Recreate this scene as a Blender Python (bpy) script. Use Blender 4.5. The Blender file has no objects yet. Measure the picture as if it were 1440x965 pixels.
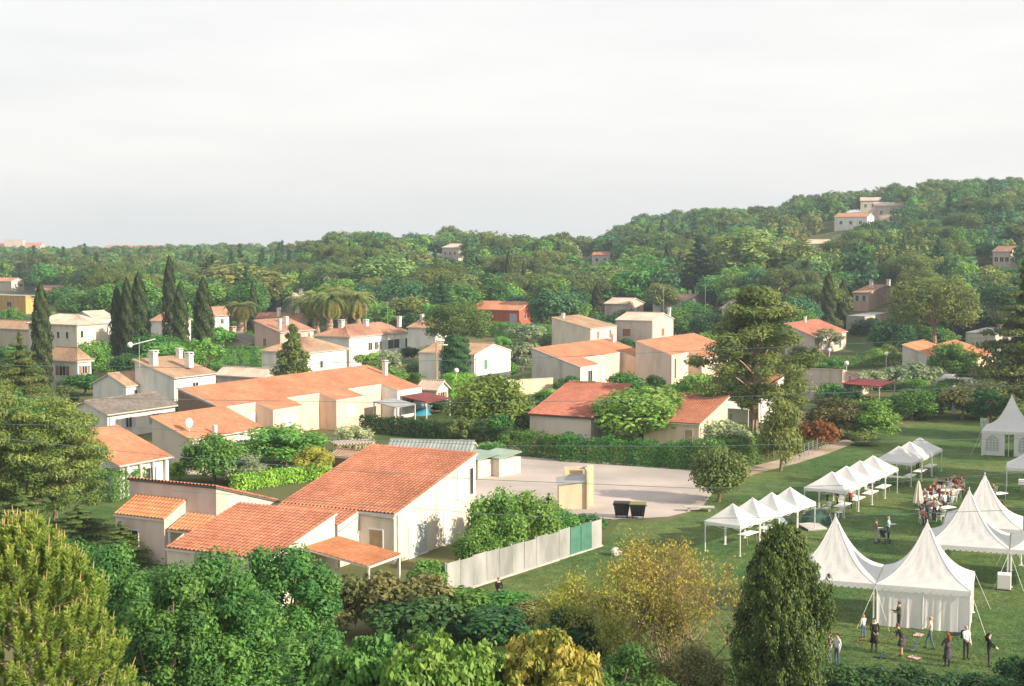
import bpy, math, random
import numpy as np
from mathutils import Vector, Matrix

random.seed(7)
RNG = np.random.default_rng(11)
SC = bpy.context.scene
COL = SC.collection

# ------------------------------------------------------------------ camera
F = 2000.0          # focal length in photo pixels (1440 px wide photo, 50 mm on 36 mm)
HZ = 345.5          # horizon row
CH = 21.0           # camera height, metres
PITCH = math.atan((482.5 - HZ) / F)
cam_d = bpy.data.cameras.new('camera')
cam_d.sensor_width = 36.0
cam_d.lens = 50.0
cam_d.clip_start = 0.5
cam_d.clip_end = 20000
cam = bpy.data.objects.new('camera', cam_d)
COL.objects.link(cam)
cam.location = (0, 0, CH)
cam.rotation_euler = (math.pi / 2 - PITCH, 0, 0)
SC.camera = cam

# ------------------------------------------------------------------ light
SUN_AZ = -27.0      # degrees from +X towards +Y
SUN_EL = 24.0
az, el = math.radians(SUN_AZ), math.radians(SUN_EL)
sd = Vector((math.cos(az) * math.cos(el), math.sin(az) * math.cos(el), math.sin(el)))
sun_d = bpy.data.lights.new('sun', 'SUN')
sun_d.energy = 4.3
sun_d.angle = math.radians(0.6)
sun_d.color = (1.0, 0.85, 0.66)
sun = bpy.data.objects.new('sun', sun_d)
COL.objects.link(sun)
sun.rotation_euler = sd.to_track_quat('Z', 'Y').to_euler()

world = bpy.data.worlds.new('World')
SC.world = world
world.use_nodes = True
wn, wl = world.node_tree.nodes, world.node_tree.links
wn.clear()
w_out = wn.new('ShaderNodeOutputWorld')
w_bg = wn.new('ShaderNodeBackground')
w_bg.inputs['Strength'].default_value = 0.1
w_sky = wn.new('ShaderNodeTexSky')
w_sky.sky_type = 'NISHITA'
w_sky.sun_disc = False
w_sky.sun_elevation = el
w_sky.sun_rotation = math.radians(90 - SUN_AZ)
w_sky.air_density = 1.2
w_sky.dust_density = 2.0
# thin high cloud veil over the whole sky
w_tc = wn.new('ShaderNodeTexCoord')
w_map = wn.new('ShaderNodeMapping')
w_map.inputs['Scale'].default_value = (1.0, 1.0, 7.0)
w_noise = wn.new('ShaderNodeTexNoise')
w_noise.inputs['Scale'].default_value = 2.2
w_noise.inputs['Detail'].default_value = 6
w_noise.inputs['Roughness'].default_value = 0.55
w_ramp = wn.new('ShaderNodeValToRGB')
w_ramp.color_ramp.elements[0].position = 0.36
w_ramp.color_ramp.elements[0].color = (4.95, 4.84, 4.8, 1)
w_ramp.color_ramp.elements[1].position = 0.62
w_ramp.color_ramp.elements[1].color = (5.65, 5.48, 5.32, 1)
w_mix = wn.new('ShaderNodeMixRGB')
w_mix.inputs['Fac'].default_value = 0.88
wl.new(w_tc.outputs['Generated'], w_map.inputs['Vector'])
wl.new(w_map.outputs['Vector'], w_noise.inputs['Vector'])
wl.new(w_noise.outputs['Fac'], w_ramp.inputs['Fac'])
wl.new(w_sky.outputs['Color'], w_mix.inputs['Color1'])
wl.new(w_ramp.outputs['Color'], w_mix.inputs['Color2'])
wl.new(w_mix.outputs['Color'], w_bg.inputs['Color'])
wl.new(w_bg.outputs['Background'], w_out.inputs['Surface'])

SC.view_settings.view_transform = 'Standard'
SC.view_settings.look = 'None'
SC.view_settings.gamma = 1.0
SC.view_settings.exposure = 0.95
SC.view_settings.use_curve_mapping = False
SC.cycles.use_denoising = True
SC.cycles.max_bounces = 6
SC.cycles.diffuse_bounces = 3
SC.cycles.glossy_bounces = 2
SC.cycles.transmission_bounces = 4
SC.cycles.transparent_max_bounces = 8
SC.cycles.volume_bounces = 0

# ------------------------------------------------------------------ photo geometry helpers
CA, SA = math.cos(PITCH), math.sin(PITCH)

def G(px, py, z=0.0):
    """point at height z seen at a photo pixel"""
    u = (px - 720) / F
    v = (482.5 - py) / F
    dy, dz = CA + v * SA, -SA + v * CA
    t = (z - CH) / dz
    return Vector((u * t, dy * t, z))

def at(px, py, Y):
    """point at ground distance Y seen at a photo pixel"""
    u = (px - 720) / F
    v = (482.5 - py) / F
    dy, dz = CA + v * SA, -SA + v * CA
    t = Y / dy
    return Vector((u * t, Y, CH + dz * t))

def proj(x, y, z):
    z -= CH
    f = y * CA - z * SA
    v = y * SA + z * CA
    return 720 + F * x / f, 482.5 - F * v / f

def along(N, d, px):
    """distance from N along horizontal direction d until it is seen at column px"""
    k = (px - 720) / F
    f0 = N[1] * CA - (N[2] - CH) * SA
    return (k * f0 - N[0]) / (d[0] - k * d[1] * CA)

def dirv(deg):
    return Vector((math.cos(math.radians(deg)), math.sin(math.radians(deg)), 0))

# the estate is laid out on one grid: local x to the right and towards us, local y away to the right
GRID = 60.0

# ------------------------------------------------------------------ mesh helpers
def link(o, parent=None):
    COL.objects.link(o)
    if parent is not None:
        o.parent = parent
    return o

def tag(o, label=None, cat=None, group=None, kind=None):
    if label: o['label'] = label
    if cat: o['category'] = cat
    if group: o['group'] = group
    if kind: o['kind'] = kind
    return o

def thing(name, loc, label, cat, rz=0.0, group=None):
    o = bpy.data.objects.new(name, None)
    o.empty_display_size = 0.2
    COL.objects.link(o)
    o.location = loc
    o.rotation_euler = (0, 0, rz)
    return tag(o, label, cat, group)

class MB:
    def __init__(s):
        s.v, s.f, s.m = [], [], []
    def add(s, verts, faces, mi=0):
        b = len(s.v)
        s.v += [tuple(p) for p in verts]
        s.f += [tuple(b + i for i in f) for f in faces]
        s.m += [mi] * len(faces)
        return s
    def quad(s, a, b, c, d, mi=0):
        return s.add([a, b, c, d], [(0, 1, 2, 3)], mi)
    def box(s, x0, x1, y0, y1, z0, z1, mi=0):
        v = [(x0, y0, z0), (x1, y0, z0), (x1, y1, z0), (x0, y1, z0), (x0, y0, z1), (x1, y0, z1), (x1, y1, z1), (x0, y1, z1)]
        return s.add(v, [(3, 2, 1, 0), (4, 5, 6, 7), (0, 1, 5, 4), (1, 2, 6, 5), (2, 3, 7, 6), (3, 0, 4, 7)], mi)
    def bbox(s, x0, x1, y0, y1, z0, z1, b=0.03, mi=0):
        """box with chamfered vertical and top edges"""
        def ring(i, z):
            return [(x0 + i, y0, z), (x1 - i, y0, z), (x1, y0 + i, z), (x1, y1 - i, z), (x1 - i, y1, z), (x0 + i, y1, z), (x0, y1 - i, z), (x0, y0 + i, z)]
        def inner(z):
            return [(x0 + 2 * b, y0 + b, z), (x1 - 2 * b, y0 + b, z), (x1 - b, y0 + 2 * b, z), (x1 - b, y1 - 2 * b, z), (x1 - 2 * b, y1 - b, z), (x0 + 2 * b, y1 - b, z), (x0 + b, y1 - 2 * b, z), (x0 + b, y0 + 2 * b, z)]
        v = ring(b, z0) + ring(b, z1 - b) + inner(z1)
        f = [tuple(range(7, -1, -1))]
        for k in range(2):
            for i in range(8):
                j = (i + 1) % 8
                f.append((k * 8 + i, k * 8 + j, k * 8 + 8 + j, k * 8 + 8 + i))
        f.append(tuple(range(16, 24)))
        return s.add(v, f, mi)
    def tube(s, pts, radii, n=6, mi=0, cap=True):
        rings = []
        pts = [Vector(p) for p in pts]
        ref = None
        for i, p in enumerate(pts):
            d = (pts[min(i + 1, len(pts) - 1)] - pts[max(i - 1, 0)])
            if d.length < 1e-6: d = Vector((0, 0, 1))
            d.normalize()
            if ref is None:
                ref = Vector((1, 0, 0)) if abs(d.x) < 0.9 else Vector((0, 1, 0))
            a = d.cross(ref)
            if a.length < 1e-5: a = d.orthogonal()
            a.normalize()
            b = d.cross(a)
            ref = b.cross(d) if b.cross(d).length > 1e-5 else ref
            r = radii[i] if hasattr(radii, '__len__') else radii
            rings.append([p + (a * math.cos(2 * math.pi * k / n) + b * math.sin(2 * math.pi * k / n)) * r for k in range(n)])
        v = [q for rg in rings for q in rg]
        f = []
        for i in range(len(rings) - 1):
            for k in range(n):
                j = (k + 1) % n
                f.append((i * n + k, i * n + j, i * n + n + j, i * n + n + k))
        if cap:
            f.append(tuple(range(n - 1, -1, -1)))
            f.append(tuple((len(rings) - 1) * n + k for k in range(n)))
        return s.add(v, f, mi)
    def ball(s, c, r, nu=10, nv=6, mi=0, squash=(1, 1, 1)):
        v, f = [], []
        for i in range(nv + 1):
            th = math.pi * i / nv
            for k in range(nu):
                ph = 2 * math.pi * k / nu
                v.append((c[0] + r * squash[0] * math.sin(th) * math.cos(ph), c[1] + r * squash[1] * math.sin(th) * math.sin(ph), c[2] + r * squash[2] * math.cos(th)))
        for i in range(nv):
            for k in range(nu):
                j = (k + 1) % nu
                f.append((i * nu + k, i * nu + nu + k, i * nu + nu + j, i * nu + j))
        return s.add(v, f, mi)
    def mesh(s, name):
        me = bpy.data.meshes.new(name)
        me.from_pydata(s.v, [], s.f)
        if any(s.m):
            me.polygons.foreach_set('material_index', s.m)
        me.update()
        return me
    def build(s, name, mats, parent=None, smooth=False, kind=None, label=None):
        me = s.mesh(name)
        for m in (mats if isinstance(mats, (list, tuple)) else [mats]):
            me.materials.append(m)
        if smooth:
            me.polygons.foreach_set('use_smooth', [True] * len(me.polygons))
        o = link(bpy.data.objects.new(name, me), parent)
        if kind: o['kind'] = kind
        if label: o['label'] = label
        return o

# ------------------------------------------------------------------ materials
def mat(name, col, rough=0.8, col2=None, scale=1.0, detail=4, bump=0.0, bscale=None, spec=0.3, metal=0.0, rand=0.0, pos=(0.35, 0.65), stretch=None):
    m = bpy.data.materials.new(name)
    m.use_nodes = True
    n, l = m.node_tree.nodes, m.node_tree.links
    b = n['Principled BSDF']
    b.inputs['Base Color'].default_value = (*col, 1)
    b.inputs['Roughness'].default_value = rough
    b.inputs['Specular IOR Level'].default_value = spec
    b.inputs['Metallic'].default_value = metal
    src = None
    if col2 is not None or bump:
        geo = n.new('ShaderNodeNewGeometry')
        vec = geo.outputs['Position']
        if stretch:
            mp = n.new('ShaderNodeMapping'); mp.inputs['Scale'].default_value = stretch
            l.new(vec, mp.inputs['Vector']); vec = mp.outputs['Vector']
    if col2 is not None:
        nz = n.new('ShaderNodeTexNoise')
        nz.inputs['Scale'].default_value = scale
        nz.inputs['Detail'].default_value = detail
        l.new(vec, nz.inputs['Vector'])
        rp = n.new('ShaderNodeValToRGB')
        rp.color_ramp.elements[0].position = pos[0]
        rp.color_ramp.elements[1].position = pos[1]
        rp.color_ramp.elements[0].color = (*col, 1)
        rp.color_ramp.elements[1].color = (*col2, 1)
        l.new(nz.outputs['Fac'], rp.inputs['Fac'])
        src = rp.outputs['Color']
    if rand:
        oi = n.new('ShaderNodeObjectInfo')
        mr = n.new('ShaderNodeMapRange')
        mr.inputs['To Min'].default_value = 1 - rand
        mr.inputs['To Max'].default_value = 1 + rand
        l.new(oi.outputs['Random'], mr.inputs['Value'])
        mx = n.new('ShaderNodeMixRGB'); mx.blend_type = 'MULTIPLY'; mx.inputs['Fac'].default_value = 1
        if src: l.new(src, mx.inputs['Color1'])
        else: mx.inputs['Color1'].default_value = (*col, 1)
        l.new(mr.outputs['Result'], mx.inputs['Color2'])
        src = mx.outputs['Color']
    if src: l.new(src, b.inputs['Base Color'])
    if bump:
        nb = n.new('ShaderNodeTexNoise')
        nb.inputs['Scale'].default_value = bscale or scale * 6
        nb.inputs['Detail'].default_value = 3
        l.new(vec, nb.inputs['Vector'])
        bp = n.new('ShaderNodeBump')
        bp.inputs['Strength'].default_value = bump
        bp.inputs['Distance'].default_value = 0.05
        l.new(nb.outputs['Fac'], bp.inputs['Height'])
        l.new(bp.outputs['Normal'], b.inputs['Normal'])
    return m

def leafmat(name, ca, cb, trans=0.32, rand=0.22, rough=0.55):
    ca = tuple(x * q for x, q in zip(ca, (1.25, 1.5, 1.3))); cb = tuple(x * q for x, q in zip(cb, (1.5, 1.68, 1.38)))
    """foliage: colour runs between two leaf colours by the per-leaf tint, with light passing through the leaf"""
    m = bpy.data.materials.new(name)
    m.use_nodes = True
    n, l = m.node_tree.nodes, m.node_tree.links
    n.clear()
    out = n.new('ShaderNodeOutputMaterial')
    at_ = n.new('ShaderNodeAttribute'); at_.attribute_name = 'tint'
    mx = n.new('ShaderNodeMixRGB')
    mx.inputs['Color1'].default_value = (*ca, 1)
    mx.inputs['Color2'].default_value = (*cb, 1)
    l.new(at_.outputs['Fac'], mx.inputs['Fac'])
    oi = n.new('ShaderNodeObjectInfo')
    mr = n.new('ShaderNodeMapRange')
    mr.inputs['To Min'].default_value = 1 - rand
    mr.inputs['To Max'].default_value = 1 + rand
    l.new(oi.outputs['Random'], mr.inputs['Value'])
    hs = n.new('ShaderNodeHueSaturation')
    mr2 = n.new('ShaderNodeMapRange')
    mr2.inputs['To Min'].default_value = 0.5 - rand * 0.1
    mr2.inputs['To Max'].default_value = 0.5 + rand * 0.1
    ml = n.new('ShaderNodeMath'); ml.operation = 'MULTIPLY'; ml.inputs[1].default_value = 7.31
    fr = n.new('ShaderNodeMath'); fr.operation = 'FRACT'
    l.new(oi.outputs['Random'], ml.inputs[0]); l.new(ml.outputs[0], fr.inputs[0])
    l.new(fr.outputs[0], mr2.inputs['Value'])
    l.new(mr2.outputs['Result'], hs.inputs['Hue'])
    l.new(mr.outputs['Result'], hs.inputs['Value'])
    l.new(mx.outputs['Color'], hs.inputs['Color'])
    b = n.new('ShaderNodeBsdfPrincipled')
    b.inputs['Roughness'].default_value = rough
    b.inputs['Specular IOR Level'].default_value = 0.25
    t = n.new('ShaderNodeBsdfTranslucent')
    l.new(hs.outputs['Color'], b.inputs['Base Color'])
    l.new(hs.outputs['Color'], t.inputs['Color'])
    ms = n.new('ShaderNodeMixShader'); ms.inputs['Fac'].default_value = trans
    l.new(b.outputs[0], ms.inputs[1]); l.new(t.outputs[0], ms.inputs[2])
    l.new(ms.outputs[0], out.inputs['Surface'])
    return m

M = {}
M['grass'] = mat('grass', (0.060, 0.125, 0.036), 0.9, (0.145, 0.182, 0.062), 0.11, 8, 1.0, 7.0, 0.1, pos=(0.38, 0.72))
def grass_detail(m):
    n, l = m.node_tree.nodes, m.node_tree.links
    b = n['Principled BSDF']; src = b.inputs['Base Color'].links[0].from_socket
    geo = [x for x in n if x.type == 'NEW_GEOMETRY'][0].outputs['Position']
    for sc_, lo, hi in ((0.9, 0.72, 1.22), (5.0, 0.7, 1.3)):
        nz = n.new('ShaderNodeTexNoise'); nz.inputs['Scale'].default_value = sc_; nz.inputs['Detail'].default_value = 6
        l.new(geo, nz.inputs['Vector'])
        mr = n.new('ShaderNodeMapRange'); mr.inputs['From Min'].default_value = 0.3; mr.inputs['From Max'].default_value = 0.7
        mr.inputs['To Min'].default_value = lo; mr.inputs['To Max'].default_value = hi
        l.new(nz.outputs['Fac'], mr.inputs['Value'])
        mx = n.new('ShaderNodeMixRGB'); mx.blend_type = 'MULTIPLY'; mx.inputs['Fac'].default_value = 1
        l.new(src, mx.inputs['Color1']); l.new(mr.outputs['Result'], mx.inputs['Color2']); src = mx.outputs['Color']
    l.new(src, b.inputs['Base Color'])
grass_detail(M['grass'])
M['ground'] = mat('ground', (0.06, 0.10, 0.03), 0.95, (0.17, 0.15, 0.075), 0.05, 8, 0.4, 3.0, 0.1)
M['yard'] = mat('yard', (0.52, 0.455, 0.41), 0.9, (0.36, 0.325, 0.30), 0.15, 8, 0.3, 6.0, 0.15)
M['path'] = mat('path', (0.46, 0.38, 0.30), 0.95, (0.33, 0.27, 0.19), 0.5, 6, 0.3, 6.0, 0.1)
M['paving'] = mat('paving', (0.50, 0.44, 0.38), 0.9, (0.40, 0.35, 0.30), 0.6, 5, 0.2, 8.0)
M['asphalt'] = mat('asphalt', (0.09, 0.09, 0.095), 0.9, (0.13, 0.125, 0.12), 0.5, 5)
W_ = {}
def wallmat(key, c, k=0.86):
    W_[key] = mat('render_' + key, c, 0.9, tuple(x * k * q for x, q in zip(c, (0.92, 0.9, 0.86))), 1.1, 10, 0.3, 14.0, 0.15, stretch=(1, 1, 0.25), pos=(0.44, 0.72))
wallmat('cream', (0.69, 0.62, 0.53)); wallmat('white', (0.76, 0.735, 0.70)); wallmat('pink', (0.60, 0.42, 0.36))
wallmat('grey', (0.56, 0.53, 0.48), 0.78); wallmat('sand', (0.70, 0.57, 0.40)); wallmat('rose', (0.62, 0.51, 0.45))
wallmat('red', (0.50, 0.13, 0.08)); wallmat('ochre', (0.66, 0.40, 0.16)); wallmat('peach', (0.70, 0.52, 0.41))
def roofmat(key, a, b, sc=2.2):
    m = mat('tile_' + key, a, 0.85, b, sc, 6, 0.3, 20.0, 0.15, pos=(0.35, 0.7))
    n, l = m.node_tree.nodes, m.node_tree.links
    bs = n['Principled BSDF']
    src = bs.inputs['Base Color'].links[0].from_socket
    geo = [x for x in n if x.type == 'NEW_GEOMETRY'][0]
    nz = n.new('ShaderNodeTexNoise'); nz.inputs['Scale'].default_value = 0.35; nz.inputs['Detail'].default_value = 5
    l.new(geo.outputs['Position'], nz.inputs['Vector'])
    mr = n.new('ShaderNodeMapRange'); mr.inputs['From Min'].default_value = 0.3; mr.inputs['From Max'].default_value = 0.7
    mr.inputs['To Min'].default_value = 0.78; mr.inputs['To Max'].default_value = 1.15
    l.new(nz.outputs['Fac'], mr.inputs['Value'])
    mx = n.new('ShaderNodeMixRGB'); mx.blend_type = 'MULTIPLY'; mx.inputs['Fac'].default_value = 1
    l.new(src, mx.inputs['Color1']); l.new(mr.outputs['Result'], mx.inputs['Color2'])
    l.new(mx.outputs['Color'], bs.inputs['Base Color'])
    W_[key] = m
roofmat('salmon', (0.46, 0.185, 0.105), (0.545, 0.255, 0.155)); roofmat('orange', (0.50, 0.20, 0.095), (0.58, 0.28, 0.15))
roofmat('terracotta', (0.325, 0.128, 0.078), (0.42, 0.192, 0.12)); roofmat('redtile', (0.38, 0.135, 0.095), (0.48, 0.21, 0.145))
roofmat('brown', (0.33, 0.22, 0.15), (0.45, 0.31, 0.21)); roofmat('oldred', (0.34, 0.17, 0.12), (0.46, 0.27, 0.19))
roofmat('slate', (0.15, 0.14, 0.135), (0.26, 0.22, 0.18)); roofmat('pale', (0.55, 0.42, 0.34), (0.66, 0.52, 0.43))
M['zinc'] = mat('zinc', (0.42, 0.43, 0.44), 0.5, (0.33, 0.34, 0.35), 1.0, metal=0.3)
M['fascia'] = mat('fascia', (0.62, 0.56, 0.50), 0.8)
M['darkfascia'] = mat('dark_fascia', (0.12, 0.10, 0.09), 0.8)
M['glass'] = mat('window_glass', (0.035, 0.04, 0.045), 0.12, spec=0.6)
M['frame'] = mat('window_frame', (0.66, 0.65, 0.63), 0.5)
M['shut_white'] = mat('shutter_white', (0.50, 0.53, 0.55), 0.6)
M['shut_brown'] = mat('shutter_brown', (0.33, 0.15, 0.07), 0.6)
M['shut_green'] = mat('shutter_green', (0.10, 0.26, 0.18), 0.6)
M['shut_grey'] = mat('shutter_grey', (0.40, 0.40, 0.40), 0.6)
M['plank'] = mat('plank', (0.20, 0.13, 0.09), 0.85, (0.30, 0.21, 0.15), 3.0, 5, stretch=(6, 6, 0.6))
M['wood'] = mat('wood', (0.36, 0.25, 0.15), 0.8, (0.46, 0.34, 0.22), 2.0, 5)
M['bark'] = mat('bark', (0.16, 0.115, 0.08), 0.95, (0.27, 0.20, 0.15), 3.0, 6, 0.5, 12.0)
M['pinebark'] = mat('pine_bark', (0.26, 0.18, 0.13), 0.95, (0.40, 0.30, 0.23), 2.0, 6, 0.5, 9.0)
M['twig'] = mat('twig', (0.20, 0.15, 0.10), 0.9, (0.30, 0.24, 0.16), 3.0)
M['tent'] = mat('tent_canvas', (0.82, 0.815, 0.82), 0.6, (0.77, 0.765, 0.775), 0.7, 4, 0.08, 3.0, 0.35)
def see_light(m, fac):
    n, l = m.node_tree.nodes, m.node_tree.links
    b = n['Principled BSDF']; out = [x for x in n if x.type == 'OUTPUT_MATERIAL'][0]
    t = n.new('ShaderNodeBsdfTranslucent'); t.inputs['Color'].default_value = (0.9, 0.9, 0.92, 1)
    mx = n.new('ShaderNodeMixShader'); mx.inputs['Fac'].default_value = fac
    l.new(b.outputs[0], mx.inputs[1]); l.new(t.outputs[0], mx.inputs[2]); l.new(mx.outputs[0], out.inputs['Surface'])
see_light(M['tent'], 0.35)
M['seam'] = mat('tent_seam', (0.66, 0.66, 0.67), 0.7)
M['tentpole'] = mat('tent_pole', (0.78, 0.78, 0.78), 0.4, metal=0.2)
M['clear'] = mat('tent_window', (0.42, 0.45, 0.44), 0.2, spec=0.6)
M['plastic'] = mat('white_plastic', (0.82, 0.81, 0.79), 0.45)
M['black'] = mat('black_plastic', (0.018, 0.018, 0.02), 0.5)
M['rubber'] = mat('rubber', (0.02, 0.02, 0.02), 0.8)
M['fence'] = mat('fence_panel', (0.34, 0.35, 0.345), 0.85, (0.21, 0.22, 0.21), 0.8, 7, 0.2, 8.0, stretch=(1, 1, 0.4), rand=0.06)
M['fencegreen'] = mat('fence_green', (0.05, 0.16, 0.115), 0.7, (0.075, 0.20, 0.15), 1.5, rand=0.05)
M['greensheet'] = mat('green_sheet', (0.22, 0.32, 0.26), 0.6, (0.30, 0.38, 0.32), 0.7, 5)
M['concrete'] = mat('concrete', (0.50, 0.48, 0.45), 0.9, (0.40, 0.38, 0.35), 1.0, 6, 0.2, 10)
M['redmetal'] = mat('red_sheet', (0.42, 0.05, 0.05), 0.5, (0.33, 0.05, 0.05), 0.8)
M['maroon'] = mat('maroon_sheet', (0.22, 0.05, 0.05), 0.6, (0.16, 0.04, 0.04), 0.8)
M['steel'] = mat('steel', (0.45, 0.45, 0.45), 0.4, metal=0.6)
M['globe'] = mat('lamp_globe', (0.85, 0.85, 0.83), 0.3)
M['carpaint'] = mat('car_paint', (0.42, 0.45, 0.48), 0.25, spec=0.6, metal=0.3)
M['carpale'] = mat('car_paint_pale', (0.68, 0.68, 0.66), 0.25, spec=0.6)
M['carblue'] = mat('car_paint_blue', (0.22, 0.30, 0.40), 0.25, spec=0.6, metal=0.2)
M['light'] = mat('headlight', (0.8, 0.8, 0.8), 0.1)
M['cable'] = mat('cable', (0.10, 0.16, 0.16), 0.7)
M['stone'] = mat('stone', (0.55, 0.53, 0.49), 0.9, (0.42, 0.40, 0.37), 3.0, 5, 0.4, 10)
M['parasol'] = mat('parasol_cloth', (0.72, 0.64, 0.55), 0.8)
M['tarp'] = mat('dark_green_cloth', (0.03, 0.075, 0.055), 0.7)
M['pool'] = mat('pool_blue', (0.06, 0.33, 0.48), 0.3)
M['poster'] = mat('poster', (0.62, 0.66, 0.55), 0.6, (0.25, 0.33, 0.22), 5.0, 3)
M['pinkcloth'] = mat('pink_cloth', (0.62, 0.38, 0.36), 0.8)
L = {
 'mid': leafmat('leaf_mid', (0.045, 0.115, 0.028), (0.10, 0.185, 0.045)),
 'light': leafmat('leaf_light', (0.085, 0.18, 0.04), (0.18, 0.28, 0.07)),
 'dark': leafmat('leaf_dark', (0.022, 0.062, 0.024), (0.055, 0.11, 0.038)),
 'blue': leafmat('leaf_blue_green', (0.035, 0.095, 0.05), (0.07, 0.15, 0.075)),
 'olive': leafmat('leaf_olive', (0.10, 0.125, 0.04), (0.185, 0.195, 0.07)),
 'pine': leafmat('needle_pine', (0.062, 0.095, 0.03), (0.15, 0.17, 0.055), 0.3),
 'cypress': leafmat('scale_cypress', (0.009, 0.020, 0.008), (0.046, 0.058, 0.017), 0.12),
 'silver': leafmat('leaf_silver', (0.17, 0.19, 0.12), (0.30, 0.31, 0.21)),
 'yellow': leafmat('leaf_yellow', (0.21, 0.20, 0.04), (0.36, 0.30, 0.07)),
 'autumn': leafmat('leaf_autumn', (0.115, 0.115, 0.028), (0.38, 0.27, 0.07), rand=0.05),
 'orange': leafmat('leaf_orange', (0.17, 0.07, 0.02), (0.27, 0.12, 0.045)),
 'maroon': leafmat('leaf_maroon', (0.10, 0.022, 0.025), (0.17, 0.05, 0.045)),
 'scrub': leafmat('leaf_scrub', (0.085, 0.09, 0.035), (0.20, 0.165, 0.075)),
 'blossom': leafmat('leaf_blossom', (0.30, 0.30, 0.17), (0.58, 0.52, 0.40)),
 'palm': leafmat('palm_frond', (0.13, 0.17, 0.05), (0.36, 0.27, 0.11), 0.3),
 'yellowgreen': leafmat('leaf_yellow_green', (0.11, 0.15, 0.03), (0.21, 0.23, 0.06)),
 'bigpine': leafmat('needle_big_pine', (0.10, 0.12, 0.038), (0.22, 0.215, 0.075), 0.35),
 'pale': leafmat('leaf_pale', (0.12, 0.17, 0.055), (0.23, 0.27, 0.10)),
 'deepdark': leafmat('leaf_deep_dark', (0.010, 0.026, 0.012), (0.028, 0.05, 0.022), 0.15),
 'lime': leafmat('leaf_lime', (0.14, 0.24, 0.03), (0.26, 0.36, 0.07)),
 'candle': mat('pine_candle', (0.42, 0.30, 0.13), 0.8, (0.52, 0.40, 0.20), 4.0),
}

# ------------------------------------------------------------------ foliage
def unit(n):
    v = RNG.normal(size=(n, 3))
    return v / np.linalg.norm(v, axis=1, keepdims=True)

def leaf_mesh(name, c, nrm, size, aspect, tint, material, axis=None):
    """one diamond face per leaf: c centres, nrm facing, size half length"""
    n = len(c)
    nrm = nrm / np.maximum(np.linalg.norm(nrm, axis=1, keepdims=True), 1e-6)
    a = unit(n) if axis is None else axis
    t1 = a - nrm * np.sum(a * nrm, axis=1, keepdims=True)
    t1 /= np.maximum(np.linalg.norm(t1, axis=1, keepdims=True), 1e-6)
    t2 = np.cross(nrm, t1)
    s = np.broadcast_to(np.asarray(size, dtype=float), (n,))[:, None]
    v = np.empty((n, 4, 3), dtype=np.float32)
    v[:, 0] = c + t1 * s
    v[:, 1] = c + t2 * s * aspect - t1 * s * 0.12
    v[:, 2] = c - t1 * s
    v[:, 3] = c - t2 * s * aspect - t1 * s * 0.12
    me = bpy.data.meshes.new(name)
    me.vertices.add(4 * n)
    me.vertices.foreach_set('co', v.ravel())
    me.loops.add(4 * n)
    me.loops.foreach_set('vertex_index', np.arange(4 * n, dtype=np.int32))
    me.polygons.add(n)
    me.polygons.foreach_set('loop_start', np.arange(0, 4 * n, 4, dtype=np.int32))
    me.polygons.foreach_set('loop_total', np.full(n, 4, dtype=np.int32))
    at_ = me.attributes.new('tint', 'FLOAT', 'FACE')
    at_.data.foreach_set('value', np.clip(tint, 0, 1).astype(np.float32))
    me.materials.append(material)
    me.update()
    me.validate()
    return me

def blob_leaves(blobs, per, lsize, shell=0.55, up=0.3, jitter=0.6):
    """leaves in the outer shell of each (centre, radii) clump"""
    C, N, T, S = [], [], [], []
    for c, r in blobs:
        k = max(8, int(per * RNG.uniform(0.75, 1.25)))
        d = unit(k)
        rr = shell + (1 - shell) * RNG.random(k) ** 0.6
        rr *= 1 + 0.18 * RNG.normal(size=k) * (RNG.random(k) < 0.35)
        p = np.asarray(c) + d * np.asarray(r) * rr[:, None]
        C.append(p)
        N.append(d * 0.75 + np.array([0, 0, up]) + unit(k) * jitter)
        T.append(np.clip(RNG.uniform(0.05, 0.75) + RNG.normal(size=k) * 0.18, 0, 1))
        S.append(lsize * RNG.uniform(0.6, 1.3, k))
    return np.concatenate(C), np.concatenate(N), np.concatenate(S), np.concatenate(T)

def ell_points(n, centre, rad, inner=0.45, zmin=-0.7):
    out = []
    while len(out) < n:
        d = unit(1)[0]
        if d[2] < zmin: continue
        r = inner + (1 - inner) * random.random() ** 0.5
        p = np.asarray(centre) + d * np.asarray(rad) * r
        if all(np.linalg.norm((p - q) / np.asarray(rad)) > 0.22 for q in out) or random.random() < 0.1:
            out.append(p)
    return out

def limbs(mb, base, targets, r0, n=5):
    """trunk from base upwards then a curved limb to each target"""
    for t in targets:
        t = Vector(t); b = Vector(base)
        mid = b.lerp(t, 0.5) + Vector((random.uniform(-.1, .1), random.uniform(-.1, .1), 0.12)) * (t - b).length
        mb.tube([b, mid, t], [r0, r0 * 0.6, r0 * 0.2], n)

TPL = {}
def template(key, crown, trunk):
    TPL.setdefault(key, []).append((crown, trunk))

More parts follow.
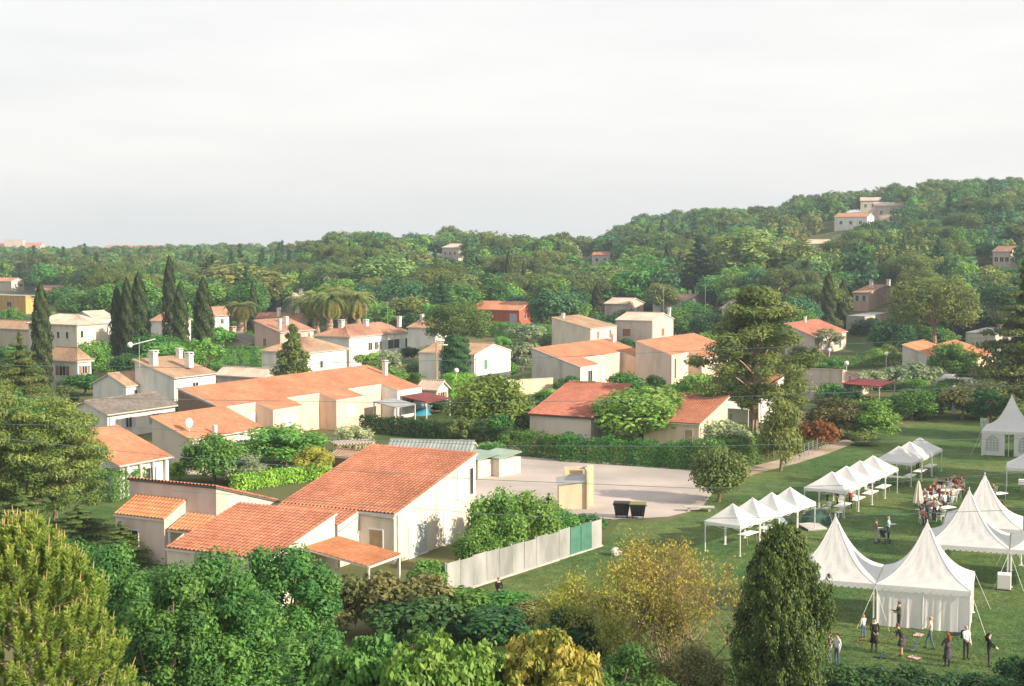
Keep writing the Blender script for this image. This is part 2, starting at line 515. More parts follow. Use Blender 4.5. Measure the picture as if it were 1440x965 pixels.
def make_round(key, H=10, R=4.0, cz=0.6, rz=0.36, nb=30, per=150, ls=0.27, br=(0.26, 0.4), leaf='mid', trunk_r=0.2, seedn=1, squash=0.85, shell=0.5):
    for _ in range(seedn):
        ctr = (0, 0, H * cz)
        pts = ell_points(nb, ctr, (R * 0.74, R * 0.74, H * rz * 0.78))
        blobs = []
        for p in pts:
            q = R * random.uniform(*br)
            blobs.append((p, (q, q, q * squash)))
        c, n, s, t = blob_leaves(blobs, per, ls, shell)
        s_z = max(0.02, c[:, 2].max())
        c[:, 2] *= H / s_z
        cm = leaf_mesh('crown', c, n, s, 0.55, t, L[leaf])
        mb = MB()
        top = H * (cz - rz * 0.45)
        mb.tube([(0, 0, -0.3), (0.02 * H, 0, top * 0.5), (0, 0.01 * H, top)], [trunk_r * 1.35, trunk_r, trunk_r * 0.8], 7)
        limbs(mb, (0, 0.01 * H, top * 0.95), [tuple(p) for p in pts[:9]], trunk_r * 0.55)
        tm = mb.mesh('trunk'); tm.materials.append(M['bark'])
        template(key, cm, tm)

def make_cypress(key, H=15, R=1.5, n=9000, ls=0.2, seedn=1, fat=0.45, tip=0.82, leaf='cypress'):
    for _ in range(seedn):
        z = RNG.random(n) ** 0.85
        ang = RNG.random(n) * 2 * np.pi
        prof = np.minimum(1, (z / 0.12 + 0.35)) * (1 - np.clip((z - fat) / (1 - fat), 0, 1) ** 2.1 * tip)
        prof *= np.where(z > 0.95, (1 - z) / 0.05 * 0.7 + 0.3, 1)
        bump = 1 + 0.10 * np.sin(ang * 5 + z * 31) + 0.10 * np.sin(ang * 3 - z * 17 + 1.3) + 0.08 * np.sin(z * 60 + ang * 2)
        rr = R * prof * bump * (0.72 + 0.3 * RNG.random(n) ** 0.5)
        c = np.stack([rr * np.cos(ang), rr * np.sin(ang), 0.1 + z * H * 0.985 + RNG.normal(size=n) * 0.05], 1)
        nn = np.stack([np.cos(ang), np.sin(ang), np.full(n, 0.25)], 1) + unit(n) * 0.55
        ax = np.tile(np.array([0, 0, 1.0]), (n, 1)) + unit(n) * 0.35
        t = 0.45 + 0.35 * np.sin(ang * 5 + z * 31) + RNG.normal(size=n) * 0.2
        cm = leaf_mesh('crown', c, nn, ls * RNG.uniform(0.7, 1.4, n), 0.42, t, L[leaf], ax)
        mb = MB(); mb.tube([(0, 0, -0.3), (0, 0, H * 0.8)], [R * 0.14, 0.04], 6)
        tm = mb.mesh('trunk'); tm.materials.append(M['bark'])
        template(key, cm, tm)

def make_umbrella(key, H=13, R=6.5, seedn=1, per=260, ls=0.25, nb=34, thick=0.32, leaf='pine'):
    for _ in range(seedn):
        blobs, tg = [], []
        for i in range(nb):
            a = random.uniform(0, 2 * math.pi); r = R * 0.82 * math.sqrt(random.random())
            zz = H * (1 - thick * 0.55) + H * thick * 0.42 * (1 - (r / R) ** 2) - H * thick * 0.25 * (random.random() ** 2)
            q = R * random.uniform(0.2, 0.32)
            p = (r * math.cos(a), r * math.sin(a), zz - q * 0.5)
            blobs.append((p, (q, q, q * 0.7))); tg.append(p)
        c, n, s, t = blob_leaves(blobs, per, ls, 0.5, 0.5)
        cm = leaf_mesh('crown', c, n, s, 0.35, t, L[leaf])
        mb = MB()
        th = H * (1 - thick * 1.5)
        mb.tube([(0, 0, -0.3), (0.15, 0.1, th * 0.5), (0, 0, th)], [0.42, 0.33, 0.26], 8)
        limbs(mb, (0, 0, th * 0.97), tg[:16], 0.16)
        tm = mb.mesh('trunk'); tm.materials.append(M['pinebark'])
        template(key, cm, tm)

def make_domed(key, H=12, R=6, seedn=1, nb=80, per=210, ls=0.22, leaf='pine'):
    for _ in range(seedn):
        pts = ell_points(nb, (0, 0, H * 0.68), (R * 0.84, R * 0.84, H * 0.27), 0.55, -0.75)
        blobs = [(p, (R * random.uniform(0.17, 0.27),) * 2 + (R * random.uniform(0.15, 0.22),)) for p in pts]
        c, n, s, t = blob_leaves(blobs, per, ls, 0.45, 0.4)
        cm = leaf_mesh('crown', c, n, s, 0.35, t, L[leaf])
        mb = MB()
        mb.tube([(0, 0, -0.3), (0.12, 0.05, H * 0.25), (0, 0, H * 0.45)], [0.36, 0.3, 0.24], 8)
        limbs(mb, (0, 0, H * 0.42), [tuple(p) for p in pts[:12]], 0.13)
        tm = mb.mesh('trunk'); tm.materials.append(M['pinebark'])
        template(key, cm, tm)

def make_conifer(key, H=14, R=3.5, tiers=13, seedn=1, leaf='dark', ls=0.22, per=150, start=0.08, flat=0.45):
    for _ in range(seedn):
        blobs, tg = [], []
        for i in range(tiers):
            f = i / (tiers - 1)
            z = H * (start + (0.95 - start) * f)
            rr = R * (1 - f) ** 0.8 + 0.25
            k = max(1, int(3 + 5 * (1 - f)))
            a0 = random.uniform(0, 6.28)
            for j in range(k):
                a = a0 + 6.283 * j / k + random.uniform(-.3, .3)
                for g, w in ((0.75, 0.42), (0.38, 0.36)):
                    r = rr * g * random.uniform(0.8, 1.12)
                    q = max(0.35, rr * w)
                    p = (r * math.cos(a), r * math.sin(a), z - r * 0.12 + random.uniform(-.2, .2))
                    blobs.append((p, (q, q, q * flat)))
                tg.append((rr * 0.8 * math.cos(a), rr * 0.8 * math.sin(a), z - 0.1))
        for q in range(tiers * 2):
            f = q / (tiers * 2 - 1); w = 0.22 + 0.28 * R * (1 - f)
            blobs.append(((0, 0, H * (start + (0.97 - start) * f)), (w, w, H * 0.5 / tiers)))
        c, n, s, t = blob_leaves(blobs, per, ls, 0.4, 0.35)
        cm = leaf_mesh('crown', c, n, s, 0.38, t, L[leaf])
        mb = MB(); mb.tube([(0, 0, -0.3), (0, 0, H * 0.5), (0, 0, H * 0.97)], [0.3, 0.18, 0.03], 7)
        for p in tg[::2]:
            mb.tube([(0, 0, p[2] + 0.2), p], [0.07, 0.02], 4)
        tm = mb.mesh('trunk'); tm.materials.append(M['bark'])
        template(key, cm, tm)

def make_palm(key, H=9, trunk_r=0.28, fronds=46, fl=2.6, seedn=1, skirt=True):
    for _ in range(seedn):
        V, T, NN, AX, S = [], [], [], [], []
        for i in range(fronds):
            a = random.uniform(0, 6.283)
            e0 = random.uniform(-0.9, 1.3) if skirt else random.uniform(-0.1, 1.3)
            ln = fl * random.uniform(0.8, 1.1)
            tint = 0.25 if e0 > 0.1 else 0.85
            d = np.array([math.cos(a), math.sin(a), 0.0]); side = np.array([-math.sin(a), math.cos(a), 0.0])
            p = np.array([0, 0, H]); e = e0
            for k in range(13):
                stp = ln / 13
                p = p + (d * math.cos(e) + np.array([0, 0, math.sin(e)])) * stp
                e -= 0.13 + 0.02 * k * 0.6
                wdt = 0.42 * math.sin(math.pi * (k + 1.5) / 15) + 0.06
                for sg in (-1, 1):
                    V.append(p + side * sg * wdt * 0.55 - np.array([0, 0, wdt * 0.25]))
                    ax = side * sg + d * 0.5 - np.array([0, 0, 0.45]); AX.append(ax)
                    NN.append(np.array([0, 0, 1.0]) + d * 0.3 + side * sg * 0.3); S.append(wdt * 0.75); T.append(tint + random.uniform(-.2, .2))
        cm = leaf_mesh('crown', np.array(V), np.array(NN), np.array(S), 0.24, np.array(T), L['palm'], np.array(AX))
        mb = MB()
        pts = [(0, 0, -0.3)]; rad = [trunk_r * 1.3]
        for k in range(1, 13):
            pts.append((0.05 * math.sin(k), 0.04 * math.cos(k * 1.3), H * k / 12)); rad.append(trunk_r * (1.08 if k % 2 else 0.94))
        mb.tube(pts, rad, 8)
        tm = mb.mesh('trunk'); tm.materials.append(M['pinebark'])
        template(key, cm, tm)

def make_aleppo(key, H=16, R=6, seedn=1, nb=46, per=260, ls=0.22, leaf='pine', low=0.33):
    """irregular open pine: flat clumps on visible rising limbs"""
    for _ in range(seedn):
        blobs, tg = [], []
        for i in range(nb):
            f = random.random()
            z = H * (low + (0.97 - low) * f)
            env = R * min(1, 0.6 + 2.2 * f) * (1 - 0.78 * f ** 1.7)
            a = i * 2.4 + random.uniform(-.4, .4)
            r = env * random.uniform(0.25, 1.0)
            q = R * random.uniform(0.15, 0.27)
            p = (r * math.cos(a), r * math.sin(a), z)
            blobs.append((p, (q, q, q * 0.62))); tg.append(p)
        c, n, s, t = blob_leaves(blobs, per, ls, 0.35, 0.4)
        cm = leaf_mesh('crown', c, n, s, 0.32, t, L[leaf])
        mb = MB()
        tp = [(0, 0, -0.3), (0.25, 0, H * 0.2), (-0.1, 0.2, H * 0.45), (0.15, 0, H * 0.7), (0, 0, H * 0.92)]
        mb.tube(tp, [0.42, 0.36, 0.28, 0.17, 0.05], 8)
        for p in tg[:30]:
            zb = max(H * 0.25, p[2] - 0.18 * H)
            mb.tube([(0.05, 0.05, zb), (p[0] * 0.5, p[1] * 0.5, (zb + p[2]) / 2 + 0.1), p], [0.11, 0.08, 0.03], 5)
        tm = mb.mesh('trunk'); tm.materials.append(M['pinebark'])
        template(key, cm, tm)

make_round('round', seedn=3)
make_round('tall', H=14, R=4.2, cz=0.58, rz=0.42, nb=42, per=130, ls=0.27, br=(0.24, 0.36), seedn=2, leaf='light')
make_round('shrub', H=3, R=1.8, cz=0.5, rz=0.5, nb=20, per=130, ls=0.15, br=(0.3, 0.42), trunk_r=0.08, seedn=3, leaf='mid')
make_round('loose', H=8, R=3.2, cz=0.62, rz=0.36, nb=34, per=90, ls=0.2, br=(0.17, 0.28), seedn=2, leaf='light', shell=0.3)
make_round('dome', H=6, R=3.6, cz=0.5, rz=0.52, nb=44, per=150, ls=0.19, br=(0.24, 0.36), seedn=3, leaf='light')
make_cypress('cypress', seedn=3)
make_cypress('topiary', H=9, R=2.5, n=14000, ls=0.16, fat=0.55, tip=0.35, leaf='dark')
make_umbrella('umbrella', seedn=2, nb=46, thick=0.42)
make_domed('domed', seedn=2)
make_conifer('conifer', seedn=2)
make_conifer('bushcone', H=8, R=2.8, tiers=10, start=0.04, flat=0.8, per=150, ls=0.2, leaf='olive')
make_conifer('cedar', H=14, R=6, tiers=11, leaf='pine', ls=0.2, per=240, start=0.12, flat=0.25)
make_palm('palm', H=5.2, trunk_r=0.4, fronds=74, fl=3.0, seedn=2)
make_palm('tallpalm', H=13, trunk_r=0.25, fronds=40, fl=2.2)
make_aleppo('aleppo', seedn=2, nb=100, per=330, low=0.22, ls=0.23)
# light-weight crowns for the wood on the far hills
make_round('far_round', H=10, R=4.6, nb=22, per=52, ls=0.5, leaf='mid')
make_round('far_round', H=10, R=4.4, nb=22, per=52, ls=0.5, leaf='blue')
make_round('far_round', H=9, R=4.8, nb=22, per=52, ls=0.5, leaf='dark')
make_round('far_round', H=9, R=4.4, nb=22, per=52, ls=0.5, leaf='olive')
make_round('far_round', H=12, R=4.4, cz=0.56, rz=0.42, nb=24, per=52, ls=0.5, leaf='light')
make_umbrella('far_pine', H=13, R=4.8, nb=26, per=70, ls=0.42, thick=0.6)
make_conifer('far_conifer', H=13, R=3.2, tiers=9, per=26, ls=0.45)
make_cypress('far_cypress', H=14, R=1.3, n=900, ls=0.5)

NAMES = {'round': 'broadleaf_tree', 'tall': 'broadleaf_tree', 'loose': 'broadleaf_tree', 'dome': 'broadleaf_tree', 'shrub': 'shrub', 'cypress': 'cypress_tree', 'topiary': 'clipped_tree',
         'umbrella': 'umbrella_pine', 'domed': 'umbrella_pine', 'conifer': 'conifer_tree', 'cedar': 'cedar_tree', 'bushcone': 'conifer_tree', 'palm': 'palm_tree', 'tallpalm': 'palm_tree',
         'aleppo': 'pine_tree', 'far_round': 'broadleaf_tree', 'far_pine': 'umbrella_pine', 'far_conifer': 'conifer_tree', 'far_cypress': 'cypress_tree'}
CATS = {'broadleaf_tree': 'tree', 'shrub': 'shrub', 'cypress_tree': 'cypress', 'clipped_tree': 'tree', 'umbrella_pine': 'pine', 'conifer_tree': 'conifer', 'cedar_tree': 'cedar', 'palm_tree': 'palm', 'pine_tree': 'pine'}
DIM = {}
for k, lst in TPL.items():
    d = []
    for cm, tm in lst:
        co = np.empty(len(cm.vertices) * 3, dtype=np.float32); cm.vertices.foreach_get('co', co); co = co.reshape(-1, 3)
        d.append((float(np.percentile(co[:, 2], 99.7)), float(np.percentile(np.abs(co[:, :2]), 98))))
    DIM[k] = d
PROT = []       # (x0, y0, x1, y1, depth) picture boxes of houses that planting must leave in view
PLANT = []      # (x, y, r) planted spots

def plant(key, loc, height, width, label, leaf=None, group=None, var=None, trunk=True, name=None):
    i = random.randrange(len(TPL[key])) if var is None else var
    cm, tm = TPL[key][i]
    h0, r0 = DIM[key][i]
    nm = name or NAMES[key]
    root = thing(nm, loc, label, CATS[NAMES[key]], random.uniform(0, 6.283), group)
    root.scale = (width / (2 * r0), width / (2 * r0), height / h0)
    o = link(bpy.data.objects.new('crown', cm), root)
    if leaf and L[leaf] != cm.materials[0]:
        o.material_slots[0].link = 'OBJECT'
        o.material_slots[0].material = L[leaf]
    if trunk:
        link(bpy.data.objects.new('trunk', tm), root)
    PLANT.append((loc[0], loc[1], width / 2))
    return root

def tree(key, px, base, top, wpx, label, leaf=None, group=None, var=None, zground=0.0):
    """tree standing on the ground at photo row `base`, its top at row `top`, its crown wpx pixels wide"""
    b = G(px, base, zground)
    if b.y > 400:       # stands on the rising ground under the wood
        b = at(px, base, 400.0); zground = float(height(b.x, b.y)); b.z = zground
    h = at(px, top, b.y).z - zground
    w = wpx * b.y / F * (0.82 if key == 'cypress' else 1)
    if 110 < b.y < 345: PROT.append((px - wpx * 0.35, top, px + wpx * 0.35, top + (base - top) * 0.6, b.y - 2))
    return plant(key, b, h, w, label, leaf, group, var)

def hedge(p0, p1, width, height, label, leaf='mid', ls=0.12, dens=70, name='hedge', z0=0.0):
    """clipped hedge between two ground points, with an uneven top"""
    p0, p1 = Vector(p0), Vector(p1)
    ln = (p1 - p0).length
    ang = math.atan2(p1.y - p0.y, p1.x - p0.x)
    root = thing(name, (p0.x, p0.y, z0), label, 'hedge', ang)
    area = ln * height * 2 + ln * width + 2 * width * height
    n = int(area * dens)
    pick = RNG.random(n) * area
    c = np.empty((n, 3)); nn = np.empty((n, 3))
    u, v = RNG.random(n), RNG.random(n)
    a1, a2, a3 = ln * height, ln * height * 2, ln * height * 2 + ln * width
    for lo, hi, fc, fn in ((0, a1, lambda u, v: (u * ln, np.full_like(u, -width / 2), v * height), (0, -1, 0)),
                           (a1, a2, lambda u, v: (u * ln, np.full_like(u, width / 2), v * height), (0, 1, 0)),
                           (a2, a3, lambda u, v: (u * ln, (v - 0.5) * width, np.full_like(u, height)), (0, 0, 1)),
                           (a3, area, lambda u, v: (np.where(u > 0.5, ln, 0.0), (v - 0.5) * width, (u * 2 % 1) * height), (0, 0, 0.3))):
        k = (pick >= lo) & (pick < hi)
        x, y, z = fc(u[k], v[k])
        c[k, 0], c[k, 1], c[k, 2] = x, y, z
        nn[k] = fn
    wob = 1 + 0.08 * np.sin(c[:, 0] * 1.7) + 0.06 * np.sin(c[:, 0] * 4.1 + 1)
    c[:, 2] *= wob; c[:, 1] *= wob
    c += RNG.normal(size=(n, 3)) * 0.09
    c[:, 2] = np.maximum(c[:, 2], 0.03)
    t = 0.4 + 0.25 * np.sin(c[:, 0] * 2.3) + RNG.normal(size=n) * 0.2
    me = leaf_mesh('foliage', c, nn + unit(n) * 0.8, ls * RNG.uniform(0.7, 1.4, n), 0.55, t, L[leaf])
    link(bpy.data.objects.new('foliage', me), root)
    mb = MB()
    k = max(2, int(ln / 1.2))
    for i in range(k + 1):
        x = ln * i / k
        mb.tube([(x, 0, -0.1), (x + 0.05, 0.03, height * 0.8)], [0.05, 0.02], 5)
    mb.build('stem', M['bark'], root)
    return root

# ------------------------------------------------------------------ terrain
SKY_PX = [-600, 0, 100, 200, 300, 400, 440, 500, 560, 600, 660, 700, 760, 820, 860, 920, 1000, 1080, 1150, 1200, 1260, 1330, 1370, 1440, 2000]
SKY_Y = [352, 352, 352, 350, 346, 350, 341, 334, 336, 331, 328, 332, 335, 337, 326, 308, 299, 298, 281, 272, 271, 264, 257, 263, 280]
RID_PX, RID_Y = [0, 380, 470, 800, 900, 1440], [1000, 1000, 640, 640, 780, 720]
FOOT_PX, FOOT_Y = [0, 400, 800, 1100, 1440], [380, 360, 340, 290, 262]

def height(x, y):
    x = np.asarray(x, dtype=float); y = np.asarray(y, dtype=float)
    px = 720 + F * np.clip(x / np.maximum(y, 120), -0.9, 0.9)
    yr = np.interp(px, RID_PX, RID_Y)
    y0 = np.interp(px, FOOT_PX, FOOT_Y)
    zt = CH + (HZ - np.interp(px, SKY_PX, SKY_Y)) / F * yr - 10
    t = np.clip((y - y0) / (yr - y0), 0, 1)
    s = 0.45 * t + 0.55 * t * t * (3 - 2 * t)
    far = np.clip((y - yr - 40) / 1800, 0, 1)
    h = zt * s * (1 - 0.85 * far * far * (3 - 2 * far))
    h = h + s * 1.6 * np.sin(x * 0.021 + 1) * np.sin(y * 0.017) * (1 - far)
    return np.where(y < y0, 0.0, h)

def make_terrain():
    xs = np.concatenate([np.linspace(-6000, -500, 30, endpoint=False), np.linspace(-500, 500, 110, endpoint=False), np.linspace(500, 6000, 31)])
    ys = np.concatenate([np.linspace(-800, 0, 8, endpoint=False), np.linspace(0, 250, 12, endpoint=False), np.linspace(250, 1100, 110, endpoint=False), np.linspace(1100, 9000, 50)])
    X, Y = np.meshgrid(xs, ys)
    Z = height(X, Y) - 0.02
    v = np.stack([X, Y, Z], -1).reshape(-1, 3)
    nx, ny = len(xs), len(ys)
    i = np.arange(nx * ny).reshape(ny, nx)
    f = np.stack([i[:-1, :-1], i[:-1, 1:], i[1:, 1:], i[1:, :-1]], -1).reshape(-1, 4)
    me = bpy.data.meshes.new('ground')
    me.from_pydata(v.tolist(), [], f.tolist())
    me.materials.append(M['ground'])
    me.polygons.foreach_set('use_smooth', [True] * len(me.polygons))
    o = link(bpy.data.objects.new('ground', me))
    tag(o, kind='structure')
make_terrain()

def sheet(name, pix, z, material, sub=0):
    pts = [G(*p) for p in pix]
    mb = MB()
    mb.add([(p.x, p.y, z) for p in pts], [tuple(range(len(pts)))])
    o = mb.build(name, material)
    tag(o, kind='structure')
    return o
# festival lawn, sports yard, earth path, road strip behind the gardens
sheet('lawn', [(430, 990), (560, 880), (640, 842), (770, 795), (846, 765), (870, 735), (940, 733), (985, 716), (985, 690), (1040, 672), (1100, 650), (1190, 622), (1260, 600), (1340, 585), (1600, 575), (2300, 640), (2300, 990)], 0.004, M['grass'])
sheet('yard', [(640, 720), (672, 672), (700, 640), (800, 645), (985, 662), (1040, 665), (1005, 690), (985, 716), (940, 727), (862, 731), (800, 722), (700, 728)], 0.008, M['yard'])
sheet('path', [(985, 690), (1010, 683), (1075, 663), (1120, 652), (1165, 638), (1205, 622), (1190, 618), (1140, 632), (1090, 648), (1040, 660), (985, 672)], 0.012, M['path'])
sheet('garden_lawn', [(60, 745), (60, 690), (190, 690), (190, 745)], 0.006, M['grass'])
sheet('terrace', [(235, 668), (255, 628), (310, 628), (330, 650), (300, 668)], 0.006, M['paving'])

# ------------------------------------------------------------------ houses
def tiles(mb, A, B, C, D, pitch=0.30, row=0.42, amp=0.12, step=0.03, seg=4):
    """barrel-tile surface on the quad A B (eave) C D (ridge)"""
    A, B, C, D = Vector(A), Vector(B), Vector(C), Vector(D)
    w = max((B - A).length, (C - D).length); h = max((D - A).length, (C - B).length)
    if w < 0.05 or h < 0.05: return
    n = (B - A).cross(D - A) if (B - A).length > 0.01 else (C - D).cross(D - A)
    n.normalize()
    if n.z < 0: n = -n
    nc = max(1, round(w / pitch)) * seg
    nr = max(1, round(h / row)) if row else 1
    v, f = [], []
    lines = []
    for r in range(nr):
        lines += [(r / nr, step), ((r + 1) / nr - 1e-4, 0.0)] if row else [(0, 0), (1, 0)]
    for tv, st in lines:
        L0, L1 = A.lerp(D, tv), B.lerp(C, tv)
        for i in range(nc + 1):
            ph = (i % seg) / seg
            p = L0.lerp(L1, i / nc) + n * (amp * (0.5 - 0.5 * math.cos(2 * math.pi * ph)) + st + 0.01)
            v.append(p)
    for r in range(len(lines) - 1):
        for i in range(nc):
            a = r * (nc + 1) + i
            f.append((a, a + 1, a + nc + 2, a + nc + 1))
    mb.add(v, f)

def slab(mb, quad, th):
    """roof deck under the tiles"""
    q = [Vector(p) for p in quad]
    lo = [p - Vector((0, 0, th)) for p in q]
    n = len(q)
    v = q + lo
    f = [tuple(range(n)), tuple(range(2 * n - 1, n - 1, -1))]
    for i in range(n):
        j = (i + 1) % n
        f.append((i, i + n, j + n, j))
    mb.add(v, f)

def gutter(root, pts, r=0.05, m='zinc'):
    mb = MB(); mb.tube(pts, r, 6); mb.build('drainpipe', M[m], root)

def thing_child(name, parent):
    o = bpy.data.objects.new(name, None)
    o.empty_display_size = 0.1
    return link(o, parent)

def window(root, face, s, zc, w, h, W, D, style='plain', x0=0.0, y0=0.0, depth=0.06):
    """window, door or shutter set on the x = W face or the y = y0 face of a block"""
    par = thing_child('door' if style == 'door' else 'window', root)
    if face == 'x':
        par.location = (W, s, zc); par.rotation_euler = (0, 0, math.pi / 2)
    else:
        par.location = (s, y0, zc)
    # local: x across, -y outwards
    mb = MB(); t = 0.07
    mb.box(-w / 2 - t, w / 2 + t, -depth, 0.0, h / 2, h / 2 + t)
    mb.box(-w / 2 - t - 0.05, w / 2 + t + 0.05, -depth - 0.06, 0.0, -h / 2 - t, -h / 2)
    mb.box(-w / 2 - t, -w / 2, -depth, 0.0, -h / 2, h / 2)
    mb.box(w / 2, w / 2 + t, -depth, 0.0, -h / 2, h / 2)
    if style in ('plain', 'shut_brown', 'shut_green', 'shut_grey', 'shut_white') and w > 0.7:
        mb.box(-0.03, 0.03, -depth * 0.8, -0.012, -h / 2, h / 2)
    mb.build('frame', M['frame'], par)
    if style in ('closed_white', 'closed_green', 'closed_brown', 'door'):
        m2 = MB()
        k = max(3, int(h / 0.16))
        for i in range(k):
            z0 = -h / 2 + h * i / k
            m2.box(-w / 2 + 0.004, w / 2 - 0.004, -0.036 - 0.012 * (i % 2), 0.0, z0 + 0.006, z0 + h / k)
        m2.build('shutter', M['wood'] if style == 'door' else M['shut_' + style[7:]], par)
    else:
        m2 = MB(); m2.box(-w / 2 + 0.002, w / 2 - 0.002, -0.012, 0.0, -h / 2 + 0.002, h / 2 - 0.002)
        m2.build('pane', M['glass'], par)
    if style.startswith('shut_'):
        for sg in (-1, 1):
            m3 = MB()
            c = sg * (w * 0.75 + t + 0.04)
            k = max(3, int(h / 0.2))
            for i in range(k):
                z0 = -h / 2 + h * i / k
                m3.box(c - w * 0.25, c + w * 0.25, -0.05 - 0.012 * (i % 2), 0.0, z0 + 0.004, z0 + h / k)
            m3.build('shutter', M[style], par)

def block(root, x0, x1, y0, y1, roof, z, rise, wall, roofm, over=0.3, near=False, fascia='fascia', wallname='wall', side_mat=None):
    """walls and a tiled roof on one rectangle; z is the height of the lowest eave"""
    W, D = x1 - x0, y1 - y0
    xm, ym = (x0 + x1) / 2, (y0 + y1) / 2
    wb = MB(); R = []
    def walls(zs):      # heights at the corners 00 10 11 01
        b = [(x0, y0, -0.4), (x1, y0, -0.4), (x1, y1, -0.4), (x0, y1, -0.4)]
        t = [(p[0], p[1], zz) for p, zz in zip(b, zs)]
        wb.add(b + t, [(0, 1, 5, 4), (1, 2, 6, 5), (2, 3, 7, 6), (3, 0, 4, 7), (4, 5, 6, 7)])
    o = over
    if roof == 'shed_x':        # falls towards +x
        k = rise / W
        walls([z + rise, z, z, z + rise])
        R = [[(x1 + o, y0 - o, z - k * o), (x1 + o, y1 + o, z - k * o), (x0 - o, y1 + o, z + rise + k * o), (x0 - o, y0 - o, z + rise + k * o)]]
    elif roof == 'shed_y':      # falls towards -y
        k = rise / D
        walls([z, z, z + rise, z + rise])
        R = [[(x0 - o, y0 - o, z - k * o), (x1 + o, y0 - o, z - k * o), (x1 + o, y1 + o, z + rise + k * o), (x0 - o, y1 + o, z + rise + k * o)]]
    elif roof == 'shed_yb':     # falls towards +y
        k = rise / D
        walls([z + rise, z + rise, z, z])
        R = [[(x1 + o, y1 + o, z - k * o), (x0 - o, y1 + o, z - k * o), (x0 - o, y0 - o, z + rise + k * o), (x1 + o, y0 - o, z + rise + k * o)]]
    elif roof == 'gable_y':     # ridge runs along y
        k = rise / (W / 2)
        b = [(x0, y0, -0.4), (x1, y0, -0.4), (x1, y1, -0.4), (x0, y1, -0.4), (x0, y0, z), (x1, y0, z), (x1, y1, z), (x0, y1, z), (xm, y0, z + rise), (xm, y1, z + rise)]
        wb.add(b, [(0, 1, 5, 8, 4), (1, 2, 6, 5), (2, 3, 7, 9, 6), (3, 0, 4, 7), (4, 8, 9, 7), (8, 5, 6, 9)])
        R = [[(x1 + o, y0 - o, z - k * o), (x1 + o, y1 + o, z - k * o), (xm, y1 + o, z + rise), (xm, y0 - o, z + rise)],
             [(x0 - o, y1 + o, z - k * o), (x0 - o, y0 - o, z - k * o), (xm, y0 - o, z + rise), (xm, y1 + o, z + rise)]]
    elif roof == 'gable_x':
        k = rise / (D / 2)
        b = [(x0, y0, -0.4), (x1, y0, -0.4), (x1, y1, -0.4), (x0, y1, -0.4), (x0, y0, z), (x1, y0, z), (x1, y1, z), (x0, y1, z), (x0, ym, z + rise), (x1, ym, z + rise)]
        wb.add(b, [(0, 1, 5, 4), (1, 2, 6, 9, 5), (2, 3, 7, 6), (3, 0, 4, 8, 7), (4, 5, 9, 8), (8, 9, 6, 7)])
        R = [[(x0 - o, y0 - o, z - k * o), (x1 + o, y0 - o, z - k * o), (x1 + o, ym, z + rise), (x0 - o, ym, z + rise)],
             [(x1 + o, y1 + o, z - k * o), (x0 - o, y1 + o, z - k * o), (x0 - o, ym, z + rise), (x1 + o, ym, z + rise)]]
    elif roof == 'hip':
        walls([z] * 4)
        m = min(W, D) / 2 * 0.98
        k = rise / m
        if W >= D: ra, rb = (x0 + m, ym, z + rise), (x1 - m, ym, z + rise)
        else: ra, rb = (xm, y0 + m, z + rise), (xm, y1 - m, z + rise)
        e = [(x0 - o, y0 - o, z - k * o), (x1 + o, y0 - o, z - k * o), (x1 + o, y1 + o, z - k * o), (x0 - o, y1 + o, z - k * o)]
        if W >= D: R = [[e[0], e[1], rb, ra], [e[1], e[2], rb, rb], [e[2], e[3], ra, rb], [e[3], e[0], ra, ra]]
        else: R = [[e[0], e[1], ra, ra], [e[1], e[2], rb, ra], [e[2], e[3], rb, rb], [e[3], e[0], ra, rb]]
    elif roof == 'flat':
        walls([z] * 4)
        pb = MB()
        pb.box(x0 - 0.06, x1 + 0.06, y0 - 0.06, y1 + 0.06, z + 0.003, z + 0.18)
        pb.build('roof', roofm, root)
        return wb.build(wallname, wall, root)
    wo = wb.build(wallname, wall, root)
    sb, tb = MB(), MB()
    for q in R:
        up = [Vector(p) + Vector((0, 0, 0.14)) for p in q]
        qq = []
        for p in up:
            if not qq or (p - qq[-1]).length > 1e-4: qq.append(p)
        slab(sb, qq, 0.13)
        if near: tiles(tb, *up)
        else: tiles(tb, *up, pitch=0.36, row=None, amp=0.06, seg=2)
    if roof in ('gable_x', 'gable_y', 'hip'):
        for q in R[:1]:
            a, b = Vector(q[2]), Vector(q[3])
            if (a - b).length > 0.3: tb.tube([a + Vector((0, 0, 0.17)), b + Vector((0, 0, 0.17))], 0.12, 6)
    ro = sb.build('roof', M[fascia], root)
    tb.build('tile_courses', roofm, ro, kind='stuff')
    return wo

def chimney(root, x, y, z0, z1, w=0.55, m=None, cap=True):
    mb = MB()
    mb.box(x - w / 2, x + w / 2, y - w / 2, y + w / 2, z0, z1)
    if cap:
        mb.box(x - w * 0.65, x + w * 0.65, y - w * 0.65, y + w * 0.65, z1, z1 + 0.1)
        for sx in (-1, 1):
            for sy in (-1, 1):
                mb.box(x + sx * w * 0.45 - 0.06, x + sx * w * 0.45 + 0.06, y + sy * w * 0.45 - 0.06, y + sy * w * 0.45 + 0.06, z1 + 0.1, z1 + 0.32)
        mb.box(x - w * 0.6, x + w * 0.6, y - w * 0.6, y + w * 0.6, z1 + 0.32, z1 + 0.4)
    mb.build('chimney', m or W_['white'], root)

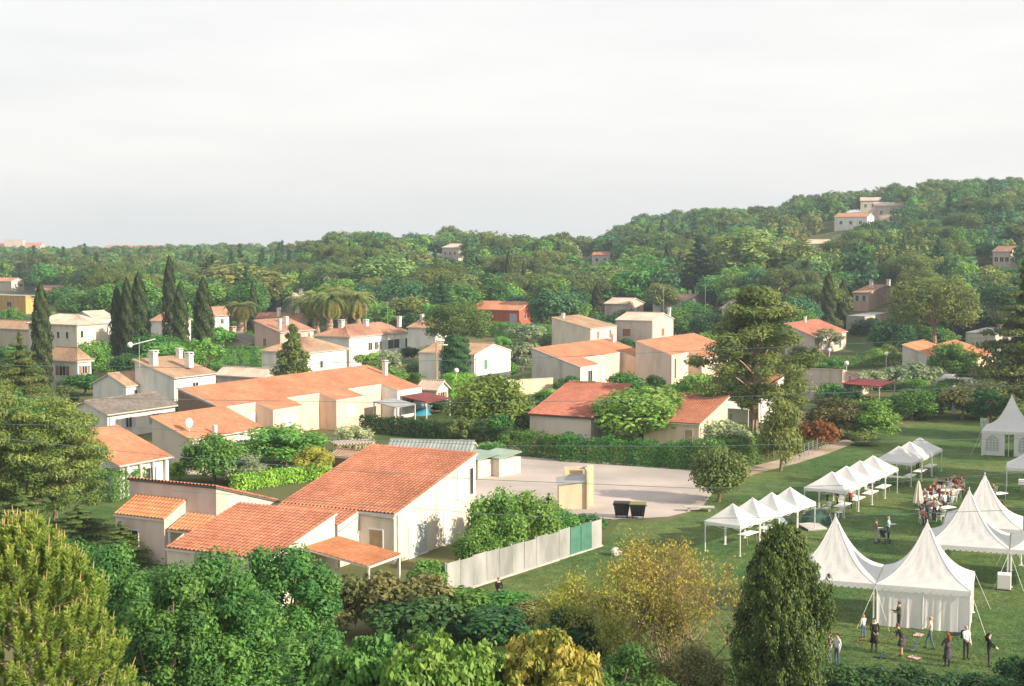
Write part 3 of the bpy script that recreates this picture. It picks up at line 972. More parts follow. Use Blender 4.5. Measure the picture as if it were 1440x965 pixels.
def protect(root, x1, y1, zt, x0=0, y0=0, pad=0):
    xs, ys = [], []
    mw = Matrix.Translation(root.location) @ Matrix.Rotation(root.rotation_euler.z, 4, 'Z')
    dep = 1e9
    for x in (x0, x1):
        for y in (y0, y1):
            for zz in (0, zt):
                p = mw @ Vector((x, y, zz)); dep = min(dep, p.y)
                a, b = proj(*p); xs.append(a); ys.append(b)
            PLANT.append((p.x, p.y, 1.0))
    PROT.append((min(xs), min(ys), max(xs), max(ys) - 0.3 * (max(ys) - min(ys)), dep))
    c = mw @ Vector(((x0 + x1) / 2, (y0 + y1) / 2, 0))
    PLANT.append((c.x, c.y, 0.5 * math.hypot(x1 - x0, y1 - y0)))

def house(name, label, px, pye, z, pxL, pxR, roof, rise, wall, roofm, wins=(), chim=(), over=0.35, near=False, cat='house', grid=GRID, fascia='fascia', zg=0.0):
    """near wall corner at column px, its eave at row pye and height z; walls run back to columns pxL and pxR"""
    N = G(px, pye, z + zg)
    if N.y > 335:       # find where the sight line meets the rising ground
        for _ in range(40):
            zg += 0.3 * (float(height(N.x, N.y)) - 0.2 - zg)
            N = G(px, pye, z + zg)
    E1, E2 = dirv(grid), dirv(grid - 90)
    Wd = along(N, -E2, pxL); Dp = along(N, E1, pxR)
    O = N - E2 * Wd
    root = thing(name, (O.x, O.y, zg), label, cat, math.radians(grid - 90))
    zl = z
    if roof == 'shed_yb': zl = z - rise
    block(root, 0, Wd, 0, Dp, roof, zl, rise, W_[wall], W_[roofm] if roofm in W_ else M[roofm], over, near, fascia)
    for w in wins:
        face, s, zc, ww, hh = w[:5]
        st = w[5] if len(w) > 5 else 'plain'
        window(root, face, (s * Dp if face == 'x' else s * Wd), zc, ww, hh, Wd, Dp, st)
    nx = sum(1 for w in wins if w[0] == 'x')
    if roof != 'flat' and N.y < 330:
        ex = Wd + over + 0.06
        ze = z + 0.04 - (rise / max(1, Wd / 2) * over if roof == 'gable_y' else (rise / Wd * over if roof == 'shed_x' else 0))
        if roof in ('shed_x', 'gable_y', 'hip'):
            gutter(root, [(ex, -over, ze), (ex, Dp + over, ze)], 0.06)
        gutter(root, [(Wd + 0.06, 0.25, -0.1), (Wd + 0.06, 0.25, ze - 0.1 if roof in ('shed_x', 'gable_y', 'hip') else z - 0.2)], 0.045)
    if nx == 0 and roof != 'flat' and z > 2.3:
        for q in ((0.3, 0.7) if Dp > 6 else (0.5,)):
            window(root, 'x', q * Dp, min(z - 1.0, 1.5 if z < 4 else z - 1.6), 0.9, 1.1, Wd, Dp, random.choice(['shut_white', 'shut_brown', 'plain', 'shut_grey']))
    for c in chim:
        fx, fy, zt = c[:3]
        chimney(root, fx * Wd, fy * Dp, zt - 1.6, zt, c[3] if len(c) > 3 else 0.55, W_[c[4]] if len(c) > 4 else None)
    protect(root, Wd, Dp, z + rise)
    return root, Wd, Dp

def canopy(root, x0, x1, y0, y1, za, zb, axis, material, posts=True, tile=False, name='porch_roof', pm='frame'):
    """lean-to roof on posts: za at the low-coordinate end, zb at the far end of the axis"""
    z = lambda x, y: za + (zb - za) * ((x - x0) / (x1 - x0) if axis == 'x' else (y - y0) / (y1 - y0))
    q = [(x0, y0), (x1, y0), (x1, y1), (x0, y1)]
    sb = MB(); slab(sb, [(x, y, z(x, y)) for x, y in q], 0.1)
    ro = sb.build(name, material if not tile else M['fascia'], root)
    tb = MB()
    up = [Vector((x, y, z(x, y) + 0.012)) for x, y in q]
    if axis == 'x':
        order = [up[1], up[2], up[3], up[0]] if zb < za else [up[3], up[0], up[1], up[2]]
    else:
        order = [up[2], up[3], up[0], up[1]] if zb < za else [up[0], up[1], up[2], up[3]]
    if tile: tiles(tb, *order)
    else: tiles(tb, *order, pitch=0.25, row=None, amp=0.03, seg=2)
    tb.build('tile_courses' if tile else 'sheeting', material, ro, kind='stuff')
    if posts:
        for x, y in q:
            pb = MB(); pb.box(x - 0.06 + (0.1 if x == x0 else -0.1), x + 0.06 + (0.1 if x == x0 else -0.1), y - 0.06 + (0.1 if y == y0 else -0.1), y + 0.06 + (0.1 if y == y0 else -0.1), -0.2, z(x, y) - 0.104)
            pb.build('post', M[pm], root)

def frame_at(name, O, deg, label, cat='house'):
    return thing(name, (O[0], O[1], 0), label, cat, math.radians(deg - 90))

# --- near house with stepped single-pitch roofs
E1, E2 = dirv(63), dirv(-27)
N0 = G(554, 726, 3.2)
O0 = N0 - E2 * 9.0
h1 = frame_at('tiled_house', O0, 63, 'cream house with three stepped terracotta single pitch roofs beside pale panel fence')
block(h1, 0, 9.0, 0.0, 11.3, 'shed_y', 3.2, 2.55, W_['cream'], W_['terracotta'], 0.12, True)
block(h1, 0, 6.3, -2.6, -0.004, 'shed_y', 2.61, 0.587, W_['cream'], W_['terracotta'], 0.0, True)
block(h1, 1.7, 9.0, -13.8, -6.9, 'shed_y', 2.9, 1.5, W_['cream'], W_['terracotta'], 0.12, True)
block(h1, -9.3, -1.8, -4.85, 1.9, 'shed_yb', 2.9, 2.0, W_['rose'], W_['terracotta'], 0.1, True, 'darkfascia')
block(h1, -8.6, -4.4, -7.0, -4.854, 'shed_y', 2.9, 0.9, W_['rose'], W_['orange'], 0.1, True)
canopy(h1, -4.25, -1.9, -6.9, -4.86, 2.3, 3.05, 'y', W_['orange'], True, True)
canopy(h1, 9.05, 13.6, -10.2, -6.6, 3.0, 2.35, 'x', W_['orange'], True, True)
pb = MB(); pb.box(-1.8, 1.696, -7.2, -6.9, -0.3, 2.3); pb.build('garden_wall', W_['rose'], h1)
window(h1, 'x', 9.35, 3.95, 1.5, 1.9, 9.0, 11.3, 'closed_white')
window(h1, 'x', 10.6, 3.95, 0.5, 1.9, 9.0, 11.3, 'plain')
window(h1, 'x', 7.1, 1.1, 1.0, 2.2, 9.0, 11.3, 'closed_white')
window(h1, 'x', 3.0, 1.1, 2.3, 2.1, 9.0, 11.3, 'closed_white')
window(h1, 'y', 7.6, 1.1, 1.0, 2.1, 9.0, 11.3, 'door', y0=0.0)
window(h1, 'y', -7.2, 1.5, 1.1, 1.1, 9.0, 11.3, 'plain', y0=-7.0)
gutter(h1, [(9.06, 0.35, -0.1), (9.06, 0.35, 3.2)])
gutter(h1, [(6.3, -0.06, 3.15), (9.1, -0.22, 3.1)], 0.07)
gutter(h1, [(6.36, -2.5, 2.4), (6.36, -0.2, 3.0)], 0.05)
chimney(h1, -0.6, 9.2, 2.0, 4.4, 0.5, W_['terracotta'], True)
protect(h1, 9, 11.3, 5.8, -9.3, -10)

# --- long terrace with alternating set-back eaves
O2 = G(250, 548, 5.7)
A1, A2 = dirv(60), dirv(-30)
h2 = frame_at('terraced_house', O2, 60, 'long salmon roofed terrace with plank clad end wall and set back eaves', 'terrace')
def vpx(O, x, z, px):
    P = Vector((O.x, O.y, z)) + A2 * x
    return along(P, A1, px)
sl = 0.29
LEN2 = vpx(O2, 8.3, 3.3, 593)
block(h2, 0, 5.9, 0, LEN2, 'shed_x', 5.7 - sl * 5.9, sl * 5.9, W_['peach'], W_['salmon'], 0.0)
for a, b, wl_ in ((384, 427, 'pink'), (473, 512, 'pink'), (559, 593, 'white')):
    ya, yb = vpx(O2, 8.3, 3.3, a), min(LEN2, vpx(O2, 8.3, 3.3, b))
    block(h2, 5.904, 8.3, ya, yb, 'shed_x', 5.7 - sl * 8.3, sl * 2.4, W_['peach' if wl_ == 'pink' else 'white'], W_['salmon'], 0.0)
    window(h2, 'x', (ya + yb) / 2, 2.0, 1.6, 1.3, 8.3, 0, 'closed_white' if wl_ == 'pink' else 'plain')
for s_, st in ((2.2, 'closed_white'), (5.2, 'closed_white'), (13.2, 'closed_white'), (22.4, 'plain'), (23.8, 'shut_white')):
    window(h2, 'x', s_, 1.9, 1.1, 2.2, 5.9, 0, st)
mb = MB()
for i in range(36):
    x = 0.05 + i * 0.2263
    if x > 5.75: break
    mb.box(x, x + 0.2, -0.05 - 0.012 * (i % 2), -0.004, 0.0, 5.7 - sl * (x + 0.22) - 0.05)
mb.build('cladding', M['plank'], h2, kind='stuff')
mb = MB(); mb.tube([(-0.05, -0.06, 5.86), (5.9, -0.06, 5.86 - sl * 5.95)], 0.09, 4); mb.build('verge', M['zinc'], h2)
chimney(h2, 3.6, LEN2 - 1.2, 4.2, 6.3, 0.5)
canopy(h2, 8.35, 11.6, LEN2 - 10.5, LEN2 - 6.2, 2.6, 2.1, 'x', M['zinc'], True)
canopy(h2, 8.35, 12.2, LEN2 - 4.8, LEN2 + 0.6, 2.7, 2.2, 'x', M['maroon'], True)
protect(h2, 8.3, LEN2, 5.5)

# --- two more terraces of the same build
O3 = G(748, 491, 6.05)
h3 = frame_at('terraced_house', O3, 60, 'salmon roofed terrace with tall weathered end wall in shade grey behind the red roof', 'terrace')
L3 = vpx(O3, 7.9, 3.6, 919); sl3 = 0.31
block(h3, 0, 5.2, 0, L3, 'shed_x', 6.05 - sl3 * 5.2, sl3 * 5.2, W_['peach'], W_['salmon'], 0.0)
for a, b in ((816, 843), (897, 919)):
    ya, yb = max(0.0, vpx(O3, 7.9, 3.6, a)), min(L3, vpx(O3, 7.9, 3.6, b))
    block(h3, 5.204, 7.9, ya, yb, 'shed_x', 6.05 - sl3 * 7.9, sl3 * 2.7, W_['cream' if a < 850 else 'peach'], W_['salmon'], 0.0)
    window(h3, 'x', (ya + yb) / 2, 2.3, 1.3, 1.5, 7.9, 0, 'shut_white' if a > 850 else 'plain')
mb = MB(); mb.add([(0, -0.03, -0.3), (7.9, -0.03, -0.3), (7.9, -0.03, 3.55), (0, -0.03, 6.0)], [(0, 1, 2, 3)]); mb.build('end_wall', W_['grey'], h3)  # sheet over the end wall, its shade put into the grey colour
mb = MB(); mb.tube([(-0.05, -0.05, 6.2), (7.95, -0.05, 6.2 - sl3 * 8)], 0.09, 4); mb.build('verge', M['zinc'], h3)
for s_ in (8.0, 10.4, 12.6):
    window(h3, 'x', s_, 1.9, 1.1, 2.2, 5.2, 0, 'closed_white')
chimney(h3, 1.5, L3 - 1.5, 4.5, 6.7, 0.55)
protect(h3, 7.9, L3, 6)

O4 = G(894, 481, 6.25)
h4 = frame_at('terraced_house', O4, 60, 'salmon roofed terrace with rose end wall beside the bushy pine', 'terrace')
L4 = 23.0; sl4 = 0.32
block(h4, 0, 6.0, 0, L4, 'shed_x', 6.25 - sl4 * 6, sl4 * 6, W_['peach'], W_['salmon'], 0.0)
ya, yb = vpx(O4, 8.2, 3.6, 987), vpx(O4, 8.2, 3.6, 1016)
block(h4, 6.004, 8.2, ya, yb, 'shed_x', 6.25 - sl4 * 8.2, sl4 * 2.2, W_['peach'], W_['salmon'], 0.0)
mb = MB(); mb.add([(0, -0.03, -0.3), (6, -0.03, -0.3), (6, -0.03, 4.25), (0, -0.03, 6.2)], [(0, 1, 2, 3)]); mb.build('end_wall', W_['rose'], h4)
window(h4, 'x', 1.3, 2.3, 0.5, 3.0, 6.0, 0, 'plain'); window(h4, 'x', 4.8, 2.2, 1.6, 2.6, 6.0, 0, 'closed_white')
window(h4, 'x', (ya + yb) / 2, 2.2, 1.5, 1.3, 8.2, 0, 'closed_white')
protect(h4, 8.2, L4, 6)

# --- houses given by their near corner in the photo
house('tiled_house', 'low house with wide brick red single pitch roof behind the dark hedge', 831, 589, 2.6, 745, 885, 'shed_y', 2.65, 'cream', 'redtile', near=True, over=0.25, fascia='darkfascia')
house('tiled_house', 'red tiled house with sunlit ochre side wall and small wooden door', 983, 598, 2.6, 905, 1023, 'shed_y', 2.05, 'sand', 'terracotta', [('y', 0.82, 1.05, 0.8, 2.0, 'door')], near=True, over=0.2)
h7, w7, d7 = house('tiled_house', 'orange tiled house with white pillared porch partly behind the big cedar', 168, 655, 2.8, 96, 237, 'shed_x', 2.1, 'white', 'salmon', [('x', 0.3, 1.1, 1.0, 2.1, 'closed_white'), ('x', 0.62, 1.1, 1.2, 2.1, 'plain')], over=0.3)
for i in range(4):
    mb = MB(); mb.tube([(w7 + 0.25, d7 * (0.12 + 0.26 * i), -0.1), (w7 + 0.25, d7 * (0.12 + 0.26 * i), 2.7)], 0.12, 8); mb.build('pillar', W_['white'], h7)
h8, w8, d8 = house('tiled_house', 'salmon tiled house with skylight and satellite dish on its roof', 270, 620, 2.8, 214, 370, 'shed_x', 1.8, 'cream', 'salmon', over=0.15)
mb = MB(); mb.box(1.2, 2.3, d8 * 0.42, d8 * 0.42 + 0.9, 0, 0.12)
o = mb.build('skylight', M['clear'], h8); o.location = (0.4, 0, 4.48); o.rotation_euler = (0, math.atan2(1.8, w8), 0)
mb = MB(); mb.tube([(0, 0, 0), (0, 0, 0.7)], 0.04, 6); mb.ball((0.1, -0.12, 1.0), 0.5, 12, 8, 0, (0.35, 1, 1))
o = mb.build('satellite_dish', M['plastic'], h8, True); o.location = (w8 * 0.75, 1.0, 3.3)
chimney(h8, w8 * 0.95, 3.4, 2.4, 3.9, 0.35, None, False)
house('slate_house', 'low white house with dark slate gable roof behind green awning hedge', 151, 583, 2.7, 92, 246, 'gable_y', 1.15, 'white', 'slate', over=0.35)
h10, w10, d10 = house('tiled_house', 'white house with brown tiled roof and two capped chimneys below tall cypresses', 245, 532, 4.5, 190, 303, 'shed_x', 1.9, 'white', 'brown', [('x', 0.5, 3.4, 1.0, 0.5, 'plain')], [(0.35, 0.12, 7.4, 0.8), (0.72, 0.62, 7.0, 0.8), (0.12, 0.95, 7.2, 0.6)], over=0.25)
block(h10, -5.2, 0.6, -2.2, 3.5, 'gable_y', 3.4, 1.3, W_['white'], W_['brown'], 0.3)
window(h10, 'x', -0.6, 2.3, 0.5, 1.0, 0.6, 0, 'plain')
house('hipped_house', 'white house with brown hipped roof behind small cone shaped conifer', 429, 496, 5.4, 368, 487, 'hip', 1.7, 'white', 'brown', [('x', 0.38, 3.4, 0.6, 1.0, 'shut_white'), ('x', 0.75, 3.2, 1.6, 1.8, 'closed_white')], [(0.2, 0.95, 7.2, 0.4)])
h12, w12, d12 = house('hipped_house', 'large white villa with brown hipped roof and glazed bays beside palm grove', 491, 474, 5.2, 443, 574, 'hip', 1.7, 'white', 'oldred',
      [('x', 0.12, 3.0, 1.5, 2.4, 'closed_white'), ('x', 0.34, 3.2, 1.1, 1.3, 'plain'), ('x', 0.44, 3.2, 0.9, 1.3, 'plain'), ('x', 0.53, 3.2, 0.9, 1.3, 'plain'), ('x', 0.74, 3.2, 3.6, 1.6, 'shut_white'), ('x', 0.92, 3.2, 2.2, 1.6, 'plain')],
      [(0.5, 0.15, 7.6, 0.8), (0.6, 0.5, 7.4, 0.7), (0.9, 0.9, 7.7, 0.6)])
h13, w13, d13 = house('gabled_house', 'white house with green shutters and brown roof behind the clipped tree', 667, 500, 4.6, 589, 718, 'gable_x', 1.3, 'white', 'brown', [('x', 0.3, 3.0, 0.9, 1.4, 'closed_green'), ('y', 0.42, 3.0, 0.9, 1.4, 'closed_green')], over=0.15)
house('tiled_house', 'pale house with weathered side wall and two narrow brown windows beside the salmon terrace', 830, 463, 5.2, 776, 867, 'shed_x', 1.9, 'cream', 'brown', [('x', 0.28, 3.9, 0.9, 1.4, 'closed_brown'), ('x', 0.75, 3.9, 0.9, 1.4, 'closed_brown')], [(0.15, 0.2, 7.6, 0.5)], over=0.1)
house('gabled_house', 'tall cream gabled house with one brown shuttered window in each face', 917, 452, 6.0, 866, 947, 'gable_x', 1.3, 'rose', 'pale', [('y', 0.3, 3.6, 1.8, 1.5, 'closed_brown'), ('x', 0.5, 3.6, 1.3, 1.5, 'closed_brown')], [(0.97, 0.85, 8.0, 0.5)], over=0.2)
h16, w16, d16 = house('tiled_house', 'low white house with pale roofs and round topped chimney before tall dark conifer', 962, 424, 4.6, 918, 1000, 'gable_x', 1.4, 'white', 'brown', [('x', 0.5, 2.6, 1.4, 1.4)], [(0.9, 0.6, 7.4, 1.1), (0.4, 0.9, 6.6, 0.6)])
house('red_house', 'brick red house with salmon roof and white door behind maroon bush', 730, 437, 5.0, 648, 746, 'shed_y', 1.8, 'red', 'salmon', [('y', 0.9, 2.4, 1.8, 3.4, 'closed_white')], over=0.2)
house('white_cottage', 'small white cottage with pyramid roof and two dark windows beside the bushy pine crown', 1040, 433, 5.0, 1015, 1058, 'hip', 2.0, 'white', 'pale', [('y', 0.3, 3.2, 0.9, 1.5), ('y', 0.72, 3.2, 0.9, 1.5)])
h19, w19, d19 = house('tiled_house', 'brick red roofed house with stepped front behind the bushy pine', 1146, 474, 3.6, 1104, 1190, 'shed_x', 2.2, 'rose', 'redtile', [('x', 0.3, 1.7, 1.6, 1.8, 'closed_white'), ('x', 0.8, 1.4, 1.2, 1.6)], [(0.1, 0.5, 6.6, 0.4)], over=0.25)
house('gabled_house', 'pink gabled house with row of shuttered windows under the wooded hill', 1222, 412, 4.8, 1200, 1266, 'gable_x', 1.5, 'pink', 'oldred', [('y', 0.25, 3.4, 0.8, 1.4, 'shut_white'), ('y', 0.7, 3.4, 0.8, 1.4, 'shut_white'), ('x', 0.5, 3.6, 1.0, 1.0)], [(0.5, 0.3, 7.4, 0.8), (0.8, 0.7, 7.4, 0.8)])
h21, w21, d21 = house('flat_roofed_house', 'grey flat roofed house with orange lean-to roof in front', 1216, 446, 5.0, 1190, 1250, 'flat', 0, 'grey', 'zinc', [('x', 0.5, 3.2, 1.6, 1.2)])
canopy(h21, w21 + 0.02, w21 + 3.2, 2.0, d21 - 1, 3.9, 2.8, 'x', W_['orange'], True, True)
house('tiled_house', 'grey walled house with bright orange roof behind silver bushes', 1308, 501, 2.9, 1269, 1336, 'shed_x', 1.6, 'grey', 'orange', over=0.12)
house('tiled_house', 'orange roofed house with cream wall behind the little orange tree', 1372, 506, 2.6, 1313, 1400, 'shed_x', 1.9, 'sand', 'orange', over=0.2)
h23, w23, d23 = house('terraced_house', 'rose walled house with triangular sunlit side and red sheet carport', 1185, 521, 4.2, 1133, 1222, 'shed_yb', 2.6, 'rose', 'terracotta', [('x', 0.25, 2.2, 0.7, 2.0, 'closed_brown')], over=0.08, cat='terrace')
canopy(h23, w23 + 0.05, w23 + 5.2, -0.4, 7.4, 2.5, 2.3, 'x', M['redmetal'], True)
h24, w24, d24 = house('tiled_house', 'house with red roof and white awning behind the bushy pine trunk', 1068, 558, 3.2, 1030, 1102, 'shed_y', 1.8, 'white', 'terracotta', [('x', 0.35, 1.4, 1.0, 2.0, 'closed_white'), ('x', 0.75, 1.4, 1.0, 2.0, 'closed_white')], over=0.2)
canopy(h24, -0.5, w24, -3.6, -0.05, 2.0, 2.5, 'y', M['frame'], True, False, 'awning')
# far left
house('hipped_house', 'tall cream house with pink tiled roof behind the leaning cypress', 108, 457, 6.4, 40, 152, 'hip', 1.5, 'cream', 'pale', [('x', 0.15, 4.6, 0.6, 1.2), ('y', 0.62, 4.4, 0.6, 1.2, 'plain'), ('y', 0.8, 4.4, 0.6, 1.2, 'plain'), ('x', 0.75, 2.0, 1.6, 1.6)])
house('hipped_house', 'cream cottage with pale roof and orange brown shutters beside leaning cypress', 109, 506, 4.3, 62, 128, 'hip', 1.5, 'white', 'brown', [('y', 0.55, 2.6, 1.3, 1.5, 'shut_brown')])
house('tiled_house', 'cream house with low brown roof beyond the big cedar', 45, 463, 4.6, -12, 66, 'gable_x', 1.3, 'cream', 'brown', [('y', 0.7, 2.6, 1.0, 1.4)])
house('flat_roofed_house', 'ochre walled building with flat roof beyond the cypresses', 36, 417, 5.5, -40, 60, 'flat', 0, 'ochre', 'zinc', [('y', 0.35, 3.0, 2.0, 1.5), ('y', 0.7, 3.0, 2.0, 1.5)])
house('gabled_house', 'pale grey gabled house with pink roof between leafy trees and cypresses', 132, 448, 4.0, 103, 160, 'gable_y', 1.4, 'white', 'pale')
house('gabled_house', 'pink house with mottled red roof and two tall chimneys by the palm tree', 394, 468, 5.6, 358, 441, 'shed_x', 1.9, 'pink', 'oldred', [('y', 0.4, 3.8, 0.8, 1.4, 'closed_brown'), ('x', 0.5, 3.8, 1.0, 1.3)], [(0.85, 0.1, 7.6, 0.5), (0.5, 0.55, 7.8, 0.6)], over=0.2)
house('tiled_house', 'low pink house with grey slate roof beside round palm', 352, 483, 3.4, 316, 372, 'shed_x', 1.6, 'rose', 'slate', [], [(0.2, 0.2, 5.9, 0.9, 'pink')])
house('gabled_house', 'small white gabled house behind the tall cypress pair', 302, 443, 5.0, 288, 322, 'gable_y', 1.6, 'white', 'oldred', [('y', 0.5, 3.2, 0.8, 1.0)])
house('hipped_house', 'white villa with grey pink hipped roof and twin chimneys in the trees', 410, 421, 4.8, 388, 440, 'hip', 1.6, 'white', 'pale', [], [(0.3, 0.3, 7.3, 0.9), (0.8, 0.6, 7.3, 0.9)])
house('tiled_house', 'brown roofed house with white chimneys behind the pink house', 420, 452, 4.4, 360, 432, 'gable_x', 1.5, 'cream', 'oldred', [], [(0.5, 0.2, 6.8, 0.6), (0.9, 0.6, 7.0, 0.7)])
house('tiled_house', 'white walled house with red roof between the cypresses', 232, 452, 5.0, 212, 268, 'gable_x', 1.5, 'white', 'oldred', [('x', 0.4, 3.0, 0.9, 1.2)])
house('tiled_house', 'low pale roofed outbuilding behind the long salmon terrace', 372, 531, 2.6, 305, 395, 'gable_x', 0.9, 'rose', 'pale')
house('tiled_house', 'small tan roofed shed house under the clipped tree', 614, 548, 2.4, 588, 630, 'gable_x', 0.9, 'white', 'pale')
house('tiled_house', 'far pale red roofed house at the wood edge', 80, 408, 4.0, 50, 104, 'gable_x', 1.3, 'white', 'oldred')
house('tiled_house', 'far red roofed cream house by the ochre building', 16, 396, 4.4, -20, 34, 'gable_x', 1.3, 'cream', 'oldred')
house('tiled_house', 'white house with tan roof beyond the big villa', 612, 462, 4.6, 574, 650, 'gable_x', 1.3, 'white', 'oldred', [], [(0.2, 0.3, 6.8, 0.6), (0.4, 0.5, 6.7, 0.5)])
house('tiled_house', 'pinkish roof almost hidden beside olive green tree', 880, 428, 4.2, 850, 905, 'gable_x', 1.3, 'rose', 'pale')
house('tiled_house', 'grey walled house behind the cedar with orange lean-to', 1400, 470, 4.5, 1358, 1432, 'flat', 0, 'grey', 'zinc')

# houses on the wooded hills
def hill_house(px, Y, wall, roofm, w, d, h, label, rise=1.5):
    x = (px - 720) / F * Y
    z = float(height(x, Y))
    r = thing('hillside_house', (x, Y, z), label, 'house', math.radians(GRID - 90 + random.uniform(-25, 25)))
    block(r, 0, w, 0, d, 'gable_x', h, rise, W_[wall], W_[roofm], 0.3)
    for k in range(3):
        window(r, 'x', d * (0.2 + 0.3 * k), h * 0.6, 1.2, 1.4, w, d)
        window(r, 'y', w * (0.2 + 0.3 * k), h * 0.6, 1.2, 1.4, w, d)
    PLANT.append((x, Y, 10)); PLANT.append((x - 2, Y - 12, 12))
    p = proj(x, Y, z)
    PROT.append((p[0] - 14, p[1] - 26, p[0] + 24, p[1] - 4, Y))
    return r
hill_house(1172, 600, 'white', 'salmon', 14, 9, 6, 'white villa with salmon roof high on the wooded hillside')
hill_house(1228, 620, 'rose', 'pale', 14, 9, 7, 'pale pink villa near the hilltop pines')
hill_house(1208, 690, 'cream', 'pale', 12, 8, 6, 'cream house on the ridge under umbrella pines')
hill_house(1130, 520, 'cream', 'pale', 12, 9, 5, 'cream house half way up the wooded hillside')
hill_house(832, 620, 'cream', 'salmon', 12, 8, 5, 'small cream house on the low saddle of the ridge')
hill_house(622, 600, 'rose', 'pale', 12, 9, 6, 'pinkish house on top of the wooded knoll')
hill_house(1395, 430, 'rose', 'oldred', 6, 6, 6, 'narrow pink house in the dark wood above the cedar')

# distant town blocks
for px, w, h, lab in ((25, 50, 9, 'pale distant apartment blocks rising over the flat tree line'), (190, 62, 6, 'long distant white building with red roof on the tree line')):
    x = (px - 720) / F * 1500
    r = thing('apartment_block', (x - w / 2, 1500, float(height(x, 1500))), lab, 'building')
    block(r, 0, w, 0, 18, 'gable_x', h + 5, 3, W_['rose' if px < 100 else 'white'], W_['salmon'], 0.5)
    for k in range(int(w / 8)):
        window(r, 'y', 4 + 8 * k, h, 3, 2.2, w, 18)
    if px < 100:
        block(r, 14, 34, -6, -0.01, 'flat', h + 11, 0, W_['rose'], M['zinc'])

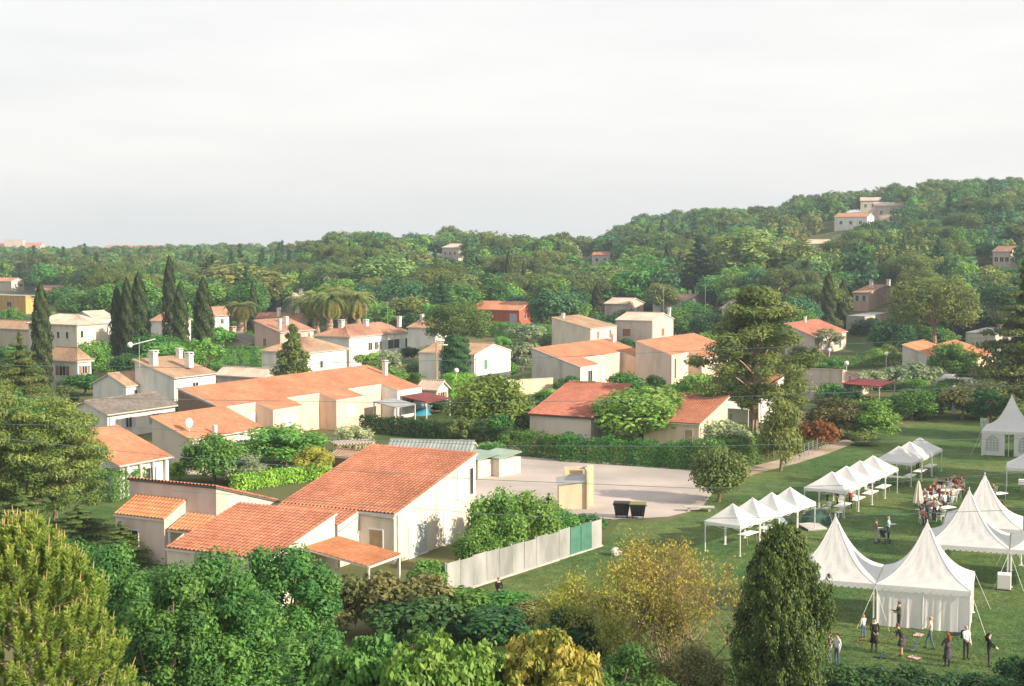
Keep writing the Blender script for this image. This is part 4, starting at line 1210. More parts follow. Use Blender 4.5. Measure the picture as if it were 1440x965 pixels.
# ------------------------------------------------------------------ tents
def pagoda(cx, cy, size, deg, label, walls=(), eave=2.35, peak=5.6, group=None):
    """pagoda tent: concave canvas roof with a spire, scalloped valance, corner posts and optional wall panels"""
    root = thing('pagoda_tent', (cx, cy, 0), label, 'tent', math.radians(deg), group)
    h = size / 2
    nr, ns = 14, 10
    v, f = [], []
    for i in range(nr + 1):
        t = i / nr
        s = (1 - t)
        zz = eave + (peak - eave) * (0.30 * t + 0.70 * t ** 2.6)
        s = s ** 1.0
        ring = []
        for side in range(4):
            a = [(-1, -1), (1, -1), (1, 1), (-1, 1)][side]; b = [(1, -1), (1, 1), (-1, 1), (-1, -1)][side]
            for k in range(ns):
                u = k / ns
                sag = 1 - 0.05 * math.sin(math.pi * u) * math.sin(math.pi * min(1, t * 1.4))
                x = (a[0] + (b[0] - a[0]) * u) * h * s * sag
                y = (a[1] + (b[1] - a[1]) * u) * h * s * sag
                rip = 0.035 * math.sin(k * 2.1 + side * 1.3 + i * 0.7) * s * (1 - s) * 2 + 0.02 * math.sin(k * 4.7 + i * 1.9) * s
                ring.append((x, y, zz + (rip if 0 < i < nr and k else 0)))
        v += ring
    m = 4 * ns
    for i in range(nr):
        for k in range(m):
            j = (k + 1) % m
            f.append((i * m + k, i * m + j, i * m + m + j, i * m + m + k))
    mb = MB().add(v, f); mb.build('roof', M['tent'], root)
    mb = MB(); mb.tube([(0, 0, peak - 0.5), (0, 0, peak + 0.08)], [0.07, 0.03], 6); mb.build('finial', M['tent'], root)
    for q in range(4):
        mb = MB(); mb.tube([Vector(v[i * m + q * ns]) * 1.0 + Vector((0, 0, 0.012)) for i in range(nr)], 0.022, 4); mb.build('seam', M['seam'], root)
        sx_, sy_ = [(-1, -1), (1, -1), (1, 1), (-1, 1)][q]
        mb = MB(); mb.tube([(sx_ * h, sy_ * h, eave - 0.05), (sx_ * (h + 0.9), sy_ * (h + 0.9), 0.02)], 0.012, 4); mb.build('guy_rope', M['seam'], root)
    for side in range(4):
        mb = MB()
        n = 14
        for k in range(n):
            u0, u1 = -h + size * k / n, -h + size * (k + 1) / n
            um = (u0 + u1) / 2
            mb.add([(u0, -h - 0.02, eave + 0.02), (u1, -h - 0.02, eave + 0.02), (u1, -h - 0.02, eave - 0.2), (u1 * 0.75 + u0 * 0.25, -h - 0.03, eave - 0.29), (u0 * 0.75 + u1 * 0.25, -h - 0.03, eave - 0.29), (u0, -h - 0.02, eave - 0.2)], [(0, 1, 2, 3, 4, 5)])
        o = mb.build('valance', M['tent'], root); o.rotation_euler = (0, 0, side * math.pi / 2)
    for x in (-1, 1):
        for y in (-1, 1):
            mb = MB(); mb.tube([(x * (h - 0.06), y * (h - 0.06), 0), (x * (h - 0.06), y * (h - 0.06), eave)], 0.05, 8); mb.box(x * (h - 0.06) - 0.13, x * (h - 0.06) + 0.13, y * (h - 0.06) - 0.13, y * (h - 0.06) + 0.13, 0.0, 0.02)
            mb.build('pole', M['tentpole'], root)
    for side, kind in walls:
        o = thing_child('side_wall', root); o.rotation_euler = (0, 0, side * math.pi / 2)
        mb = MB(); n = 40
        vv = []
        for k in range(n + 1):
            x = -h + 0.1 + (size - 0.2) * k / n
            dy = 0.03 * math.sin(k * 0.9) + 0.02 * math.sin(k * 2.3)
            vv += [(x, -h + 0.09 + dy, 0.03), (x, -h + 0.085 + dy * 0.6, 1.2), (x, -h + 0.08, eave - 0.02)]
        ff = []
        for k in range(n):
            if kind == 'door' and n * 0.42 < k < n * 0.6: continue
            for r in range(2):
                ff.append((k * 3 + r, k * 3 + 3 + r, k * 3 + 4 + r, k * 3 + 1 + r))
        mb.add(vv, ff); mb.build('panel', M['tent'], o)
        mb = MB(); mb.tube([(0, -h + 0.05, 0), (0, -h + 0.05, eave - 0.05)], 0.03, 6); mb.build('upright', M['tentpole'], o)
        if kind in ('window', 'door'):
            for sx in (-1, 1):
                w = 0.62; cx_ = sx * size * 0.24 if kind == 'window' else sx * size * 0.30
                mb = MB(); pts = [(cx_ - w, -h + 0.03, 0.55), (cx_ + w, -h + 0.03, 0.55), (cx_ + w, -h + 0.03, 1.35)]
                for q in range(1, 8):
                    a = math.pi * q / 8
                    pts.append((cx_ + w * math.cos(a), -h + 0.03, 1.35 + 0.72 * math.sin(a)))
                pts.append((cx_ - w, -h + 0.03, 1.35))
                mb.add(pts, [tuple(range(len(pts)))]); wn_ = mb.build('arched_window', M['clear'], o)
                mb = MB()
                for q in range(-1, 2): mb.box(cx_ + q * w * 0.5 - 0.025, cx_ + q * w * 0.5 + 0.025, -h + 0.012, -h + 0.022, 0.55, 1.35 + 0.6 * (1 - abs(q) * 0.25))
                for q in range(5): mb.box(cx_ - w, cx_ + w, -h + 0.002, -h + 0.010, 0.62 + q * 0.26, 0.66 + q * 0.26)
                mb.build('glazing_bar', M['tent'], wn_)
    PLANT.append((cx, cy, size))
    return root

TD = -20.0
tE, tN = dirv(TD), dirv(TD + 90)
c1 = Vector((23.3, 78.9, 0))
pagoda(c1.x, c1.y, 5.0, TD, 'white pagoda tent closed with canvas walls and arched side windows', [(0, 'plain'), (1, 'window')])
c2 = c1 - tE * 5.06
pagoda(c2.x, c2.y, 5.0, TD, 'open white pagoda tent joined to the walled tent behind the cypress')
c3 = at(1363, 690, 89.6)
pagoda(c3.x, c3.y, 5.0, TD, 'open white pagoda tent behind the walled tent, nearest the dining crowd')
c4 = at(1385, 668, 95.5)
pagoda(c4.x, c4.y, 5.0, TD, 'open white pagoda tent with the highest spire behind the dining crowd')
c5 = c3 + tE * 5.06
pagoda(c5.x, c5.y, 5.0, TD, 'open white pagoda tent beyond the two dining crowd spires')
c6 = G(1432, 642, 0) + Vector((0, 2.2, 0))
pagoda(c6.x, c6.y, 5.2, TD - 4, 'walled white pagoda tent standing alone far up the lawn', [(0, 'door'), (1, 'window'), (3, 'window')], 2.5, 6.0)

def gazebo(cx, cy, size, deg, label, group):
    root = thing('gazebo', (cx, cy, 0), label, 'gazebo', math.radians(deg), group)
    h = size / 2
    ev, pk = 2.12, 3.3
    nr, ns = 6, 6
    v, f = [], []
    for i in range(nr + 1):
        t = i / nr; s = 1 - t
        for side in range(4):
            a = [(-1, -1), (1, -1), (1, 1), (-1, 1)][side]; b = [(1, -1), (1, 1), (-1, 1), (-1, -1)][side]
            for k in range(ns):
                u = k / ns
                sag = math.sin(math.pi * u)
                x = (a[0] + (b[0] - a[0]) * u) * h * s; y = (a[1] + (b[1] - a[1]) * u) * h * s
                v.append((x, y, ev + (pk - ev) * (0.8 * t + 0.2 * t * t) - 0.10 * sag * math.sin(math.pi * t) - 0.03 * sag * (1 - t)))
    m = 4 * ns
    for i in range(nr):
        for k in range(m):
            j = (k + 1) % m
            f.append((i * m + k, i * m + j, i * m + m + j, i * m + m + k))
    MB().add(v, f).build('canopy', M['tent'], root)
    for side in range(4):
        mb = MB()
        n = 8
        vv = []
        for k in range(n + 1):
            x = -h + size * k / n
            vv += [(x, -h - 0.006, ev + 0.003 - 0.03 * math.sin(math.pi * k / n)), (x, -h - 0.015 - 0.02 * math.sin(k * 1.7), ev - 0.24 - 0.02 * math.sin(k))]
        mb.add(vv, [(2 * k, 2 * k + 1, 2 * k + 3, 2 * k + 2) for k in range(n)])
        o = mb.build('valance', M['tent'], root); o.rotation_euler = (0, 0, side * math.pi / 2)
    for x in (-1, 1):
        for y in (-1, 1):
            mb = MB(); mb.box(x * (h - 0.04) - 0.03, x * (h - 0.04) + 0.03, y * (h - 0.04) - 0.03, y * (h - 0.04) + 0.03, 0, ev); mb.box(x * (h - 0.04) - 0.08, x * (h - 0.04) + 0.08, y * (h - 0.04) - 0.08, y * (h - 0.04) + 0.08, 0, 0.02)
            mb.build('leg', M['tentpole'], root)
    mb = MB()
    for a, b in ((0, 1), (1, 2), (2, 3), (3, 0)):
        p = [(-1, -1), (1, -1), (1, 1), (-1, 1)]
        A = Vector((p[a][0] * (h - 0.05), p[a][1] * (h - 0.05), 0)); B = Vector((p[b][0] * (h - 0.05), p[b][1] * (h - 0.05), 0))
        for k in range(2):
            P, Q = A.lerp(B, k / 2), A.lerp(B, (k + 1) / 2)
            mb.tube([P + Vector((0, 0, ev - 0.08)), Q + Vector((0, 0, ev - 0.38))], 0.015, 4)
            mb.tube([P + Vector((0, 0, ev - 0.38)), Q + Vector((0, 0, ev - 0.08))], 0.015, 4)
    mb.build('truss', M['tentpole'], root)
    PLANT.append((cx, cy, size))
    return root

ORD = ['first', 'second', 'third', 'fourth']
GAZ = []
for r, (p0, p1, cnt, rowname) in enumerate((((1041, 783), (1147, 746), 4, 'the row beside the autumn tree'), ((1188, 729), (1263, 693), 4, 'the middle row with tables and chairs'), ((1282, 685), (1325, 663), 3, 'the short row farthest up the lawn'))):
    a, b = G(*p0), G(*p1)
    d = (b - a); stp = d.length / cnt; d.normalize()
    left = Vector((-d.y, d.x, 0))
    deg = math.degrees(math.atan2(d.y, d.x)) - 90
    for i in range(cnt):
        c = a + d * stp * (i + 0.5) + left * (stp / 2)
        GAZ.append((c, d, left, stp, r, i))
        gazebo(c.x, c.y, stp * 0.985, deg, f'white pop up gazebo, {ORD[i]} one along in {rowname}', 'white pop up gazebos on the lawn')
c7 = G(1416, 692) + dirv(TD) * 1.5 + dirv(TD + 90) * 1.5
gazebo(c7.x, c7.y, 3.2, TD, 'white pop up gazebo standing by itself near the lone walled tent', 'white pop up gazebos on the lawn')

# ------------------------------------------------------------------ furniture
def table(loc, deg, ln, label, wd=0.75, h=0.74, cloth=None, group='folding tables on the lawn'):
    root = thing('folding_table', loc, label, 'table', math.radians(deg), group)
    mb = MB(); mb.bbox(-ln / 2, ln / 2, -wd / 2, wd / 2, h - 0.05, h, 0.012); mb.build('table_top', M['plastic'], root)
    for x in (-1, 1):
        for y in (-1, 1):
            mb = MB(); mb.tube([(x * (ln / 2 - 0.2), y * (wd / 2 - 0.08), 0), (x * (ln / 2 - 0.25), y * (wd / 2 - 0.1), h - 0.05)], 0.02, 6); mb.build('leg', M['steel'], root)
    return root

def chair(loc, deg, label, group='white plastic chairs on the lawn'):
    root = thing('plastic_chair', loc, label, 'chair', math.radians(deg), group)
    mb = MB(); mb.bbox(-0.22, 0.22, -0.21, 0.21, 0.41, 0.45, 0.015); mb.build('seat', M['plastic'], root)
    for x in (-1, 1):
        for y in (-1, 1):
            mb = MB(); mb.tube([(x * 0.23, y * 0.23, 0), (x * 0.2, y * 0.19, 0.41)], 0.022, 5); mb.build('leg', M['plastic'], root)
    mb = MB()
    for k in range(5):
        x = -0.18 + 0.09 * k
        mb.tube([(x, -0.21, 0.44), (x * 1.05, -0.29, 0.84)], 0.02, 4)
    mb.tube([(-0.23, -0.29, 0.85), (0, -0.31, 0.88), (0.23, -0.29, 0.85)], 0.03, 5)
    mb.build('backrest', M['plastic'], root)
    for x in (-1, 1):
        mb = MB(); mb.tube([(x * 0.23, -0.26, 0.64), (x * 0.25, 0.18, 0.64), (x * 0.23, 0.2, 0.43)], 0.02, 5); mb.build('armrest', M['plastic'], root)
    return root

for c, d, left, stp, r, i in GAZ:
    dg = math.degrees(math.atan2(d.y, d.x))
    if r == 0 and i in (1, 2):
        table(c + left * 0.3, dg, 1.8, f'white folding table under the {ORD[i]} gazebo beside the autumn tree')
    if r == 1:
        table(c - left * 0.9, dg, 2.2, f'white folding table at the open side of the {ORD[i]} gazebo in the middle row')
        chair(c + left * 0.2 - d * 0.5, dg + 80 + 30 * i, f'white plastic chair pulled back under the {ORD[i]} gazebo in the middle row')
        if i == 0:
            chair(c - left * 1.2 - d * 1.7, dg + 60, 'white plastic chair outside the end of the middle gazebo row')
            chair(c + left * 0.9 - d * 1.2, dg + 150, 'white plastic chair at the corner leg of the middle gazebo row')
    if r == 2:
        table(c - left * 1.0, dg, 2.2, f'white folding table at the {ORD[i]} gazebo of the short row')
        if i == 0:
            table(c - d * 1.2 + left * 0.2, dg + 90, 2.4, 'white folding table across the open end of the short gazebo row')
for k in range(3):
    table(c7 + dirv(TD) * (0.3) + dirv(TD + 90) * (-1.2 + 1.1 * k), TD, 1.8, ['white table at the front of the lone gazebo', 'white table in the middle of the lone gazebo', 'white table at the back of the lone gazebo'][k])

# dome tent and tilted boards beside the first gazebo row
g = G(1148, 737)
root = thing('dome_tent', g, 'small dark green dome tent beside the gazebo row', 'tent', 0.6)
v, f = [], []
for i in range(9):
    a = math.pi * i / 8
    for k in range(7):
        q = -1 + 2 * k / 6
        w = math.sqrt(max(0.02, 1 - (abs(q) ** 2.5)))
        v.append((q * 1.3, -math.cos(a) * 0.95 * w, math.sin(a) * 1.15 * w))
for i in range(8):
    for k in range(6):
        f.append((i * 7 + k, i * 7 + k + 1, i * 7 + 8 + k, i * 7 + 7 + k))
MB().add(v, f).build('fly_sheet', M['tarp'], root, True)
mb = MB()
for sg in (-1, 1):
    mb.tube([(sg * 1.2 * math.cos(math.pi * q / 10), -sg * 0.9 * math.cos(math.pi * q / 10) * 0.9, 1.18 * math.sin(math.pi * q / 10)) for q in range(11)], 0.015, 4)
mb.build('tent_rod', M['steel'], root)
def board(loc, deg, tilt, w, l, label, m='concrete'):
    root = thing('display_board', loc, label, 'board', math.radians(deg))
    mb = MB(); mb.bbox(-w / 2, w / 2, 0, l, 0, 0.05, 0.01); o = mb.build('panel', M[m], root); o.rotation_euler = (tilt, 0, 0); o.location = (0, 0, 0.08)
    for s in (-1, 1):
        mb = MB(); mb.tube([(s * (w / 2 - 0.08), l * math.cos(tilt) * 0.85, 0), (s * (w / 2 - 0.08), l * math.cos(tilt) * 0.8, l * math.sin(tilt) * 0.8 + 0.06)], 0.02, 5); mb.build('leg', M['steel'], root)
    mb = MB(); mb.box(-w / 2, w / 2, -0.02, 0.05, 0.0, 0.09); mb.build('foot_rail', M['steel'], root)
board(G(1150, 746), 20, 0.12, 1.6, 1.5, 'grey flat platform board lying before the dome tent')
board(G(1118, 757), 60, 0.85, 0.9, 1.9, 'blue grey board leaning steeply at the third gazebo beside the autumn tree', 'carblue')
board(G(1165, 738), 35, 1.1, 0.9, 0.7, 'white propped panel beside the dome tent', 'plastic')

# closed parasol
g = G(1291, 718)
root = thing('parasol', g, 'closed beige parasol standing on the lawn by the dining crowd', 'parasol')
mb = MB(); mb.tube([(0, 0, 0), (0, 0, 2.45)], 0.025, 6); mb.build('pole', M['steel'], root)
mb = MB()
v, f = [], []
for i, (zz, rr) in enumerate(((2.4, 0.03), (2.25, 0.09), (1.9, 0.17), (1.4, 0.24), (0.9, 0.33), (0.6, 0.36))):
    for k in range(16):
        q = rr * (1 + 0.22 * (-1) ** k)
        v.append((q * math.cos(2 * math.pi * k / 16), q * math.sin(2 * math.pi * k / 16), zz))
for i in range(5):
    for k in range(16):
        j = (k + 1) % 16; f.append((i * 16 + k, i * 16 + 16 + k, i * 16 + 16 + j, i * 16 + j))
mb.add(v, f); mb.build('cover', M['parasol'], root)
mb = MB(); mb.tube([(0, 0, 0), (0, 0, 0.08)], [0.3, 0.25], 10); mb.build('base', M['concrete'], root)

# white cabinet and crates by the tents
g = G(1412, 829)
root = thing('cabinet', g, 'white box cabinet standing beneath the corner of the open tents', 'cabinet', math.radians(TD))
mb = MB(); mb.bbox(-0.4, 0.4, -0.35, 0.35, 0.08, 1.0, 0.02); mb.build('body', M['plastic'], root)
mb = MB(); mb.box(-0.36, 0.36, -0.372, -0.352, 0.14, 0.94); mb.build('door', M['frame'], root)
for x in (-1, 1):
    for y in (-1, 1):
        mb = MB(); mb.tube([(x * 0.32, y * 0.28, 0), (x * 0.32, y * 0.28, 0.08)], 0.03, 6); mb.build('foot', M['black'], root)

# ------------------------------------------------------------------ people
SKIN = [mat('skin_%d' % i, c, 0.6) for i, c in enumerate([(0.62, 0.38, 0.27), (0.52, 0.30, 0.20), (0.68, 0.45, 0.34)])]
HAIR = {'dark': mat('hair_dark', (0.03, 0.02, 0.015), 0.6), 'brown': mat('hair_brown', (0.12, 0.06, 0.03), 0.6), 'red': mat('hair_red', (0.26, 0.08, 0.03), 0.6), 'fair': mat('hair_fair', (0.45, 0.30, 0.14), 0.6), 'grey': mat('hair_grey', (0.4, 0.38, 0.36), 0.6)}
CLOTH = {}
def cloth(c):
    if c not in CLOTH:
        CLOTH[c] = mat('cloth_%d' % len(CLOTH), c, 0.9, tuple(x * 0.8 for x in c), 9.0, 3)
    return CLOTH[c]
SHOE = mat('shoe', (0.05, 0.045, 0.04), 0.7)

def person(loc, deg, label, top=(0.3, 0.3, 0.3), legs=(0.08, 0.1, 0.18), hair='dark', pose='stand', size=1.72, long_sleeve=True, long_hair=False, arms=None, group=None, bag=None, lean=0.0, skirt=False, child=False, longcoat=False):
    root = thing('person', loc, label, 'person', math.radians(deg), group)
    k = size / 1.72
    sk = random.choice(SKIN)
    J, Ed, Rd, Kd = [], [], [], []
    def j(p, r, parent=None, kind=0):
        J.append(Vector(p)); Rd.append(r)
        if parent is not None:
            Ed.append((parent, len(J) - 1)); Kd.append(kind)
        return len(J) - 1
    sit = pose == 'sit'
    hz = 0.5 if sit else (0.4 if pose == 'crouch' else 0.93)
    bend = lean
    up = lambda h, f=0.0, s=0.0: (s, f + math.sin(bend) * h, hz + math.cos(bend) * h)
    pel = j((0, 0, hz), 0.125)
    sp = j(up(0.22), 0.115, pel, 1)
    ch = j(up(0.42), 0.135, sp, 1)
    nk = j(up(0.56), 0.05, ch, 0)
    hd = j(up(0.66, 0.015), 0.085, nk, 0)
    tp = j(up(0.75, 0.0), 0.075, hd, 0)
    ns = j(up(0.655, 0.115), 0.018, hd, 0)
    if arms is None: arms = ('down', 'down')
    for sg, am in ((-1, arms[0]), (1, arms[1])):
        sh = j(up(0.47, 0.0, sg * 0.185), 0.062, ch, 1)
        S = J[sh]
        if am == 'down': el, wr = S + Vector((sg * 0.05, -0.03, -0.28)), S + Vector((sg * 0.06, 0.07, -0.53))
        elif am == 'fwd': el, wr = S + Vector((sg * 0.03, 0.10, -0.26)), S + Vector((sg * -0.02, 0.36, -0.20))
        elif am == 'up': el, wr = S + Vector((sg * 0.06, 0.18, -0.18)), S + Vector((sg * -0.06, 0.24, 0.07))
        elif am == 'out': el, wr = S + Vector((sg * 0.26, 0.05, -0.10)), S + Vector((sg * 0.47, 0.18, -0.04))
        elif am == 'hip': el, wr = S + Vector((sg * 0.17, -0.05, -0.22)), S + Vector((sg * 0.03, 0.10, -0.40))
        else: el, wr = S + Vector((sg * 0.04, 0.12, -0.27)), S + Vector((sg * -0.08, 0.33, -0.38))
        e = j(el, 0.045, sh, 1)
        d = (wr - el)
        w = j(wr, 0.032, e, 1 if long_sleeve else 0)
        dn = d.normalized()
        pm = j(wr + dn * 0.07, 0.032, w, 0)
        side = dn.cross(Vector((0, 0, 1)))
        side = side.normalized() if side.length > 0.1 else Vector((1, 0, 0))
        cl = side.cross(dn) * -0.02
        for q, ln in ((-1.5, 0.062), (-0.5, 0.078), (0.5, 0.082), (1.5, 0.07)):
            a = j(J[pm] + side * q * 0.02 + dn * 0.035, 0.0095, pm, 0)
            j(J[a] + dn * ln * 0.8 + cl, 0.008, a, 0)
        a = j(J[w] + side * 0.04 + dn * 0.045, 0.011, w, 0)
        j(J[a] + side * 0.02 + dn * 0.05, 0.009, a, 0)
    for sg in (-1, 1):
        hp = j((sg * 0.095, 0, hz - 0.04), 0.09, pel, 2)
        if sit: kn, an = Vector((sg * 0.12, 0.43, 0.5)), Vector((sg * 0.12, 0.42 + 0.05 * sg, 0.08))
        elif pose == 'walk': kn, an = Vector((sg * 0.1, 0.14 * sg + 0.06, 0.5)), Vector((sg * 0.1, 0.24 * sg, 0.08 if sg > 0 else 0.10))
        elif pose == 'crouch': kn, an = Vector((sg * 0.13, 0.33, 0.52)), Vector((sg * 0.12, 0.02, 0.08))
        else: kn, an = Vector((sg * 0.105, 0.02, 0.5)), Vector((sg * 0.11, 0.0, 0.08))
        kk = j(kn, 0.062, hp, 0 if skirt else 2)
        ak = j(an, 0.042, kk, 0 if skirt else 2)
        he = j(an + Vector((0, -0.03, -0.035)), 0.04, ak, 3)
        j(an + Vector((sg * 0.02, 0.17, -0.045)), 0.035, he, 3)


    me = bpy.data.meshes.new('body')
    me.from_pydata([tuple(p * k) for p in J], Ed, [])
    o = bpy.data.objects.new('body', me)
    COL.objects.link(o)
    md = o.modifiers.new('skin', 'SKIN'); md.use_smooth_shade = True
    for i, sv in enumerate(me.skin_vertices[0].data):
        sv.radius = (Rd[i] * k, Rd[i] * k); sv.use_root = (i == 0)
    me.skin_vertices[0].data[ch].radius = (0.165 * k, 0.105 * k)
    ms = o.modifiers.new('sub', 'SUBSURF'); ms.levels = 1; ms.render_levels = 1
    PEOPLE.append((o, root, J, Ed, Kd, k, (sk, cloth(top), cloth(legs), SHOE)))
    # hair
    mb = MB(); H = Vector(up(0.69, -0.012)) * k
    v, f = [], []
    for i in range(6):
        th = 0.05 + (math.pi * 0.56) * i / 5
        for q in range(12):
            ph = 2 * math.pi * q / 12
            face = max(0.0, math.sin(ph)) * (i / 5)
            r = (0.106 + 0.006 * math.sin(q * 2.1)) * k
            z = math.cos(th) * r + face * 0.075 * k
            v.append((H.x + r * 0.92 * math.sin(th) * math.cos(ph), H.y + r * math.sin(th) * math.sin(ph) - face * 0.01, H.z + z))
    for i in range(5):
        for q in range(12):
            b = (q + 1) % 12; f.append((i * 12 + q, i * 12 + 12 + q, i * 12 + 12 + b, i * 12 + b))
    f.append(tuple(range(11, -1, -1)))
    mb.add(v, f)
    if long_hair:
        mb.tube([H + Vector((0, -0.06, 0.02)) * k, H + Vector((0, -0.10, -0.14)) * k, H + Vector((0, -0.11, -0.32)) * k], [0.09 * k, 0.11 * k, 0.05 * k], 9)
    mb.build('hair', HAIR[hair], root, True)
    for sg in (-1, 1):
        mb = MB(); e = Vector(up(0.675, 0.092, sg * 0.033)) * k; mb.ball(e, 0.011 * k, 6, 4); mb.build('eye', HAIR['dark'], root)
    if longcoat or skirt:
        mb = MB(); b = Vector((0, 0, hz)) * k
        mb.tube([b + Vector((0, 0, 0.12 * k)), b - Vector((0, 0, 0.1 * k)), b - Vector((0, 0, (0.5 if longcoat else 0.38) * k))], [0.15 * k, 0.19 * k, 0.24 * k], 12)
        mb.build('coat' if longcoat else 'skirt', cloth(top if longcoat else legs), root, True)
    if bag:
        mb = MB(); b = Vector(up(0.32, -0.2)) * k
        mb.bbox(b.x - 0.15, b.x + 0.15, b.y - 0.08, b.y + 0.08, b.z - 0.2, b.z + 0.2, 0.04)
        mb.build('backpack', M['black'], root)
    return root
PEOPLE = []

def finish_people():
    """turn each grown skin into one plain body mesh with clothes told apart by the nearest limb"""
    dg = bpy.context.evaluated_depsgraph_get()
    for o, root, J, Ed, Kd, k, mats in PEOPLE:
        me = bpy.data.meshes.new_from_object(o.evaluated_get(dg))
        cs = np.empty(len(me.polygons) * 3, dtype=np.float32); me.polygons.foreach_get('center', cs); cs = cs.reshape(-1, 3)
        best = np.full(len(cs), 1e9); mi = np.zeros(len(cs), dtype=np.int32)
        for (a, b), kd in zip(Ed, Kd):
            A, B = np.array(J[a]) * k, np.array(J[b]) * k
            d = B - A; t = np.clip(((cs - A) @ d) / max(1e-9, d @ d), 0, 1)
            ds = np.linalg.norm(cs - (A + t[:, None] * d), axis=1)
            m = ds < best; best[m] = ds[m]; mi[m] = kd
        me.materials.clear()
        for m in mats: me.materials.append(m)
        me.polygons.foreach_set('material_index', mi)
        me.polygons.foreach_set('use_smooth', [True] * len(me.polygons))
        old = o.data
        o.modifiers.clear(); o.data = me; o.parent = root
        bpy.data.meshes.remove(old)

def pp(px, py): 
    g = G(px, py); return Vector((g.x, g.y, 0.004))
person(pp(1214, 897), 20, 'small child in white top and jeans beside the walled tent', (0.75, 0.75, 0.73), (0.12, 0.18, 0.3), 'fair', size=1.25, arms=('down', 'x'), child=True)
person(pp(1229, 915), 180, 'person in long dark coat with orange scarf in front of the walled tent', (0.035, 0.025, 0.02), (0.03, 0.03, 0.03), 'dark', longcoat=True, arms=('x', 'x'))
person(pp(1264, 890), 90, 'person in olive shirt reading a phone against the tent wall', (0.09, 0.09, 0.05), (0.05, 0.05, 0.05), 'brown', arms=('fwd', 'fwd'))
person(pp(1268, 923), 70, 'person in black tee and grey skirt leaning over blue hoop', (0.02, 0.02, 0.022), (0.10, 0.09, 0.10), 'brown', arms=('x', 'down'), lean=0.35, skirt=True, long_sleeve=False)
person(pp(1308, 913), 60, 'person in beige tee and jeans walking past the tent wall', (0.55, 0.47, 0.38), (0.10, 0.15, 0.2), 'fair', pose='walk', arms=('x', 'down'), long_sleeve=False)
person(pp(1332, 938), 20, 'person with long red hair and grey cardigan seen from behind', (0.09, 0.085, 0.10), (0.03, 0.035, 0.05), 'red', long_hair=True, longcoat=True, arms=('x', 'x'))
person(pp(1358, 927), 200, 'person in white shirt with black backpack at the tent corner', (0.72, 0.72, 0.72), (0.035, 0.03, 0.03), 'grey', bag=True, arms=('down', 'x'))
person(pp(1390, 938), 250, 'person with long dark hair holding a dark bag beside the backpacker', (0.012, 0.012, 0.014), (0.06, 0.05, 0.06), 'dark', long_hair=True, arms=('x', 'x'))
person(pp(1177, 935), 120, 'person in white top half hidden behind the cypress', (0.7, 0.7, 0.72), (0.1, 0.12, 0.2), 'dark', arms=('down', 'x'), size=1.6)
person(pp(1167, 931), 60, 'person in pale pink top beside the cypress', (0.6, 0.42, 0.36), (0.2, 0.2, 0.25), 'brown', size=1.6)
person(pp(1232, 764), 70, 'person in mauve jacket and pale jeans beside the pushchair', (0.26, 0.16, 0.17), (0.38, 0.42, 0.48), 'brown', arms=('down', 'fwd'))
person(pp(1249, 760), 240, 'person in pale blue jacket pushing the pushchair', (0.40, 0.58, 0.66), (0.03, 0.05, 0.08), 'fair', arms=('fwd', 'fwd'))
person(pp(1290, 664), 200, 'person in dark red coat under the short gazebo row', (0.16, 0.03, 0.03), (0.03, 0.03, 0.035), 'dark')
person(pp(701, 838), 200, 'person in black hoodie crouching on the grass near the panel fence', (0.015, 0.015, 0.016), (0.05, 0.05, 0.055), 'brown', pose='crouch', size=1.6, arms=('x', 'x'))
person(pp(772, 724), 150, 'person in black jacket walking behind the garden bush by the yard', (0.012, 0.012, 0.014), (0.02, 0.02, 0.025), 'dark')
person(pp(1163, 713), 250, 'person in beige top at the end table of the middle gazebo row', (0.5, 0.42, 0.33), (0.06, 0.06, 0.08), 'brown', arms=('fwd', 'x'))
person(pp(1196, 716), 30, 'person in red jumper under the first gazebo of the middle row', (0.40, 0.05, 0.04), (0.03, 0.03, 0.04), 'dark', arms=('x', 'x'))
person(pp(1178, 712), 90, 'person in dark clothes deep under the middle gazebo row', (0.02, 0.02, 0.02), (0.03, 0.03, 0.03), 'dark')
# diners on chairs round the tables behind the spires
rows = [(1296, 712), (1302, 722), (1310, 716), (1318, 725), (1325, 716), (1318, 704), (1330, 708), (1308, 703), (1313, 698), (1327, 699), (1337, 696), (1340, 705), (1346, 692), (1352, 699), (1333, 690), (1342, 686), (1352, 688), (1306, 730), (1298, 737), (1322, 733), (1392, 706), (1399, 713), (1406, 722), (1396, 698)]
tops = [(0.02, 0.02, 0.025), (0.03, 0.03, 0.03), (0.55, 0.52, 0.48), (0.70, 0.68, 0.64), (0.38, 0.34, 0.28), (0.05, 0.035, 0.035), (0.02, 0.02, 0.02), (0.35, 0.10, 0.06), (0.20, 0.10, 0.07), (0.7, 0.7, 0.7), (0.72, 0.7, 0.68), (0.6, 0.5, 0.42), (0.42, 0.06, 0.05), (0.45, 0.10, 0.05), (0.03, 0.03, 0.03), (0.5, 0.18, 0.1), (0.38, 0.08, 0.07), (0.5, 0.45, 0.4), (0.5, 0.14, 0.08), (0.10, 0.09, 0.10), (0.08, 0.04, 0.04), (0.02, 0.015, 0.015), (0.3, 0.05, 0.05), (0.45, 0.25, 0.15)]
nm = ['navy', 'charcoal', 'stone', 'off white', 'khaki', 'dark brown', 'black', 'rust', 'brown', 'white', 'cream', 'beige', 'scarlet', 'brick red', 'jet black', 'coral', 'crimson', 'oatmeal', 'orange red', 'slate grey', 'maroon', 'inky black', 'ruby', 'copper']
